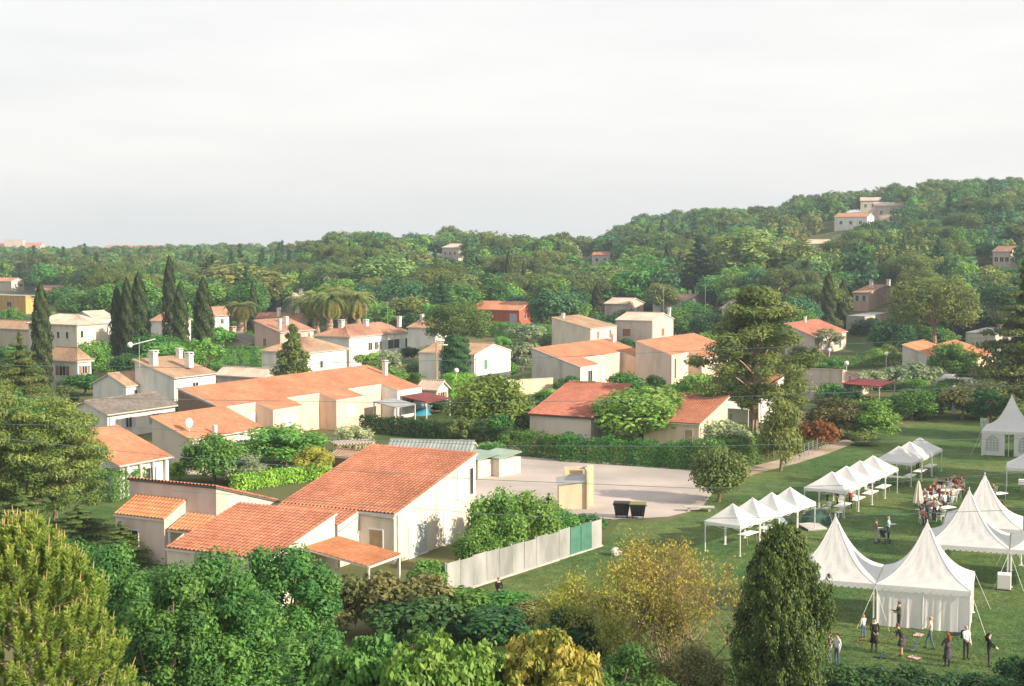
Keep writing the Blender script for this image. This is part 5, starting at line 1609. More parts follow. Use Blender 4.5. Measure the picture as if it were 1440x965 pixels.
for i, ((px, py), tc) in enumerate(zip(rows, tops)):
    g = pp(px, py)
    dg_ = random.uniform(0, 360)
    where = 'in the dining crowd behind the spires' if i < 20 else 'at the small table beyond the highest spire'
    person(g, dg_, f'seated diner in {nm[i]} top {where}', tc, random.choice([(0.03, 0.03, 0.04), (0.08, 0.1, 0.16), (0.15, 0.13, 0.1)]), random.choice(['dark', 'brown', 'fair', 'grey', 'red']), 'sit', 1.68, arms=('fwd', 'x'))
    chair(g - Vector((0, 0, 0.004)) + dirv(dg_ + 90) * -0.05, dg_, 'white plastic chair with a diner on it', 'white plastic chairs with diners')
for px, py, lb in ((1312, 710, 'white table closest to the closed parasol'), (1336, 701, 'white table in the middle of the dining crowd'), (1325, 727, 'white table at the open end of the dining crowd'), (1404, 706, 'small white table beyond the highest spire')):
    table(pp(px, py), 30, 2.2 if px < 1400 else 1.4, lb, 0.8)
more = [('lilac', (0.35, 0.28, 0.42)), ('pale blue', (0.42, 0.52, 0.60)), ('mustard', (0.45, 0.30, 0.06)), ('wine red', (0.18, 0.03, 0.05)), ('chalk white', (0.74, 0.73, 0.71)), ('denim blue', (0.12, 0.18, 0.30)), ('olive', (0.15, 0.15, 0.07)), ('peach', (0.62, 0.40, 0.30)), ('ink blue', (0.03, 0.04, 0.09)), ('sand', (0.50, 0.43, 0.33)), ('tomato red', (0.48, 0.09, 0.05)), ('teal', (0.05, 0.20, 0.20)), ('ash grey', (0.30, 0.30, 0.30)), ('chocolate', (0.10, 0.05, 0.03))]
spots = [(1300, 707), (1304, 714), (1313, 721), (1321, 711), (1328, 722), (1334, 714), (1344, 700), (1350, 694), (1322, 693), (1316, 691), (1309, 725), (1303, 735), (1314, 731), (1338, 691)]
for (nm2, tc), (px, py) in zip(more, spots):
    g = pp(px, py); dg_ = random.uniform(0, 360); up_ = random.random() < 0.3
    person(g, dg_, f'{"standing" if up_ else "seated"} guest in {nm2} top in the dining crowd behind the spires', tc, (0.05, 0.06, 0.09), random.choice(['dark', 'brown', 'fair', 'grey']), 'stand' if up_ else 'sit', 1.68, arms=('x', 'fwd'))
    if not up_: chair(g - Vector((0, 0, 0.004)) + dirv(dg_ + 90) * -0.05, dg_, 'white plastic chair with a diner on it', 'white plastic chairs with diners')
finish_people()

# hoops on the grass, pushchair, picnic cloths
def hoop(px, py, c, label, tilt):
    g = pp(px, py)
    mb = MB(); n = 24
    mb.tube([(0.45 * math.cos(2 * math.pi * i / n), 0.45 * math.sin(2 * math.pi * i / n), 0) for i in range(n + 1)], 0.016, 5, cap=False)
    o = mb.build('hoop', mat('hoop_plastic', c, 0.4)); o.location = g + Vector((0, 0, 0.02 + 0.45 * math.sin(tilt))); o.rotation_euler = (tilt, 0, 0.4)
    tag(o, label, 'hoop')
hoop(1218, 903, (0.55, 0.16, 0.03), 'orange plastic hoop on the grass by the small child', 0.02)
hoop(1277, 912, (0.06, 0.12, 0.4), 'blue plastic hoop beside the leaning person', 0.5)
def picnic(px, py, m, label, s=1.0):
    g = pp(px, py); mb = MB(); n = 8
    v = [((i / n - .5) * 1.5 * s, (k / n - .5) * s, 0.02 + 0.05 * random.random()) for i in range(n + 1) for k in range(n + 1)]
    f = [(i * (n + 1) + k, (i + 1) * (n + 1) + k, (i + 1) * (n + 1) + k + 1, i * (n + 1) + k + 1) for i in range(n) for k in range(n)]
    mb.add(v, f); o = mb.build('picnic_cloth', m, None, True); o.location = g; o.rotation_euler = (0, 0, random.uniform(0, 3)); tag(o, label, 'cloth')
picnic(1292, 894, M['pinkcloth'], 'crumpled pale pink cloth on grass at the tent wall', 0.45)
picnic(1286, 926, M['pinkcloth'], 'crumpled pink cloth on grass beside the dark bushes', 0.4)
picnic(1240, 924, M['tarp'], 'dark crumpled blanket on grass before the coated person', 0.5)
picnic(1344, 892, M['black'], 'black crumpled jacket lying at the tent corner', 0.5)
g = pp(1243, 764)
root = thing('pushchair', g, 'dark pushchair between the two people on the lawn', 'pushchair', math.radians(200))
for x, y in ((-0.24, -0.3), (0.24, -0.3), (-0.2, 0.35), (0.2, 0.35)):
    mb = MB(); mb.tube([(x - 0.02, y, 0.12), (x + 0.02, y, 0.12)], 0.12, 14); w_ = mb.build('wheel', M['rubber'], root)
    mb = MB(); mb.tube([(x - 0.025, y, 0.12), (x + 0.025, y, 0.12)], 0.06, 10); mb.build('hub', M['steel'], w_)
mb = MB()
for s in (-1, 1):
    mb.tube([(s * 0.22, 0.35, 0.14), (s * 0.22, 0.0, 0.5), (s * 0.22, -0.45, 1.02)], 0.015, 5); mb.tube([(s * 0.22, -0.3, 0.14), (s * 0.22, 0.05, 0.5)], 0.015, 5)
mb.tube([(-0.22, -0.45, 1.02), (0.22, -0.45, 1.02)], 0.02, 6); mb.build('frame', M['steel'], root)
mb = MB(); mb.add([(-0.2, 0.25, 0.45), (0.2, 0.25, 0.45), (0.2, -0.12, 0.38), (-0.2, -0.12, 0.38), (-0.2, -0.32, 0.85), (0.2, -0.32, 0.85)], [(0, 1, 2, 3), (3, 2, 5, 4)]); mb.build('seat', M['black'], root)
v = [(0.21 * math.cos(math.pi * k / 8), -0.32 + 0.32 * math.sin(a_), 0.7 + 0.3 * math.cos(a_)) for a_ in (0.0, 0.5, 1.0, 1.5) for k in range(9)]
mb = MB().add(v, [(i * 9 + k, i * 9 + k + 1, i * 9 + 10 + k, i * 9 + 9 + k) for i in range(3) for k in range(8)]); mb.build('hood', M['black'], root)

# ------------------------------------------------------------------ fence, yard and garden objects
a, b = G(628, 838), G(846, 768)
d = b - a; fl = d.length; ang = math.atan2(d.y, d.x)
fr = thing('panel_fence', a, 'pale grey panel fence running from the cream house to the yard', 'fence', ang)
np_ = 13
for i in range(np_):
    x0, x1 = fl * i / np_, fl * (i + 1) / np_
    green = i >= np_ - 3 and i < np_ - 1
    mb = MB(); h = 1.95 + random.uniform(-0.06, 0.06)
    if green:
        mb.box(x0 + 0.05, x1 - 0.05, -0.02, 0.02, 0.05, h)
        for q in (0.05, h / 2, h - 0.06): mb.box(x0 + 0.02, x1 - 0.02, -0.045, -0.022, q, q + 0.05)
        o = mb.build('panel', M['fencegreen'], fr, label='green mesh fence panel')
    else:
        mb.bbox(x0 + 0.012, x1 - 0.012, -0.03, 0.03, 0.02, h * 0.5 - 0.006, 0.01); mb.bbox(x0 + 0.012, x1 - 0.012, -0.028, 0.028, h * 0.5, h, 0.01)
        o = mb.build('panel', M['fence'], fr)
    o.rotation_euler = (random.uniform(-0.012, 0.012), 0, 0)
for i in range(np_ + 1):
    x = fl * i / np_
    mb = MB(); mb.box(x - 0.035, x + 0.035, 0.035, 0.11, -0.2, 2.0); mb.build('post', M['concrete'], fr)
mb = MB(); mb.box(0, fl, -0.12, 0.1, -0.2, 0.1); mb.build('kerb', M['concrete'], fr)
# wire run at the yard end
c = b + Vector((math.cos(ang - 1.4), math.sin(ang - 1.4), 0)) * 0.2

def wheelie(px, py, label, lidtilt=0.0):
    g = G(px, py)
    root = thing('waste_container', g, label, 'bin', math.radians(-8), 'black waste containers on the yard edge')
    v = [(-0.48, -0.38, 0.22), (0.48, -0.38, 0.22), (0.48, 0.38, 0.22), (-0.48, 0.38, 0.22), (-0.62, -0.5, 1.12), (0.62, -0.5, 1.12), (0.62, 0.5, 1.12), (-0.62, 0.5, 1.12)]
    mb = MB().add(v, [(3, 2, 1, 0), (4, 5, 6, 7), (0, 1, 5, 4), (1, 2, 6, 5), (2, 3, 7, 6), (3, 0, 4, 7)])
    for k in range(4): mb.box(-0.5 + 0.28 * k, -0.44 + 0.28 * k, -0.49, -0.40, 0.3, 1.05)
    mb.build('body', M['black'], root)
    mb = MB(); mb.bbox(-0.66, 0.66, -0.55, 0.55, 1.125, 1.22, 0.03); mb.build('lid', M['black'] if lidtilt == 0 else M['olive_lid'], root)
    for x in (-0.42, 0.42):
        for y in (-0.3, 0.3):
            mb = MB(); mb.tube([(x - 0.03, y, 0.1), (x + 0.03, y, 0.1)], 0.1, 12); mb.build('wheel', M['rubber'], root)
            mb = MB(); mb.box(x - 0.05, x + 0.05, y - 0.04, y + 0.04, 0.12, 0.23); mb.build('castor', M['steel'], root)
    for s in (-1, 1):
        mb = MB(); mb.tube([(s * 0.64, -0.2, 1.0), (s * 0.7, 0, 1.0), (s * 0.64, 0.2, 1.0)], 0.025, 6); mb.build('handle', M['black'], root)
M['olive_lid'] = mat('olive_lid', (0.20, 0.19, 0.07), 0.6)
wheelie(874.5, 728, 'black waste container with black lid on the yard edge')
wheelie(897, 729, 'black waste container with olive yellow lid on the yard edge', 1)

# yellow kiosk with a sloping grey roof and a tall open end
g = G(786, 716)
k_ = thing('kiosk', g, 'yellow rendered kiosk with grey sloping roof beside the waste containers', 'kiosk', math.radians(2))
wb = MB().add([(0, 0, -.2), (2.2, 0, -.2), (2.2, 1.8, -.2), (0, 1.8, -.2), (0, 0, 1.9), (2.2, 0, 2.15), (2.2, 1.8, 2.4), (0, 1.8, 2.15)], [(0, 1, 5, 4), (1, 2, 6, 5), (2, 3, 7, 6), (3, 0, 4, 7), (4, 5, 6, 7)])
wb.build('wall', W_['sand'], k_)
sb = MB(); slab(sb, [(-0.12, -0.12, 2.02), (2.2, -0.12, 2.28), (2.2, 1.9, 2.52), (-0.12, 1.9, 2.26)], 0.1); sb.build('roof', M['zinc'], k_)
mb = MB(); mb.box(2.204, 2.36, -0.2, 1.9, -0.2, 3.1); mb.box(2.364, 2.9, 1.5, 1.9, -0.2, 3.25); mb.box(1.6, 2.9, 1.904, 2.05, 2.9, 3.1); mb.build('end_wall', W_['sand'], k_)
for q in range(3):
    mb = MB(); mb.box(0.6, 2.1, 1.95 + 0.3 * q, 2.1 + 0.3 * q, -0.2, 2.5 + 0.25 * q); mb.build('fin', W_['sand'], k_)
# green roofed stores
def store(px, py, pxL, pxR, label):
    N = G(px, py); E1_, E2_ = dirv(48), dirv(-42)
    Wd, Dp = along(N, -E2_, pxL), along(N, E1_, pxR)
    O = N - E2_ * Wd
    root = thing('storage_shed', O, label, 'shed', math.radians(-42))
    mb = MB(); mb.box(0, Wd, 0, Dp, -0.2, 1.55); mb.build('wall', W_['cream'], root)
    mb = MB()
    sl_ = MB(); slab(sl_, [(-0.1, -0.1, 1.66), (Wd + 0.1, -0.1, 1.66), (Wd + 0.1, Dp + 0.1, 2.05), (-0.1, Dp + 0.1, 2.05)], 0.08); ro = sl_.build('roof', M['greensheet'], root)
    tiles(mb, (-0.1, -0.1, 1.665), (Wd + 0.1, -0.1, 1.665), (Wd + 0.1, Dp + 0.1, 2.055), (-0.1, Dp + 0.1, 2.055), 0.3, None, 0.03, 0, 2)
    mb.build('sheeting', M['greensheet'], ro, kind='stuff')
    for q in range(3):
        mb = MB(); mb.box(Wd + 0.004, Wd + 0.05, Dp * (q + 0.1) / 3, Dp * (q + 0.9) / 3, 0.05, 1.4); mb.build('door', W_['cream'], root)
store(702, 671, 668, 732, 'low cream storage shed with green sheet roof at the yard edge')
store(672, 673, 640, 703, 'low cream storage shed with green sheet roof half behind the cream house')

# greenhouse, garden shed, pergola behind the near house
M['greenhouse'] = mat('greenhouse_glass', (0.30, 0.33, 0.31), 0.25, (0.22, 0.25, 0.23), 0.8, spec=0.6)
def frame_box(name, label, cat, p, deg, w, d_, h, roofm, wallm, rise=0.6):
    root = thing(name, G(*p), label, cat, math.radians(deg))
    block(root, 0, w, 0, d_, 'gable_x', h, rise, wallm, roofm, 0.15)
    return root
frame_box('greenhouse', 'glazed greenhouse with grey translucent roof behind the terracotta roof', 'greenhouse', (545, 655), -8, 8.0, 3.6, 1.5, M['greenhouse'], M['greenhouse'], 0.6)
frame_box('garden_shed', 'small brown garden shed with tan roof under leafy tree', 'shed', (464, 668), -30, 2.8, 2.4, 1.7, W_['brown'], M['plank'], 0.4)
pg = thing('pergola', G(478, 660), 'slatted wooden pergola with pale top behind the garden shed', 'pergola', math.radians(25))
for x in (0, 1.6, 3.2):
    for y in (0, 2.0):
        mb = MB(); mb.box(x - 0.05, x + 0.05, y - 0.05, y + 0.05, -0.1, 2.2); mb.build('post', M['wood'], pg)
for y in (0, 2.0):
    mb = MB(); mb.box(-0.3, 3.5, y - 0.04, y + 0.04, 2.2, 2.34); mb.build('beam', M['wood'], pg)
for q in range(12):
    mb = MB(); mb.box(-0.25 + q * 0.31, -0.13 + q * 0.31, -0.3, 2.3, 2.344, 2.42); mb.build('slat', M['fascia'], pg)
# boundary wall by the white house, small pool cover, planter bench, stones, post
bw = thing('boundary_wall', G(712, 556), 'cream rendered boundary wall behind the yellow green tree', 'wall', math.radians(28))
mb = MB(); mb.box(0, 7.5, -0.1, 0.1, -0.2, 2.1); mb.build('wall', W_['sand'], bw); mb = MB(); mb.box(-0.05, 7.55, -0.15, 0.15, 2.104, 2.18); mb.build('coping', M['concrete'], bw)
pr = thing('swimming_pool', G(588, 583), 'small blue above ground pool beside the terrace end', 'pool')
mb = MB(); mb.tube([(0, 0, 0), (0, 0, 1.0)], 1.7, 20); mb.build('liner', M['pool'], pr); mb = MB(); mb.tube([(1.72 * math.cos(q * math.pi / 12), 1.72 * math.sin(q * math.pi / 12), 1.02) for q in range(25)], 0.07, 6); mb.build('rim', M['frame'], pr)
bn = thing('concrete_bench', G(983, 719), 'long flat pale concrete bench on the grass by the yard', 'bench', math.radians(-4))
mb = MB(); mb.bbox(-1.2, 1.2, -0.3, 0.3, 0.3, 0.4, 0.02); mb.build('seat', M['concrete'], bn)
for x in (-0.8, 0.8):
    mb = MB(); mb.box(x - 0.1, x + 0.1, -0.22, 0.22, -0.05, 0.299); mb.build('leg', M['concrete'], bn)
rk = MB()
for q in range(5):
    rk.ball((random.uniform(-.35, .35), random.uniform(-.3, .3), random.uniform(0.1, 0.3)), random.uniform(0.16, 0.3), 7, 5, 0, (1, 0.8, 0.9))
o = rk.build('rock_pile', M['stone']); o.location = G(868, 781); tag(o, 'small heap of pale stones on the grass beyond the fence end', 'rocks')
ps = thing('marker_post', G(959, 866), 'thin white post on the grass behind the autumn tree', 'post')
mb = MB(); mb.tube([(0, 0, -0.2), (0, 0, 1.6)], 0.045, 8); mb.build('shaft', M['plastic'], ps); mb = MB(); mb.tube([(0, 0, 1.6), (0, 0, 1.66)], [0.06, 0.03], 8); mb.build('cap', M['plastic'], ps)
po = thing('banner_sign', G(1384, 616), 'small printed banner fixed to the dark tree by the lone tent', 'sign', math.radians(-10))
mb = MB(); mb.box(-0.45, 0.45, -0.02, 0.02, 0.9, 2.2); mb.build('panel', M['poster'], po)
for x in (-0.42, 0.42):
    mb = MB(); mb.tube([(x, 0.03, -0.1), (x, 0.03, 2.25)], 0.025, 5); mb.build('stake', M['wood'], po)
gp = thing('gate_pillar', G(1342, 582), 'white pillar with lintel at the lawn entrance below the parked cars', 'pillar', math.radians(-30))
mb = MB(); mb.bbox(-0.22, 0.22, -0.22, 0.22, -0.2, 3.2, 0.02); mb.build('shaft', W_['white'], gp); mb = MB(); mb.box(-0.25, 3.6, -0.25, 0.25, 3.204, 3.5); mb.build('lintel', W_['white'], gp); mb = MB(); mb.bbox(3.1, 3.55, -0.22, 0.22, -0.2, 3.2, 0.02); mb.build('shaft', W_['white'], gp)
# wire garden fence along the path
a, b = G(1118, 650), G(1172, 625)
d = b - a; wf = thing('wire_fence', a, 'low grey wire fence with posts along the earth path', 'fence', math.atan2(d.y, d.x))
n = 9
for i in range(n + 1):
    mb = MB(); mb.tube([(d.length * i / n, 0, -0.1), (d.length * i / n, 0, 1.4)], 0.04, 5); mb.build('post', M['steel'], wf)
for q in range(6):
    mb = MB(); mb.tube([(0, 0, 0.15 + 0.22 * q), (d.length, 0, 0.15 + 0.22 * q)], 0.012, 4); mb.build('wire', M['steel'], wf)

# lamps and poles
def globe_lamp(px, base, top, label):
    g = G(px, base); h = at(px, top, g.y).z
    root = thing('street_lamp', g, label, 'lamp', 0, 'globe lamps among the gardens')
    mb = MB(); mb.tube([(0, 0, -0.2), (0, 0, h - 0.5)], [0.07, 0.05], 8); mb.build('post', M['frame'], root)
    mb = MB(); mb.ball((0, 0, h - 0.3), 0.34, 14, 10); mb.build('globe', M['globe'], root, True)
    mb = MB(); mb.tube([(0, 0, h - 0.68), (0, 0, h - 0.56)], [0.06, 0.14], 8); mb.build('collar', M['steel'], root)
for px, ba, tp_, lb in ((1166, 512, 490, 'white globe lamp in front of the brick red roofed house'), (1190, 545, 508, 'white globe lamp behind the triangular sunlit wall'), (1246, 523, 495, 'white globe lamp among the dark hedges'), (1325, 480, 458, 'white globe lamp beside the big umbrella pine'), (642, 560, 518, 'white globe lamp before the clipped tree'), (723, 470, 457, 'small white globe lamp at the red house')):
    globe_lamp(px, ba, tp_, lb)
def upole(px, base, top, label, lamp=True):
    g = G(px, base); h = at(px, top, g.y).z
    root = thing('utility_pole', g, label, 'pole')
    mb = MB(); mb.tube([(0, 0, -0.3), (0, 0, h)], [0.17, 0.11], 8); mb.build('mast', M['wood'], root)
    mb = MB(); mb.box(-0.7, 0.7, -0.05, 0.05, h - 0.5, h - 0.4); mb.build('crossarm', M['wood'], root)
    for x in (-0.6, 0, 0.6):
        mb = MB(); mb.tube([(x, 0, h - 0.4), (x, 0, h - 0.25)], 0.04, 6); mb.build('insulator', M['plastic'], root)
    if lamp:
        mb = MB(); mb.tube([(0, 0, h - 0.9), (0.5, 0, h - 0.7), (1.1, 0, h - 0.7)], 0.035, 6); mb.bbox(0.9, 1.6, -0.14, 0.14, h - 0.78, h - 0.64, 0.03); mb.build('lamp_arm', M['plastic'], root)
upole(614, 552, 478, 'wooden utility pole with lamp arm before the white house')
upole(349, 541, 515, 'wooden pole with white lamp behind the long terrace')
upole(374, 498, 448, 'pale pole rising before the pink house', False)
upole(948, 478, 440, 'slim pole beside the tall cream gabled house', False)
upole(786, 492, 462, 'slim pole before the weathered house wall', False)
# rooftop aerials
def aerial(px, py, Y, h, label):
    p = at(px, py, Y)
    root = thing('roof_aerial', p, label, 'aerial', 0, 'rooftop television aerials')
    mb = MB(); mb.tube([(0, 0, -2.5), (0, 0, h)], 0.045, 5); mb.build('mast', M['steel'], root)
    mb = MB(); mb.tube([(-0.9, 0, h - 0.1), (0.9, 0, h - 0.1)], 0.03, 4)
    for q in range(7): mb.tube([(-0.8 + q * 0.27, -0.35, h - 0.1), (-0.8 + q * 0.27, 0.35, h - 0.1)], 0.02, 4)
    mb.build('antenna', M['steel'], root)
aerial(545, 456, 285, 4.5, 'tall television aerial on the large white villa')
aerial(515, 452, 285, 3.5, 'television aerial beside the villa chimney')
aerial(933, 424, 330, 3.2, 'television aerial on the low white house before the dark conifer')
aerial(992, 420, 335, 3.2, 'television aerial between the dark conifer and low white house')
mast = at(1436, 372, 190)
# big yagi on the brown roofed house
root = thing('roof_aerial', at(196, 505, 178), 'pale boom aerial on the brown tiled roof below the cypresses', 'aerial', 0.2)
mb = MB(); mb.tube([(0, 0, -1.0), (0, 0, 2.6)], 0.05, 6); mb.build('mast', M['steel'], root)
mb = MB(); mb.tube([(-1.2, 0, 1.7), (2.0, 0, 2.5)], 0.06, 6)
for q in range(9): mb.tube([(-1.1 + q * 0.36, -0.4, 1.73 + q * 0.09), (-1.1 + q * 0.36, 0.4, 1.73 + q * 0.09)], 0.03, 4)
mb.ball((-1.1, 0, 1.8), 0.35, 10, 6); mb.build('antenna', M['plastic'], root)

# parked cars
def car(px, py, deg, m, label):
    root = thing('parked_car', G(px, py), label, 'car', math.radians(deg), 'cars parked above the lawn')
    prof = [(-2.1, 0.35), (-2.12, 0.75), (-1.95, 0.95), (-1.5, 1.02), (-1.1, 1.48), (0.3, 1.5), (0.95, 1.05), (1.9, 0.88), (2.1, 0.7), (2.1, 0.35)]
    mb = MB(); v = []
    for y, k in ((-0.85, 1), (0.85, 1)):
        for x, z in prof:
            v.append((x, y * (0.8 if z > 1.1 else 1), z))
    n = len(prof)
    f = [tuple(range(n)), tuple(range(2 * n - 1, n - 1, -1))] + [(i, i + n, (i + 1) % n + n, (i + 1) % n) for i in range(n)]
    mb.add(v, f); mb.build('body', m, root)
    for s in (-1, 1):
        mb = MB(); mb.add([(-1.3, s * 0.79, 1.05), (0.75, s * 0.79, 1.05), (0.25, s * 0.695, 1.44), (-1.05, s * 0.695, 1.44)], [(0, 1, 2, 3)]); mb.build('side_window', M['glass'], root)
        for x in (-1.3, 1.3):
            mb = MB(); mb.tube([(x, s * 0.7, 0.32), (x, s * 0.88, 0.32)], 0.32, 16); w_ = mb.build('wheel', M['rubber'], root)
            mb = MB(); mb.tube([(x, s * 0.885, 0.32), (x, s * 0.9, 0.32)], 0.19, 12); mb.build('rim', M['steel'], w_)
        mb = MB(); mb.bbox(2.06, 2.13, s * 0.6 - 0.18, s * 0.6 + 0.18, 0.62, 0.8, 0.02); mb.build('headlight', M['light'], root)
    mb = MB(); mb.add([(0.38, -0.66, 1.46), (0.38, 0.66, 1.46), (0.98, 0.72, 1.08), (0.98, -0.72, 1.08)], [(0, 1, 2, 3)]); mb.build('windscreen', M['glass'], root)
    mb = MB(); mb.add([(-1.17, -0.66, 1.44), (-1.17, 0.66, 1.44), (-1.5, 0.72, 1.06), (-1.5, -0.72, 1.06)], [(0, 1, 2, 3)]); mb.build('rear_window', M['glass'], root)
car(1362, 546, -35, M['carpaint'], 'silver grey car parked above the white gate pillar')
car(1338, 541, -35, M['carpale'], 'pale car parked behind the silver grey one')
car(1356, 479, 150, M['carblue'], 'blue grey car beside the big umbrella pine')

# overhead cables strung across the valley in front of the houses
def cable(pts, Y, label):
    P = [at(px, py, Y) for px, py in pts]
    mb = MB(); out = []
    for i in range(len(P) - 1):
        for k in range(8):
            out.append(P[i].lerp(P[i + 1], k / 8))
    out.append(P[-1])
    o = None
    mb.tube(out, 0.011, 5); o = mb.build('overhead_cable', M['cable'])
    tag(o, label, 'cable', 'overhead cables strung across the gardens')
cable([(-60, 513), (250, 517), (480, 510), (720, 505), (1500, 470)], 62, 'thin overhead cable passing the white villas and green shutters')
cable([(-60, 556), (250, 562), (600, 567), (900, 563), (1500, 540)], 60, 'thin overhead cable crossing the salmon terrace roofs')
cable([(-60, 595), (160, 600), (420, 616), (720, 627), (1000, 628), (1180, 622), (1500, 615)], 58, 'thin overhead cable crossing the long hedges behind the yard')
cable([(-60, 610), (240, 642), (480, 661), (668, 674), (985, 687), (1180, 683), (1500, 660)], 56, 'thin overhead cable crossing the terracotta roof and yard')
cable([(240, 690), (390, 700), (571, 714), (700, 724), (860, 730), (1100, 728), (1500, 715)], 55, 'thin overhead cable crossing the cream gable wall')

# ------------------------------------------------------------------ hedges
def hpx(a, b, w, h, label, leaf='mid', **k):
    return hedge(G(*a), G(*b), w, h, label, leaf, **k)
hpx((512, 607), (740, 628), 1.6, 1.7, 'long dark clipped hedge behind the greenhouse', 'dark')
hpx((740, 640), (800, 646), 1.8, 2.2, 'short dark hedge below the brick red roof', 'mid')
hpx((790, 647), (1005, 661), 1.8, 2.2, 'tall green hedge along the back of the yard', 'mid')
hpx((700, 606), (860, 612), 1.4, 1.6, 'dark hedge in front of the brick red roofed house', 'dark')
hpx((640, 640), (705, 645), 1.6, 1.3, 'low light hedge by the storage sheds', 'light')
hpx((330, 690), (460, 672), 1.2, 1.2, 'bright lime green clipped hedge in the garden behind the stepped terracotta roofs', 'lime')
hpx((158, 603), (246, 583), 1.0, 1.5, 'dark green hedge along the white slate roofed house', 'dark')
hpx((145, 706), (192, 694), 2.0, 2.2, 'dark green box hedge beside the garden lawn', 'mid')
hpx((1160, 548), (1290, 552), 1.4, 1.2, 'low hedge behind the red sheet carport', 'dark')
hpx((1290, 590), (1345, 566), 2.0, 3.0, 'dark tall hedge at the top edge of the lawn', 'dark')
hpx((1160, 520), (1270, 514), 1.6, 1.8, 'green hedge below the globe lamps', 'mid')
hpx((985, 662), (1060, 650), 2.2, 2.6, 'ivy green hedge behind the olive tree by the path', 'mid')
hpx((628, 560), (662, 557), 2.4, 3.0, 'square clipped bright hedge beneath the clipped tree', 'lime')
hpx((640, 470), (780, 478), 3.0, 3.0, 'leafy green hedge in front of the red house', 'light')
hpx((300, 530), (368, 523), 3.0, 4.0, 'tall green hedge beside the cypress row', 'mid')
hpx((930, 575), (1010, 572), 1.2, 1.6, 'dark hedge between the red roofed houses', 'dark')

# ------------------------------------------------------------------ single trees
T = tree
T('cypress', 60, 548, 398, 34, 'tall lone cypress leaning beside the cream cottage', var=0)
T('cypress', 149, 440, 377, 19, 'small far cypress behind the grey gabled house', var=1)
T('cypress', 166, 517, 402, 24, 'dark slim cypress at the edge of the close group', var=1)
T('cypress', 180, 520, 390, 26, 'cypress second from the edge in the close group', var=2)
T('cypress', 197, 519, 383, 34, 'broad bright green cypress in the close group', var=0)
T('cypress', 240, 503, 360, 26, 'tallest cypress with ragged olive top', var=1)
T('cypress', 255, 506, 396, 28, 'dark cypress hugging the tallest one', var=2)
T('cypress', 287, 522, 390, 34, 'neat pointed bright cypress above the brown roof', var=0)
T('cypress', 715, 408, 352, 14, 'thin far cypress next to a shorter one in the valley wood', var=1)
T('cypress', 736, 408, 368, 10, 'thin short cypress in the valley wood', var=2)
T('cypress', 797, 452, 404, 18, 'dark cypress under the broad umbrella pines', var=2)
T('conifer', 981, 425, 334, 56, 'tall dark pointed conifer above the low white house', 'deepdark', var=0)
T('conifer', 612, 402, 350, 26, 'dark fir standing in the valley wood', var=1)
T('conifer', 655, 405, 358, 24, 'second dark fir standing in the valley wood near thin cypresses', var=0)
T('bushcone', 413, 566, 458, 64, 'bushy cone shaped conifer before the white hipped house', 'olive')
T('bushcone', 775, 470, 398, 50, 'olive conifer with drooping limbs beside weathered house', 'pine')
T('topiary', 641, 548, 471, 42, 'dark clipped column tree with rounded top beside white house')
T('domed', 645, 512, 426, 92, 'dense domed pine above the white house with green shutters', var=0)
T('umbrella', 575, 462, 391, 58, 'olive umbrella pine beside the villa aerials', var=1)
T('umbrella', 770, 455, 384, 76, 'broad umbrella pine, paler one of the joined pair', var=0)
T('umbrella', 815, 455, 384, 76, 'broad umbrella pine, darker one of the joined pair', var=1)
T('domed', 1312, 512, 389, 118, 'large domed umbrella pine with bare trunk behind the orange roofs', var=1)
T('umbrella', 1405, 498, 402, 80, 'dark umbrella pine behind the cedar', 'dark', var=0)
T('aleppo', 1063, 612, 405, 158, 'big bushy pine with pale bare trunk in front of the terraces', 'bigpine', var=0)
T('cedar', 1436, 572, 372, 130, 'tall cedar with tiered drooping limbs above the lone tent', var=0)
T('tallpalm', 500, 452, 362, 30, 'single tall palm rising above the palm grove')
for i, (px, ba, tp_, w, k) in enumerate(((426, 478, 416, 46, 0), (445, 480, 408, 50, 1), (464, 482, 410, 50, 0), (484, 480, 406, 52, 1), (503, 480, 410, 48, 0), (474, 470, 402, 46, 1))):
    T('palm', px, ba, tp_, w, 'tawny palm in the grove, ' + ['outermost by the pink house', 'second in from the pink house', 'third in from the pink house', 'next to the tall single palm', 'at the foot of the tall palm', 'set back behind the others'][i], None, 'palms in the grove', k)
T('palm', 338, 478, 424, 46, 'round headed palm beside the low pink house', var=0)
T('tall', 1050, 446, 322, 92, 'tall pale green tree, highest of the light green clump', 'pale')
T('tall', 1112, 448, 338, 74, 'tall light green tree in the middle of the clump', 'pale')
T('dome', 1152, 452, 356, 96, 'spreading pale green tree with visible pale limbs', 'pale')
T('tall', 542, 452, 362, 96, 'bright green rounded tree behind the palms', 'pale')
T('round', 335, 450, 372, 128, 'wide olive brown tree behind the pink house', 'olive')
T('round', 355, 452, 380, 70, 'olive tree with bare lower limbs beside wide olive brown tree', 'olive')
T('loose', 478, 432, 382, 46, 'pale blossoming tree beside the tall palm', 'blossom')
T('round', 1020, 420, 345, 44, 'pale blossom coloured tree behind the tall dark conifer', 'blossom')
T('dome', 690, 611, 529, 108, 'rounded yellow green tree before the long hedge', 'yellowgreen')
T('dome', 905, 622, 545, 132, 'bright green spreading fig tree between the red roofs', 'light')
T('dome', 880, 566, 524, 54, 'rounded dark bush in front of the salmon terrace', 'mid')
T('round', 893, 448, 402, 62, 'olive green dome tree behind the tall gabled house', 'olive')
T('round', 690, 430, 398, 66, 'low olive umbrella tree above the red house', 'olive')
T('dome', 970, 464, 424, 62, 'rounded green tree next to glossy dark tree by gabled house', 'mid')
T('dome', 1000, 482, 440, 56, 'glossy dark round tree beside the gabled house', 'dark')
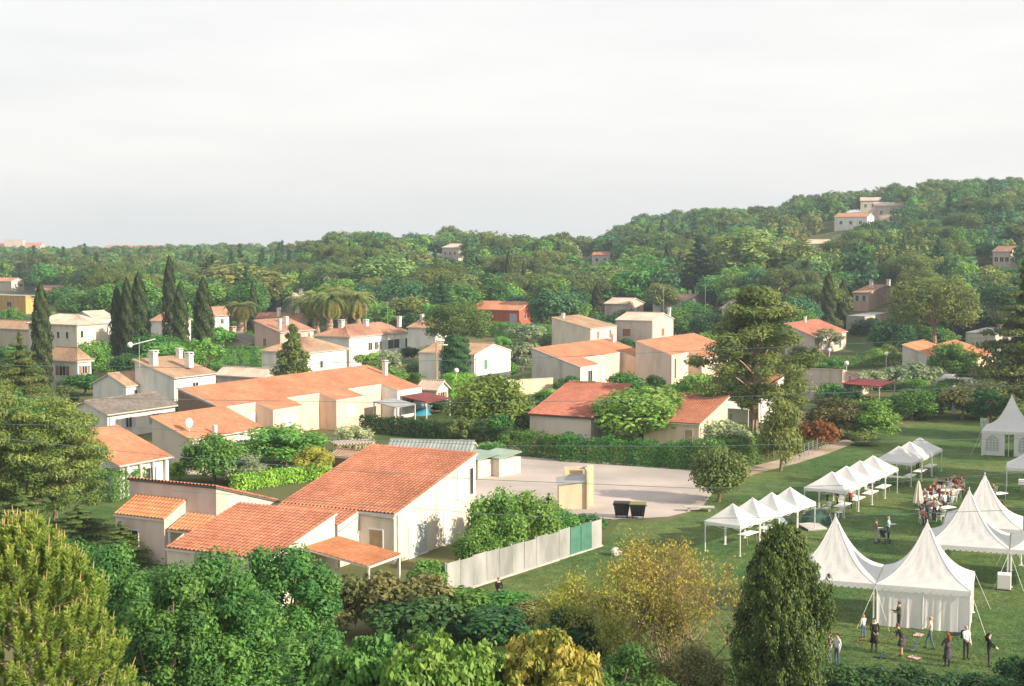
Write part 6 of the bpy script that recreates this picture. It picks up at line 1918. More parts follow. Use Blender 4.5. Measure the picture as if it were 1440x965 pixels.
T('dome', 1010, 706, 628, 78, 'rounded olive tree beside the yard corner and path', 'olive')
T('dome', 1098, 662, 562, 58, 'upright mid green tree beside the earth path', 'olive')
T('shrub', 1022, 650, 592, 68, 'blue grey rounded shrub beside the ochre wall', 'silver')
T('shrub', 1150, 632, 590, 52, 'bright orange leaved bush by the wire fence', 'orange')
T('dome', 1178, 614, 560, 84, 'brownish green tree above the orange bush', 'scrub')
T('dome', 1226, 616, 560, 76, 'bright green tree with twin trunks at the path end', 'light')
T('dome', 1282, 590, 548, 68, 'dark green tree beside the hedge at the lawn top', 'mid')
T('shrub', 1216, 626, 608, 40, 'low yellow green bush at the foot of the twin trunked tree', 'olive')
T('dome', 1340, 534, 482, 62, 'glossy orange tree with fruit before the orange roof', 'mid')
T('dome', 1385, 588, 535, 84, 'dull brown green tree at the top of the lawn', 'scrub')
T('round', 1352, 590, 545, 60, 'dull bush above the white gate pillar', 'scrub')
T('loose', 1391, 612, 548, 60, 'dark leaning tree with the banner beside the lone tent', 'dark')
for i, (px, ba, tp_, w) in enumerate(((1222, 552, 520, 44), (1252, 548, 516, 50), (1288, 545, 510, 62), (1210, 556, 524, 36))):
    T('shrub', px, ba, tp_, w, 'silvery grey bush behind the carport, ' + ['second from the red roof', 'third from the red roof', 'widest, below the grey wall', 'closest to the red roof'][i], 'silver', 'silvery bushes behind the carport')
T('dome', 300, 678, 611, 82, 'leafy bright green garden tree below the satellite dish', 'light')
T('dome', 400, 655, 598, 110, 'wide garden tree before the salmon terrace', 'light')
T('dome', 345, 680, 640, 66, 'thin pale green garden tree beside the lime hedge', 'silver')
T('dome', 440, 672, 628, 52, 'light yellow green sapling by the garden shed', 'yellow')
T('shrub', 252, 676, 650, 30, 'round lime topiary ball by the porch', 'lime')
T('shrub', 330, 655, 628, 30, 'rust red bush against the salmon tiled house', 'orange')
T('dome', 495, 640, 598, 56, 'pale flowering garden tree at the terrace end', 'blossom')
T('shrub', 605, 835, 790, 62, 'bright green rounded bush at the corner of the cream gable', 'light', var=0)
for px, ba, tp_, w, lb in ((700, 785, 690, 82, 'tall leafy shrub against the cream gable behind fence'), (745, 770, 692, 80, 'feathery light shrub halfway along behind the fence'), (672, 805, 742, 62, 'lower leafy shrub at the gable corner behind fence'), (788, 762, 716, 50, 'low shrub by the green fence panels')):
    T('dome', px, ba, tp_, w, lb, 'light')
T('shrub', 825, 760, 724, 50, 'dark low shrub behind the green fence panels', 'mid')
T('shrub', 720, 632, 606, 34, 'small round shrub by the dark hedge end', 'mid')
T('shrub', 770, 642, 614, 34, 'small yellow green shrub beside the yard', 'light')
T('shrub', 710, 458, 438, 46, 'maroon leaved bush at the red house', 'maroon')
T('shrub', 740, 480, 456, 50, 'grey green bush below the red house', 'silver')
T('shrub', 735, 522, 482, 50, 'pale olive bush beside the grey end wall', 'silver')
T('shrub', 520, 520, 496, 40, 'round bright bush before the villa', 'light')
T('shrub', 548, 524, 492, 34, 'grey green bush below the villa bays', 'silver')
T('round', 90, 448, 404, 74, 'rounded mid green tree behind the tall cream house', 'mid')
T('round', 125, 446, 408, 60, 'rounded green tree beside the small far cypress', 'mid')
T('dome', 130, 536, 480, 60, 'leafy green tree between the cream cottage and cypresses', 'light')
T('shrub', 120, 556, 526, 66, 'dark green bush below the cream cottage', 'mid')
T('dome', 1222, 480, 448, 50, 'dark round tree before the grey flat roofed house', 'dark')
T('dome', 1255, 500, 446, 60, 'deep green tree beside the big umbrella pine', 'dark')
T('dome', 1180, 452, 412, 70, 'mid green tree below the pink gabled house', 'mid')
T('loose', 1165, 500, 462, 40, 'pale thin tree before the grey flat roofed house', 'silver')

# lawn-side pines just outside the view that throw the long shadows over the grass
for x, y, h, w in ((37, 50, 12, 7), (43, 54, 12, 7), (46, 97, 13, 6), (54, 113, 14, 7), (58, 121, 13, 7), (64, 134, 14, 8), (70, 146, 13, 8), (76, 158, 13, 8), (60, 100, 13, 7)):
    plant('round', Vector((x, y, 0)), h, w, 'tree in the row along the sunny side of the lawn', 'mid', 'trees along the sunny side of the lawn')

# ------------------------------------------------------------------ foreground planting
def shoots_pine(px, Y, top, wpx, label):
    p = at(px, top, Y); H = p.z; R = wpx * Y / F / 2
    root = thing('young_pine', (p.x, p.y, 0), label, 'pine')
    C, N, A, T_, S = [], [], [], [], []
    cand = MB(); br = MB()
    br.tube([(0, 0, -0.3), (0.1, 0, H * 0.5), (0, 0, H * 0.97)], [0.22, 0.14, 0.03], 8)
    for i in range(1350):
        f = random.random() ** 0.75
        z = H * (0.38 + 0.6 * f) ; env = R * (1 - f ** 1.9) ** 0.75 * (1 + 0.12 * math.sin(f * 9)) + 0.15
        a = random.uniform(0, 6.283); r = env * (0.2 + 0.8 * random.random() ** 0.5)
        b = np.array([r * math.cos(a), r * math.sin(a), z - 0.25 * (r / R)])
        d = np.array([math.cos(a) * 0.35 * r / R, math.sin(a) * 0.35 * r / R, 1.0]) + RNG.normal(size=3) * 0.1
        d /= np.linalg.norm(d)
        ln = random.uniform(0.38, 0.62)
        n = 105
        t = RNG.random(n)
        pos = b + d * (t * ln)[:, None]
        out = unit(n); out -= np.outer(out @ d, d); out /= np.maximum(np.linalg.norm(out, axis=1, keepdims=True), 1e-5)
        ax = out * 0.8 + d * 0.75
        C.append(pos + ax * 0.06); A.append(ax); N.append(np.cross(ax, d) + unit(n) * 0.3)
        T_.append(np.clip(0.35 + 0.5 * t + RNG.normal(size=n) * 0.12 + random.uniform(-.2, .2), 0, 1)); S.append(RNG.uniform(0.06, 0.1, n))
        if f > 0.35 and random.random() < 0.5:
            e = Vector(b + d * ln)
            cand.tube([e - Vector(d) * 0.05, e + Vector(d) * random.uniform(0.1, 0.3)], [0.016, 0.008], 5)
        if i % 14 == 0: br.tube([(0, 0, max(0.5, z - r * 0.3 - 0.2)), tuple(b)], [0.03, 0.01], 4)
    link(bpy.data.objects.new('crown', leaf_mesh('crown', np.concatenate(C), np.concatenate(N), np.concatenate(S), 0.19, np.concatenate(T_), L['youngpine'], np.concatenate(A))), root)
    cand.build('candle_shoots', L['candle'], root, kind='stuff')
    br.build('trunk', M['pinebark'], root)
L['youngpine'] = leafmat('needle_young', (0.05, 0.10, 0.024), (0.22, 0.26, 0.06), 0.35, rand=0.05)
shoots_pine(30, 38, 738, 400, 'young pine with upright tan candles and bright needles beside the deep green trees')

def near_tree(px, Y, top, wpx, label, leaf, ls, nb, per, aspect=0.5, droop=False, low=0.25, br=(0.2, 0.3), kindname='broadleaf_tree', shell=0.25, zmin=-0.8, sticks=22, squash=0.8):
    p = at(px, top, Y); H = p.z; R = wpx * Y / F / 2
    root = thing(kindname, (p.x, p.y, 0), label, 'tree')
    cz = H * (1 + low) / 2; rz = H * (1 - low) / 2
    pts = ell_points(nb, (0, 0, cz), (R * 0.82, R * 0.82, rz * 0.86), 0.5, zmin)
    blobs = [(q, (R * random.uniform(*br),) * 2 + (R * random.uniform(*br) * squash,)) for q in pts]
    c, n, s, t = blob_leaves(blobs, per, ls, shell, 0.45)
    axis = None
    if droop:
        axis = np.tile(np.array([0, 0, -1.0]), (len(c), 1)) + unit(len(c)) * 0.7
        n = n * np.array([1, 1, 0.4])
    me = leaf_mesh('crown', c, n, s, aspect, t, L[leaf], axis)
    link(bpy.data.objects.new('crown', me), root)
    mb = MB(); tz = H * max(low, 0.2)
    mb.tube([(0, 0, -0.3), (0.1, 0.05, tz * 0.6), (0, 0, tz)], [0.26, 0.2, 0.16], 8)
    limbs(mb, (0, 0, tz * 0.95), [tuple(q) for q in pts[:sticks]], 0.09)
    mb.build('trunk', M['bark'], root)
    return root
L['rich'] = leafmat('leaf_rich', (0.045, 0.115, 0.034), (0.115, 0.215, 0.058), rand=0.1)
L['cedarleaf'] = leafmat('needle_cedar', (0.085, 0.12, 0.034), (0.21, 0.23, 0.07), 0.3, rand=0.05)
L['nearcypress'] = leafmat('scale_near', (0.012, 0.03, 0.010), (0.095, 0.122, 0.03), 0.12, rand=0.03)
L['broad'] = leafmat('leaf_broad', (0.09, 0.16, 0.03), (0.20, 0.26, 0.07), rand=0.05)
L['gold'] = leafmat('leaf_gold', (0.14, 0.16, 0.035), (0.40, 0.30, 0.085), 0.35, rand=0.05)
near_tree(165, 60, 752, 200, 'deep green leafy tree directly beside the young pine', 'rich', 0.1, 90, 430, br=(0.2, 0.3), low=0.0)
near_tree(300, 54, 756, 240, 'deep green leafy tree covering the low end of the annex roof', 'rich', 0.1, 110, 430, br=(0.18, 0.28), low=0.0)
near_tree(400, 60, 746, 180, 'deep green leafy tree with pale tips below the annex gable', 'rich', 0.1, 90, 420, br=(0.2, 0.3), low=0.0)
near_tree(95, 62, 752, 150, 'deep green tree behind the young pine tips', 'rich', 0.1, 50, 360, br=(0.24, 0.34), low=0.1)
near_tree(240, 52, 772, 170, 'deep green tree filling in between its taller leafy neighbours', 'rich', 0.09, 90, 400, br=(0.2, 0.3), low=0.0)
near_tree(440, 46, 868, 170, 'dark lower tree beside the broad leaved one', 'rich', 0.09, 70, 380, br=(0.2, 0.3), low=0.0)
near_tree(520, 36, 874, 200, 'green tree with broad drooping leaves before the brown scrub', 'rich', 0.11, 110, 110, 0.5, True, 0.5, (0.12, 0.24), zmin=-0.1)
near_tree(628, 33, 880, 280, 'yellowish green tree with broad drooping leaves', 'broad', 0.10, 170, 130, 0.46, True, 0.6, (0.09, 0.19), zmin=-0.1)
near_tree(772, 33, 872, 200, 'golden sunlit tree with broad drooping leaves', 'gold', 0.095, 150, 130, 0.46, True, 0.6, (0.10, 0.2), zmin=-0.1)

# scrub row behind the foreground trees, dark bushes at the lawn edge
for i, (px, py, tp_, w, lf) in enumerate(((480, 895, 812, 90, 'scrub'), (540, 890, 806, 100, 'scrub'), (600, 888, 812, 100, 'scrub'), (655, 884, 826, 90, 'mid'), (705, 880, 832, 90, 'mid'), (750, 884, 846, 80, 'scrub'), (690, 905, 856, 110, 'dark'), (580, 910, 842, 120, 'dark'))):
    T('shrub', px, py, tp_, w, ['brown tipped scrub bush beside the deep green trees', 'brown tipped scrub bush below the orange porch roof', 'brown tipped scrub bush below the bright gable bush', 'green scrub bush at the fence foot', 'green scrub bush next to the crouching person', 'low brown scrub bush at the grass edge', 'dark low bush behind the golden leaved tree', 'dark low bush behind the yellowish drooping leaved tree'][i], lf, 'scrub bushes in front of the cream house')
for i, (px, py, tp_, w) in enumerate(((1190, 985, 938, 70), (1235, 985, 940, 80), (1285, 988, 942, 90), (1335, 992, 950, 80), (1390, 992, 948, 80), (1432, 985, 926, 60), (1462, 980, 918, 70))):
    T('shrub', px, py, tp_, w, 'dark bush at the lawn edge, ' + ['beside the coned cypress', 'before the coated person', 'before the leaning person', 'before the red haired person', 'before the person with dark bag', 'tall one past the dark bag', 'beside the tall edge bush'][i], 'dark', 'dark bushes at the lawn edge')
for i, (px, py, tp_, w) in enumerate(((30, 770, 690, 120), (110, 770, 712, 110), (170, 790, 735, 90))):
    T('cedar', px, py, tp_, w, 'low spreading cedar ' + ['under the broad cedar', 'at the garden lawn edge', 'next to the small orange lean-to roof'][i], 'pine', 'low cedars beside the garden lawn')

# big cedar at the picture edge
near_tree(72, 104, 548, 180, 'broad dense cedar rising beside the orange tiled porch house', 'cedarleaf', 0.13, 150, 260, 0.35, False, 0.0, (0.16, 0.26), 'cedar_tree', 0.3, squash=0.42)
T('aleppo', 8, 748, 540, 90, 'bright needled pine close beside the broad cedar', 'olive')
T('cedar', 30, 600, 470, 90, 'dark green cedar behind the broad one, below the cream house', 'pine')

# foreground cypress with yellow cones
def near_cypress(px, Y, top, wpx, label):
    p = at(px, top, Y); H = p.z; R = wpx * Y / F / 2
    root = thing('cypress_tree', (p.x, p.y, 0), label, 'cypress')
    C, N, A, T_, S = [], [], [], [], []
    cones = MB()
    for i in range(1500):
        f = random.random() ** 0.9
        prof = min(1, 0.6 + f * 1.5) * (1 - max(0, (f - 0.55) / 0.45) ** 2.4 * 0.84)
        a = random.uniform(0, 6.283)
        r = R * prof * random.uniform(0.55, 1.04) * (0.92 + 0.13 * math.sin(3 * a + f * 11) + 0.10 * math.sin(5 * a - f * 23 + 1) + 0.07 * math.sin(2 * a + f * 41))
        b = np.array([r * math.cos(a), r * math.sin(a), 0.2 + f * (H - 0.5)])
        n = 62; ln = random.uniform(0.45, 0.8); q = random.uniform(0.14, 0.30)
        t = RNG.random(n)
        o_ = unit(n) * (q * np.sin(np.pi * (0.15 + 0.8 * t)))[:, None]
        pos = b + np.array([math.cos(a) * 0.12, math.sin(a) * 0.12, 1.0]) * (t * ln)[:, None] + o_
        C.append(pos); N.append(o_ * 4 + np.array([math.cos(a), math.sin(a), 0.3]) * 0.5 + unit(n) * 0.5)
        A.append(np.array([0, 0, 1.0]) + o_ * 2 + unit(n) * 0.3)
        T_.append(np.clip(0.15 + 0.75 * t * random.uniform(0.4, 1.1) + RNG.normal(size=n) * 0.12, 0, 1)); S.append(RNG.uniform(0.05, 0.09, n))
        if random.random() < 0.6:
            for _ in range(random.randint(1, 3)):
                k = random.randrange(n); e = pos[k] + np.array([math.cos(a), math.sin(a), 0]) * 0.05
                cones.ball(e, random.uniform(0.018, 0.03), 6, 4)
    link(bpy.data.objects.new('crown', leaf_mesh('crown', np.concatenate(C), np.concatenate(N), np.concatenate(S), 0.4, np.concatenate(T_), L['nearcypress'], np.concatenate(A))), root)
    cones.build('cones', M['cone'], root, kind='stuff')
    mb = MB(); mb.tube([(0, 0, -0.3), (0, 0, H * 0.5), (0, 0, H * 0.95)], [0.3, 0.2, 0.04], 8); mb.build('trunk', M['bark'], root)
M['cone'] = mat('cypress_cone', (0.42, 0.36, 0.14), 0.8)
near_cypress(1102, 55, 748, 134, 'dense tall cypress dotted with yellow cones beside the autumn tree')

# half bare autumn tree with yellow leaves on a dome of fine branches
def bare_tree(px, Y, top, wpx, label, leafy=1.0, leaf='autumn', seed=3, fill=0.5):
    rnd = random.Random(seed)
    p = at(px, top, Y); H = p.z; R = wpx * Y / F / 2
    root = thing('autumn_tree', (p.x, p.y, 0), label, 'tree')
    mb = MB(); tips = []
    def grow(P, d, ln, r, lev):
        pts = [P]; q = P
        for k in range(3):
            d = (d + Vector((rnd.uniform(-.16, .16), rnd.uniform(-.16, .16), rnd.uniform(-.04, .14)))).normalized()
            q = q + d * ln / 3; pts.append(q)
        mb.tube(pts, [r, r * 0.86, r * 0.74, r * 0.62], 5 if lev < 3 else 4, cap=False)
        if lev >= 6 or ln < 0.22:
            tips.append(q); return
        for k in range(rnd.choice((2, 2, 3)) if lev > 0 else 4):
            ax = Vector((rnd.uniform(-1, 1), rnd.uniform(-1, 1), rnd.uniform(-0.3, 0.5))).normalized()
            nd = (d + ax * (0.75 if lev else 0.95)).normalized()
            s = q
            rad = (s + nd * ln * 0.8)
            e = (rad.x / R) ** 2 + (rad.y / R) ** 2 + ((rad.z - H * 0.45) / (H * 0.56)) ** 2
            if e > 1.05: nd = (nd - Vector((rad.x, rad.y, 0)) / R * 0.5).normalized()
            grow(s, nd, ln * rnd.uniform(0.70, 0.86), r * 0.62, lev + 1)
        if lev >= 3: tips.append(q)
    for k in range(4):
        a = k * 1.57 + 0.4
        grow(Vector((0.25 * math.cos(a), 0.25 * math.sin(a), -0.3)), Vector((math.cos(a) * 0.5, math.sin(a) * 0.5, 1)).normalized(), H * 0.25, 0.11, 0)
    mb.build('branches', M['twig'], root)
    tp = np.array([tuple(t) for t in tips])
    tp = tp[tp[:, 2] < H * 1.03]
    e = (tp[:, 0] / R) ** 2 + (tp[:, 1] / R) ** 2 + ((tp[:, 2] - H * 0.45) / (H * 0.56)) ** 2
    w = np.clip((e - 0.25) * 1.4, 0.05, 1) * leafy
    # thin on the lee side where the leaves have gone
    w *= np.where((tp[:, 0] > R * 0.25) & (tp[:, 2] < H * 0.8), 0.3, 1)
    keep = tp[RNG.random(len(tp)) < w]
    k = 13
    c = np.repeat(keep, k, 0) + RNG.normal(size=(len(keep) * k, 3)) * 0.2
    t = np.clip(0.25 + 0.5 * (c[:, 2] / H) ** 2 + RNG.normal(size=len(c)) * 0.22, 0, 1)
    me = leaf_mesh('foliage', c, unit(len(c)) + np.array([0, 0, 0.5]), RNG.uniform(0.05, 0.095, len(c)), 0.45, t, L[leaf], np.tile(np.array([0, 0, -1.0]), (len(c), 1)) + unit(len(c)))
    link(bpy.data.objects.new('foliage', me), root)
    return len(tips)
bare_tree(960, 63, 746, 210, 'half bare autumn tree with yellow leaves on fine branches', 0.8, seed=3)
bare_tree(860, 61, 786, 190, 'yellow green autumn tree leaning over the grass beside the bare one', 1.0, 'yellow', seed=8)
near_tree(800, 60, 850, 120, 'low dark green bush under the autumn tree', 'dark', 0.1, 40, 360, br=(0.22, 0.32), low=0.1)
near_tree(960, 57, 905, 180, 'dark undergrowth bush at the foot of the autumn tree', 'scrub', 0.09, 40, 330, br=(0.22, 0.32), low=0.05)
near_tree(880, 55, 892, 150, 'olive undergrowth bush beside the autumn tree foot', 'mid', 0.09, 40, 330, br=(0.22, 0.32), low=0.05)

# ------------------------------------------------------------------ gardens and woods filled in
def clear_of(x, y, r, top_h, pad=0.8):
    for (a, b, q) in PLANT:
        if (a - x) ** 2 + (b - y) ** 2 < (q * pad + r * 0.6) ** 2: return False
    x0, yt = proj(x - r, y, top_h); x1, yb = proj(x + r, y, 0)
    for (a, b, c, d_, dep) in PROT:
        if y < dep and x1 > a and x0 < c and yt < d_ - 3 and yb > b: return False
    return True

MARKS = [(30, 430, 'the ochre building'), (110, 490, 'the tall cream house'), (92, 540, 'the cream cottage'), (185, 520, 'the close cypress group'), (246, 504, 'the tallest cypress'), (338, 478, 'the round headed palm'), (245, 565, 'the brown roofed chimneys'),
         (400, 495, 'the pink house'), (470, 470, 'the palm grove'), (429, 527, 'the white hipped house'), (535, 505, 'the large villa'), (640, 548, 'the clipped tree'), (690, 535, 'the green shuttered house'), (720, 462, 'the red house'), (795, 452, 'the joined umbrella pines'), (830, 482, 'the weathered side wall'),
         (917, 480, 'the tall gabled house'), (981, 425, 'the tall dark conifer'), (850, 530, 'the middle salmon terrace'), (980, 520, 'the terrace with rose end wall'), (1063, 612, 'the bushy pine'), (1160, 500, 'the brick red stepped house'), (1230, 425, 'the pink gabled house'), (1215, 476, 'the grey flat roofed house'), (1180, 550, 'the red carport'),
         (1312, 510, 'the large domed pine'), (1290, 515, 'the bright orange roof'), (1345, 545, 'the parked cars'), (1430, 560, 'the tall cedar'), (300, 585, 'the plank clad end wall'), (560, 590, 'the maroon porch roof'), (170, 600, 'the slate roofed house'), (200, 660, 'the pillared porch'), (380, 640, 'the lime hedge'), (800, 600, 'the brick red roof'), (960, 610, 'the ochre side wall'), (612, 402, 'the dark firs'), (1100, 445, 'the pale green clump')]
MARKS = [(G(a, b), c) for a, b, c in MARKS]
def near_mark(x, y):
    return min(MARKS, key=lambda m: (m[0].x - x) ** 2 + ((m[0].y - y) * 0.6) ** 2)[1]
COLS = [(40, 'the ochre building'), (110, 'the tall cream house'), (185, 'the close cypress group'), (246, 'the tallest cypress'), (338, 'the round headed palm'), (400, 'the pink house'), (470, 'the palm grove'), (550, 'the large villa'), (645, 'the dense domed pine'), (715, 'the red house'), (795, 'the joined umbrella pines'),
        (895, 'the tall gabled house'), (981, 'the tall dark conifer'), (1060, 'the bushy pine'), (1150, 'the brick red stepped house'), (1232, 'the pink gabled house'), (1312, 'the large domed pine'), (1405, 'the tall cedar')]
def size_word(h, lo, hi):
    return 'small ' if h < lo else ('large ' if h > hi else '')
GARDEN = [('dome', 'mid', 'full leafed green garden tree'), ('dome', 'light', 'full leafed bright garden tree'), ('round', 'mid', 'rounded green garden tree'), ('round', 'light', 'rounded bright green garden tree'), ('shrub', 'mid', 'green garden bush'), ('shrub', 'light', 'bright garden bush'),
          ('loose', 'light', 'loose leaved light garden tree'), ('round', 'dark', 'dark rounded garden tree'), ('shrub', 'olive', 'olive coloured garden bush'), ('cypress', None, 'slim garden cypress'), ('shrub', 'dark', 'dark garden bush')]
cnt = 0
for _ in range(9000):
    Y = random.uniform(118, 345); u = random.uniform(-0.42, 0.42); x = u * Y
    px, _y = proj(x, Y, 0)
    if Y < 150 and px > 470: continue
    if Y < 140 and -28 < x < 0: continue
    if px > 960 and Y < 175: continue
    g, lf, lb = random.choice(GARDEN)
    if g == 'cypress' and (random.random() < 0.7 or Y < 240): continue
    if g == 'shrub': w, h = random.uniform(2.2, 4.2), random.uniform(1.5, 3.0)
    elif g == 'cypress': w, h = random.uniform(1.8, 2.6), random.uniform(9, 13)
    else: w, h = random.uniform(4.5, 8.5), random.uniform(4.5, 9)
    if not clear_of(x, Y, w / 2, h): continue
    plant(g, Vector((x, Y, float(height(x, Y)))), h, w, size_word(w, 3.0 if g == 'shrub' else 5.6, 3.6 if g == 'shrub' else 7.2) + lb + ' near ' + near_mark(x, Y), lf, 'garden trees and bushes between the houses', trunk=(g != 'shrub'))
    cnt += 1
    if cnt > 430: break

def wood_points():
    out = []
    Y = 335.0
    while Y < 1100:
        stp = 6.8 + (Y - 300) * 0.008
        x = -0.44 * Y
        while x < 0.46 * Y:
            xx = x + random.uniform(-.45, .45) * stp; yy = Y + random.uniform(-.45, .45) * stp
            px = 720 + F * xx / yy
            if yy > np.interp(px, FOOT_PX, FOOT_Y) - 25 and yy < np.interp(px, RID_PX, RID_Y) + 60:
                out.append((xx, yy, px))
            x += stp
        Y += stp * 0.95
    x = 262.0
    for Y in np.arange(255, 335, 7.0):          # the wood comes nearer below the right-hand hill
        for x in np.arange(0.16 * Y, 0.46 * Y, 7.0):
            xx, yy = x + random.uniform(-3, 3), Y + random.uniform(-3, 3)
            px = 720 + F * xx / yy
            if yy > np.interp(px, FOOT_PX, FOOT_Y) + 12: out.append((xx, yy, px))
    return out
WOOD = wood_points()
WOOD.sort(key=lambda p: p[1])
cap = {'broadleaf_tree': 130, 'umbrella_pine': 90, 'conifer_tree': 80, 'cypress_tree': 60}
far = []
LEAFS = ['mid', 'blue', 'dark', 'olive', 'light']
WL = {'mid': 'mid green tree of the wood', 'blue': 'blue green tree of the wood', 'dark': 'dark green tree of the wood', 'olive': 'olive brown tree of the wood', 'light': 'pale green tree of the wood'}
for x, y, px in WOOD:
    r = random.random()
    right = px > 1100
    if y > 0.8 * np.interp(px, RID_PX, RID_Y): r = 0.05 if r < 0.08 else max(r, 0.2)      # ridge: pines and round crowns
    if r < 0.10: kind, vi = 'far_pine', 0
    elif r < 0.135: kind, vi = 'far_conifer', 0
    elif r < 0.155: kind, vi = 'far_cypress', 0
    else:
        kind = 'far_round'
        vi = random.choices(range(5), [3, 2.6, 2.2 if right else 0.9, 2.2, 1.2 if right else 2.8])[0]
    w = random.uniform(6.5, 12.5); h = random.uniform(7.5, 13)
    if kind == 'far_cypress': w, h = random.uniform(2.2, 3.4), random.uniform(11, 17)
    if kind == 'far_conifer': w, h = random.uniform(6, 8.5), random.uniform(12, 18)
    if kind == 'far_pine': w, h = random.uniform(10, 15), random.uniform(11, 15)
    z = float(height(x, y))
    ok = True
    for (a, b, q) in PLANT[:260]:
        if (a - x) ** 2 + (b - y) ** 2 < (q * 0.7 + 1.5) ** 2: ok = False; break
    if not ok: continue
    X0, yt = proj(x - w / 2, y, z + h); X1, yb = proj(x + w / 2, y, z)
    for (a, b, c_, d_, dep) in PROT:
        if y < dep and X1 > a and X0 < c_ and yt < d_ - 4 and yb > b: ok = False; break
    if not ok: continue
    nm_ = NAMES[kind]
    if cap[nm_] > 0 and 20 < px < 1420 and y < 520:
        cap[nm_] -= 1
        near_kind = {'far_round': 'far_round', 'far_pine': 'umbrella', 'far_conifer': 'conifer', 'far_cypress': 'cypress'}[kind]
        lb = WL[LEAFS[vi]] if kind == 'far_round' else {'far_pine': 'umbrella pine of the wood', 'far_conifer': 'dark conifer of the wood', 'far_cypress': 'slim cypress of the wood'}[kind]
        lb = size_word(h, 9.2, 11.4) + lb + (' low' if y < 400 else ' farther up') + ' behind ' + min(COLS, key=lambda m: abs(m[0] - px))[1]
        if kind == 'far_round':
            plant('round', Vector((x, y, z)), h, w, lb, LEAFS[vi], 'trees in the front of the wood')
        else:
            plant(near_kind, Vector((x, y, z)), h, w, lb, None, 'trees in the front of the wood')
    else:
        far.append((x, y, z, w, h, kind, vi))

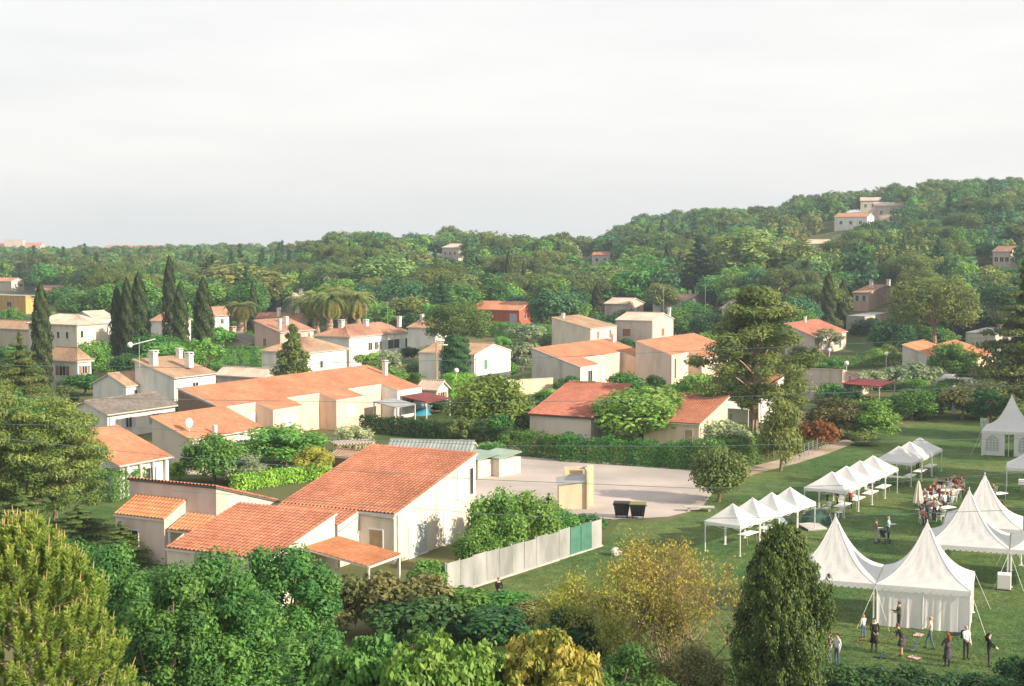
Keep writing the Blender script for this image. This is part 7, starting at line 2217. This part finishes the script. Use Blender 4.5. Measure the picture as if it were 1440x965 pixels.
# the rest of the wood reads as one mass of crowns
def far_wood(far):
    kinds = [('far_round', 0), ('far_round', 1), ('far_round', 2), ('far_round', 3), ('far_round', 4), ('far_pine', 0), ('far_conifer', 0), ('far_cypress', 0)]
    srcs = []
    for k, v in kinds:      # one real tree of each sort at the wood edge lends its crown to the mass
        for j_, q in enumerate(far):
            if q[5] == k and q[6] == v and 0 < 720 + F * q[0] / q[1] < 1440: break
        else: q = far[0]; j_ = 0
        far.pop(j_)
        r_ = plant(k, Vector(q[:3]), q[4], q[3], {'far_pine': 'rounded umbrella pine at the edge of the far wood', 'far_conifer': 'dark spire conifer at the edge of the far wood', 'far_cypress': 'pencil cypress at the edge of the far wood'}.get(k, ['mid green', 'blue green', 'deep green', 'olive', 'pale green'][v] + ' rounded tree at the edge of the far wood'), var=v)
        srcs.append([c for c in r_.children if c.name.startswith('crown')][0])
    me = bpy.data.meshes.new('woodland')
    me.from_pydata([(q[0], q[1], q[2]) for q in far], [], [])
    for nm2, ty2 in (('tscale', 'FLOAT_VECTOR'), ('tkind', 'INT'), ('trot', 'FLOAT')): me.attributes.new(nm2, ty2, 'POINT')
    sc_, ix, rt = (me.attributes[q] for q in ('tscale', 'tkind', 'trot'))
    sv, iv = [], []
    for q in far:
        h0, r0 = DIM[q[5]][q[6]]
        sv += [q[3] / (2 * r0), q[3] / (2 * r0), q[4] / h0]; iv.append(kinds.index((q[5], q[6])))
    sc_.data.foreach_set('vector', sv); ix.data.foreach_set('value', iv); rt.data.foreach_set('value', RNG.random(len(far)) * 6.28)
    o = link(bpy.data.objects.new('woodland', me))
    tag(o, 'dense mixed wood covering the far hillsides', 'woodland', kind='stuff')
    ng = bpy.data.node_groups.new('woodland', 'GeometryNodeTree')
    ng.interface.new_socket('Geometry', in_out='INPUT', socket_type='NodeSocketGeometry')
    ng.interface.new_socket('Geometry', in_out='OUTPUT', socket_type='NodeSocketGeometry')
    nn, ll = ng.nodes, ng.links
    gi, go = nn.new('NodeGroupInput'), nn.new('NodeGroupOutput')
    jn = nn.new('GeometryNodeJoinGeometry')
    for s in reversed(srcs):
        oi = nn.new('GeometryNodeObjectInfo'); oi.inputs['Object'].default_value = s; oi.transform_space = 'ORIGINAL'
        gt = nn.new('GeometryNodeGeometryToInstance')
        ll.new(oi.outputs['Geometry'], gt.inputs[0]); ll.new(gt.outputs[0], jn.inputs[0])
    ip = nn.new('GeometryNodeInstanceOnPoints')
    ip.inputs['Pick Instance'].default_value = True
    def attr(nm, ty):
        a = nn.new('GeometryNodeInputNamedAttribute'); a.data_type = ty; a.inputs['Name'].default_value = nm
        return [q for q in a.outputs if q.enabled and q.name == 'Attribute'][0]
    cx = nn.new('ShaderNodeCombineXYZ'); ll.new(attr('trot', 'FLOAT'), cx.inputs['Z'])
    e2 = nn.new('FunctionNodeEulerToRotation'); ll.new(cx.outputs[0], e2.inputs[0])
    ll.new(gi.outputs[0], ip.inputs['Points']); ll.new(jn.outputs[0], ip.inputs['Instance'])
    ll.new(attr('tkind', 'INT'), ip.inputs['Instance Index']); ll.new(e2.outputs[0], ip.inputs['Rotation']); ll.new(attr('tscale', 'FLOAT_VECTOR'), ip.inputs['Scale'])
    ll.new(ip.outputs[0], go.inputs[0])
    o.modifiers.new('crowns', 'NODES').node_group = ng
far_wood(far)

# ------------------------------------------------------------------ grass tufts on the lawn
def tufts(n):
    px = RNG.uniform(560, 1500, n * 3); py = 585 + (980 - 585) * RNG.random(n * 3) ** 0.8
    keep = []
    for a, b in zip(px, py):
        lim = 842 - (a - 640) * 0.355 if a < 860 else (735 if a < 990 else 700 - (a - 990) * 0.36)
        if b > lim: keep.append((a, b))
        if len(keep) >= n: break
    P = np.array([tuple(G(a, b)) for a, b in keep])
    P[:, :2] += RNG.normal(size=(len(P), 2)) * 0.3
    sz = RNG.uniform(0.03, 0.075, len(P)); P[:, 2] = sz * 0.6
    nn = unit(len(P)); nn[:, 2] = np.abs(nn[:, 2]) + 0.6
    ax = np.tile(np.array([0, 0, 1.0]), (len(P), 1)) + unit(len(P)) * 0.8
    me = leaf_mesh('grass_tufts', P, nn, sz, 0.5, 0.45 + 0.3 * np.sin(P[:, 0] * 0.5 + P[:, 1] * 0.31) + RNG.normal(size=len(P)) * 0.25, L['turf'], ax)
    o = link(bpy.data.objects.new('grass_tufts', me)); tag(o, 'rough tufts of grass scattered over the festival lawn', 'grass', kind='stuff')
L['turf'] = leafmat('grass_blade', (0.048, 0.092, 0.03), (0.115, 0.135, 0.05), 0.4, rand=0.02)
tufts(60000)

# ------------------------------------------------------------------ air
hz_ = MB(); hz_.box(-2200, 2200, -120, 2400, -3, 90)
hm = bpy.data.materials.new('haze'); hm.use_nodes = True
hm.node_tree.nodes.clear()
ho = hm.node_tree.nodes.new('ShaderNodeOutputMaterial'); hv = hm.node_tree.nodes.new('ShaderNodeVolumePrincipled')
hv.inputs['Color'].default_value = (0.70, 0.86, 1.0, 1); hv.inputs['Density'].default_value = 0.00025; hv.inputs['Anisotropy'].default_value = 0.2
hm.node_tree.links.new(hv.outputs[0], ho.inputs['Volume'])
o = hz_.build('haze', hm); tag(o, kind='stuff')
print('trees', cnt, 'far', len(far))
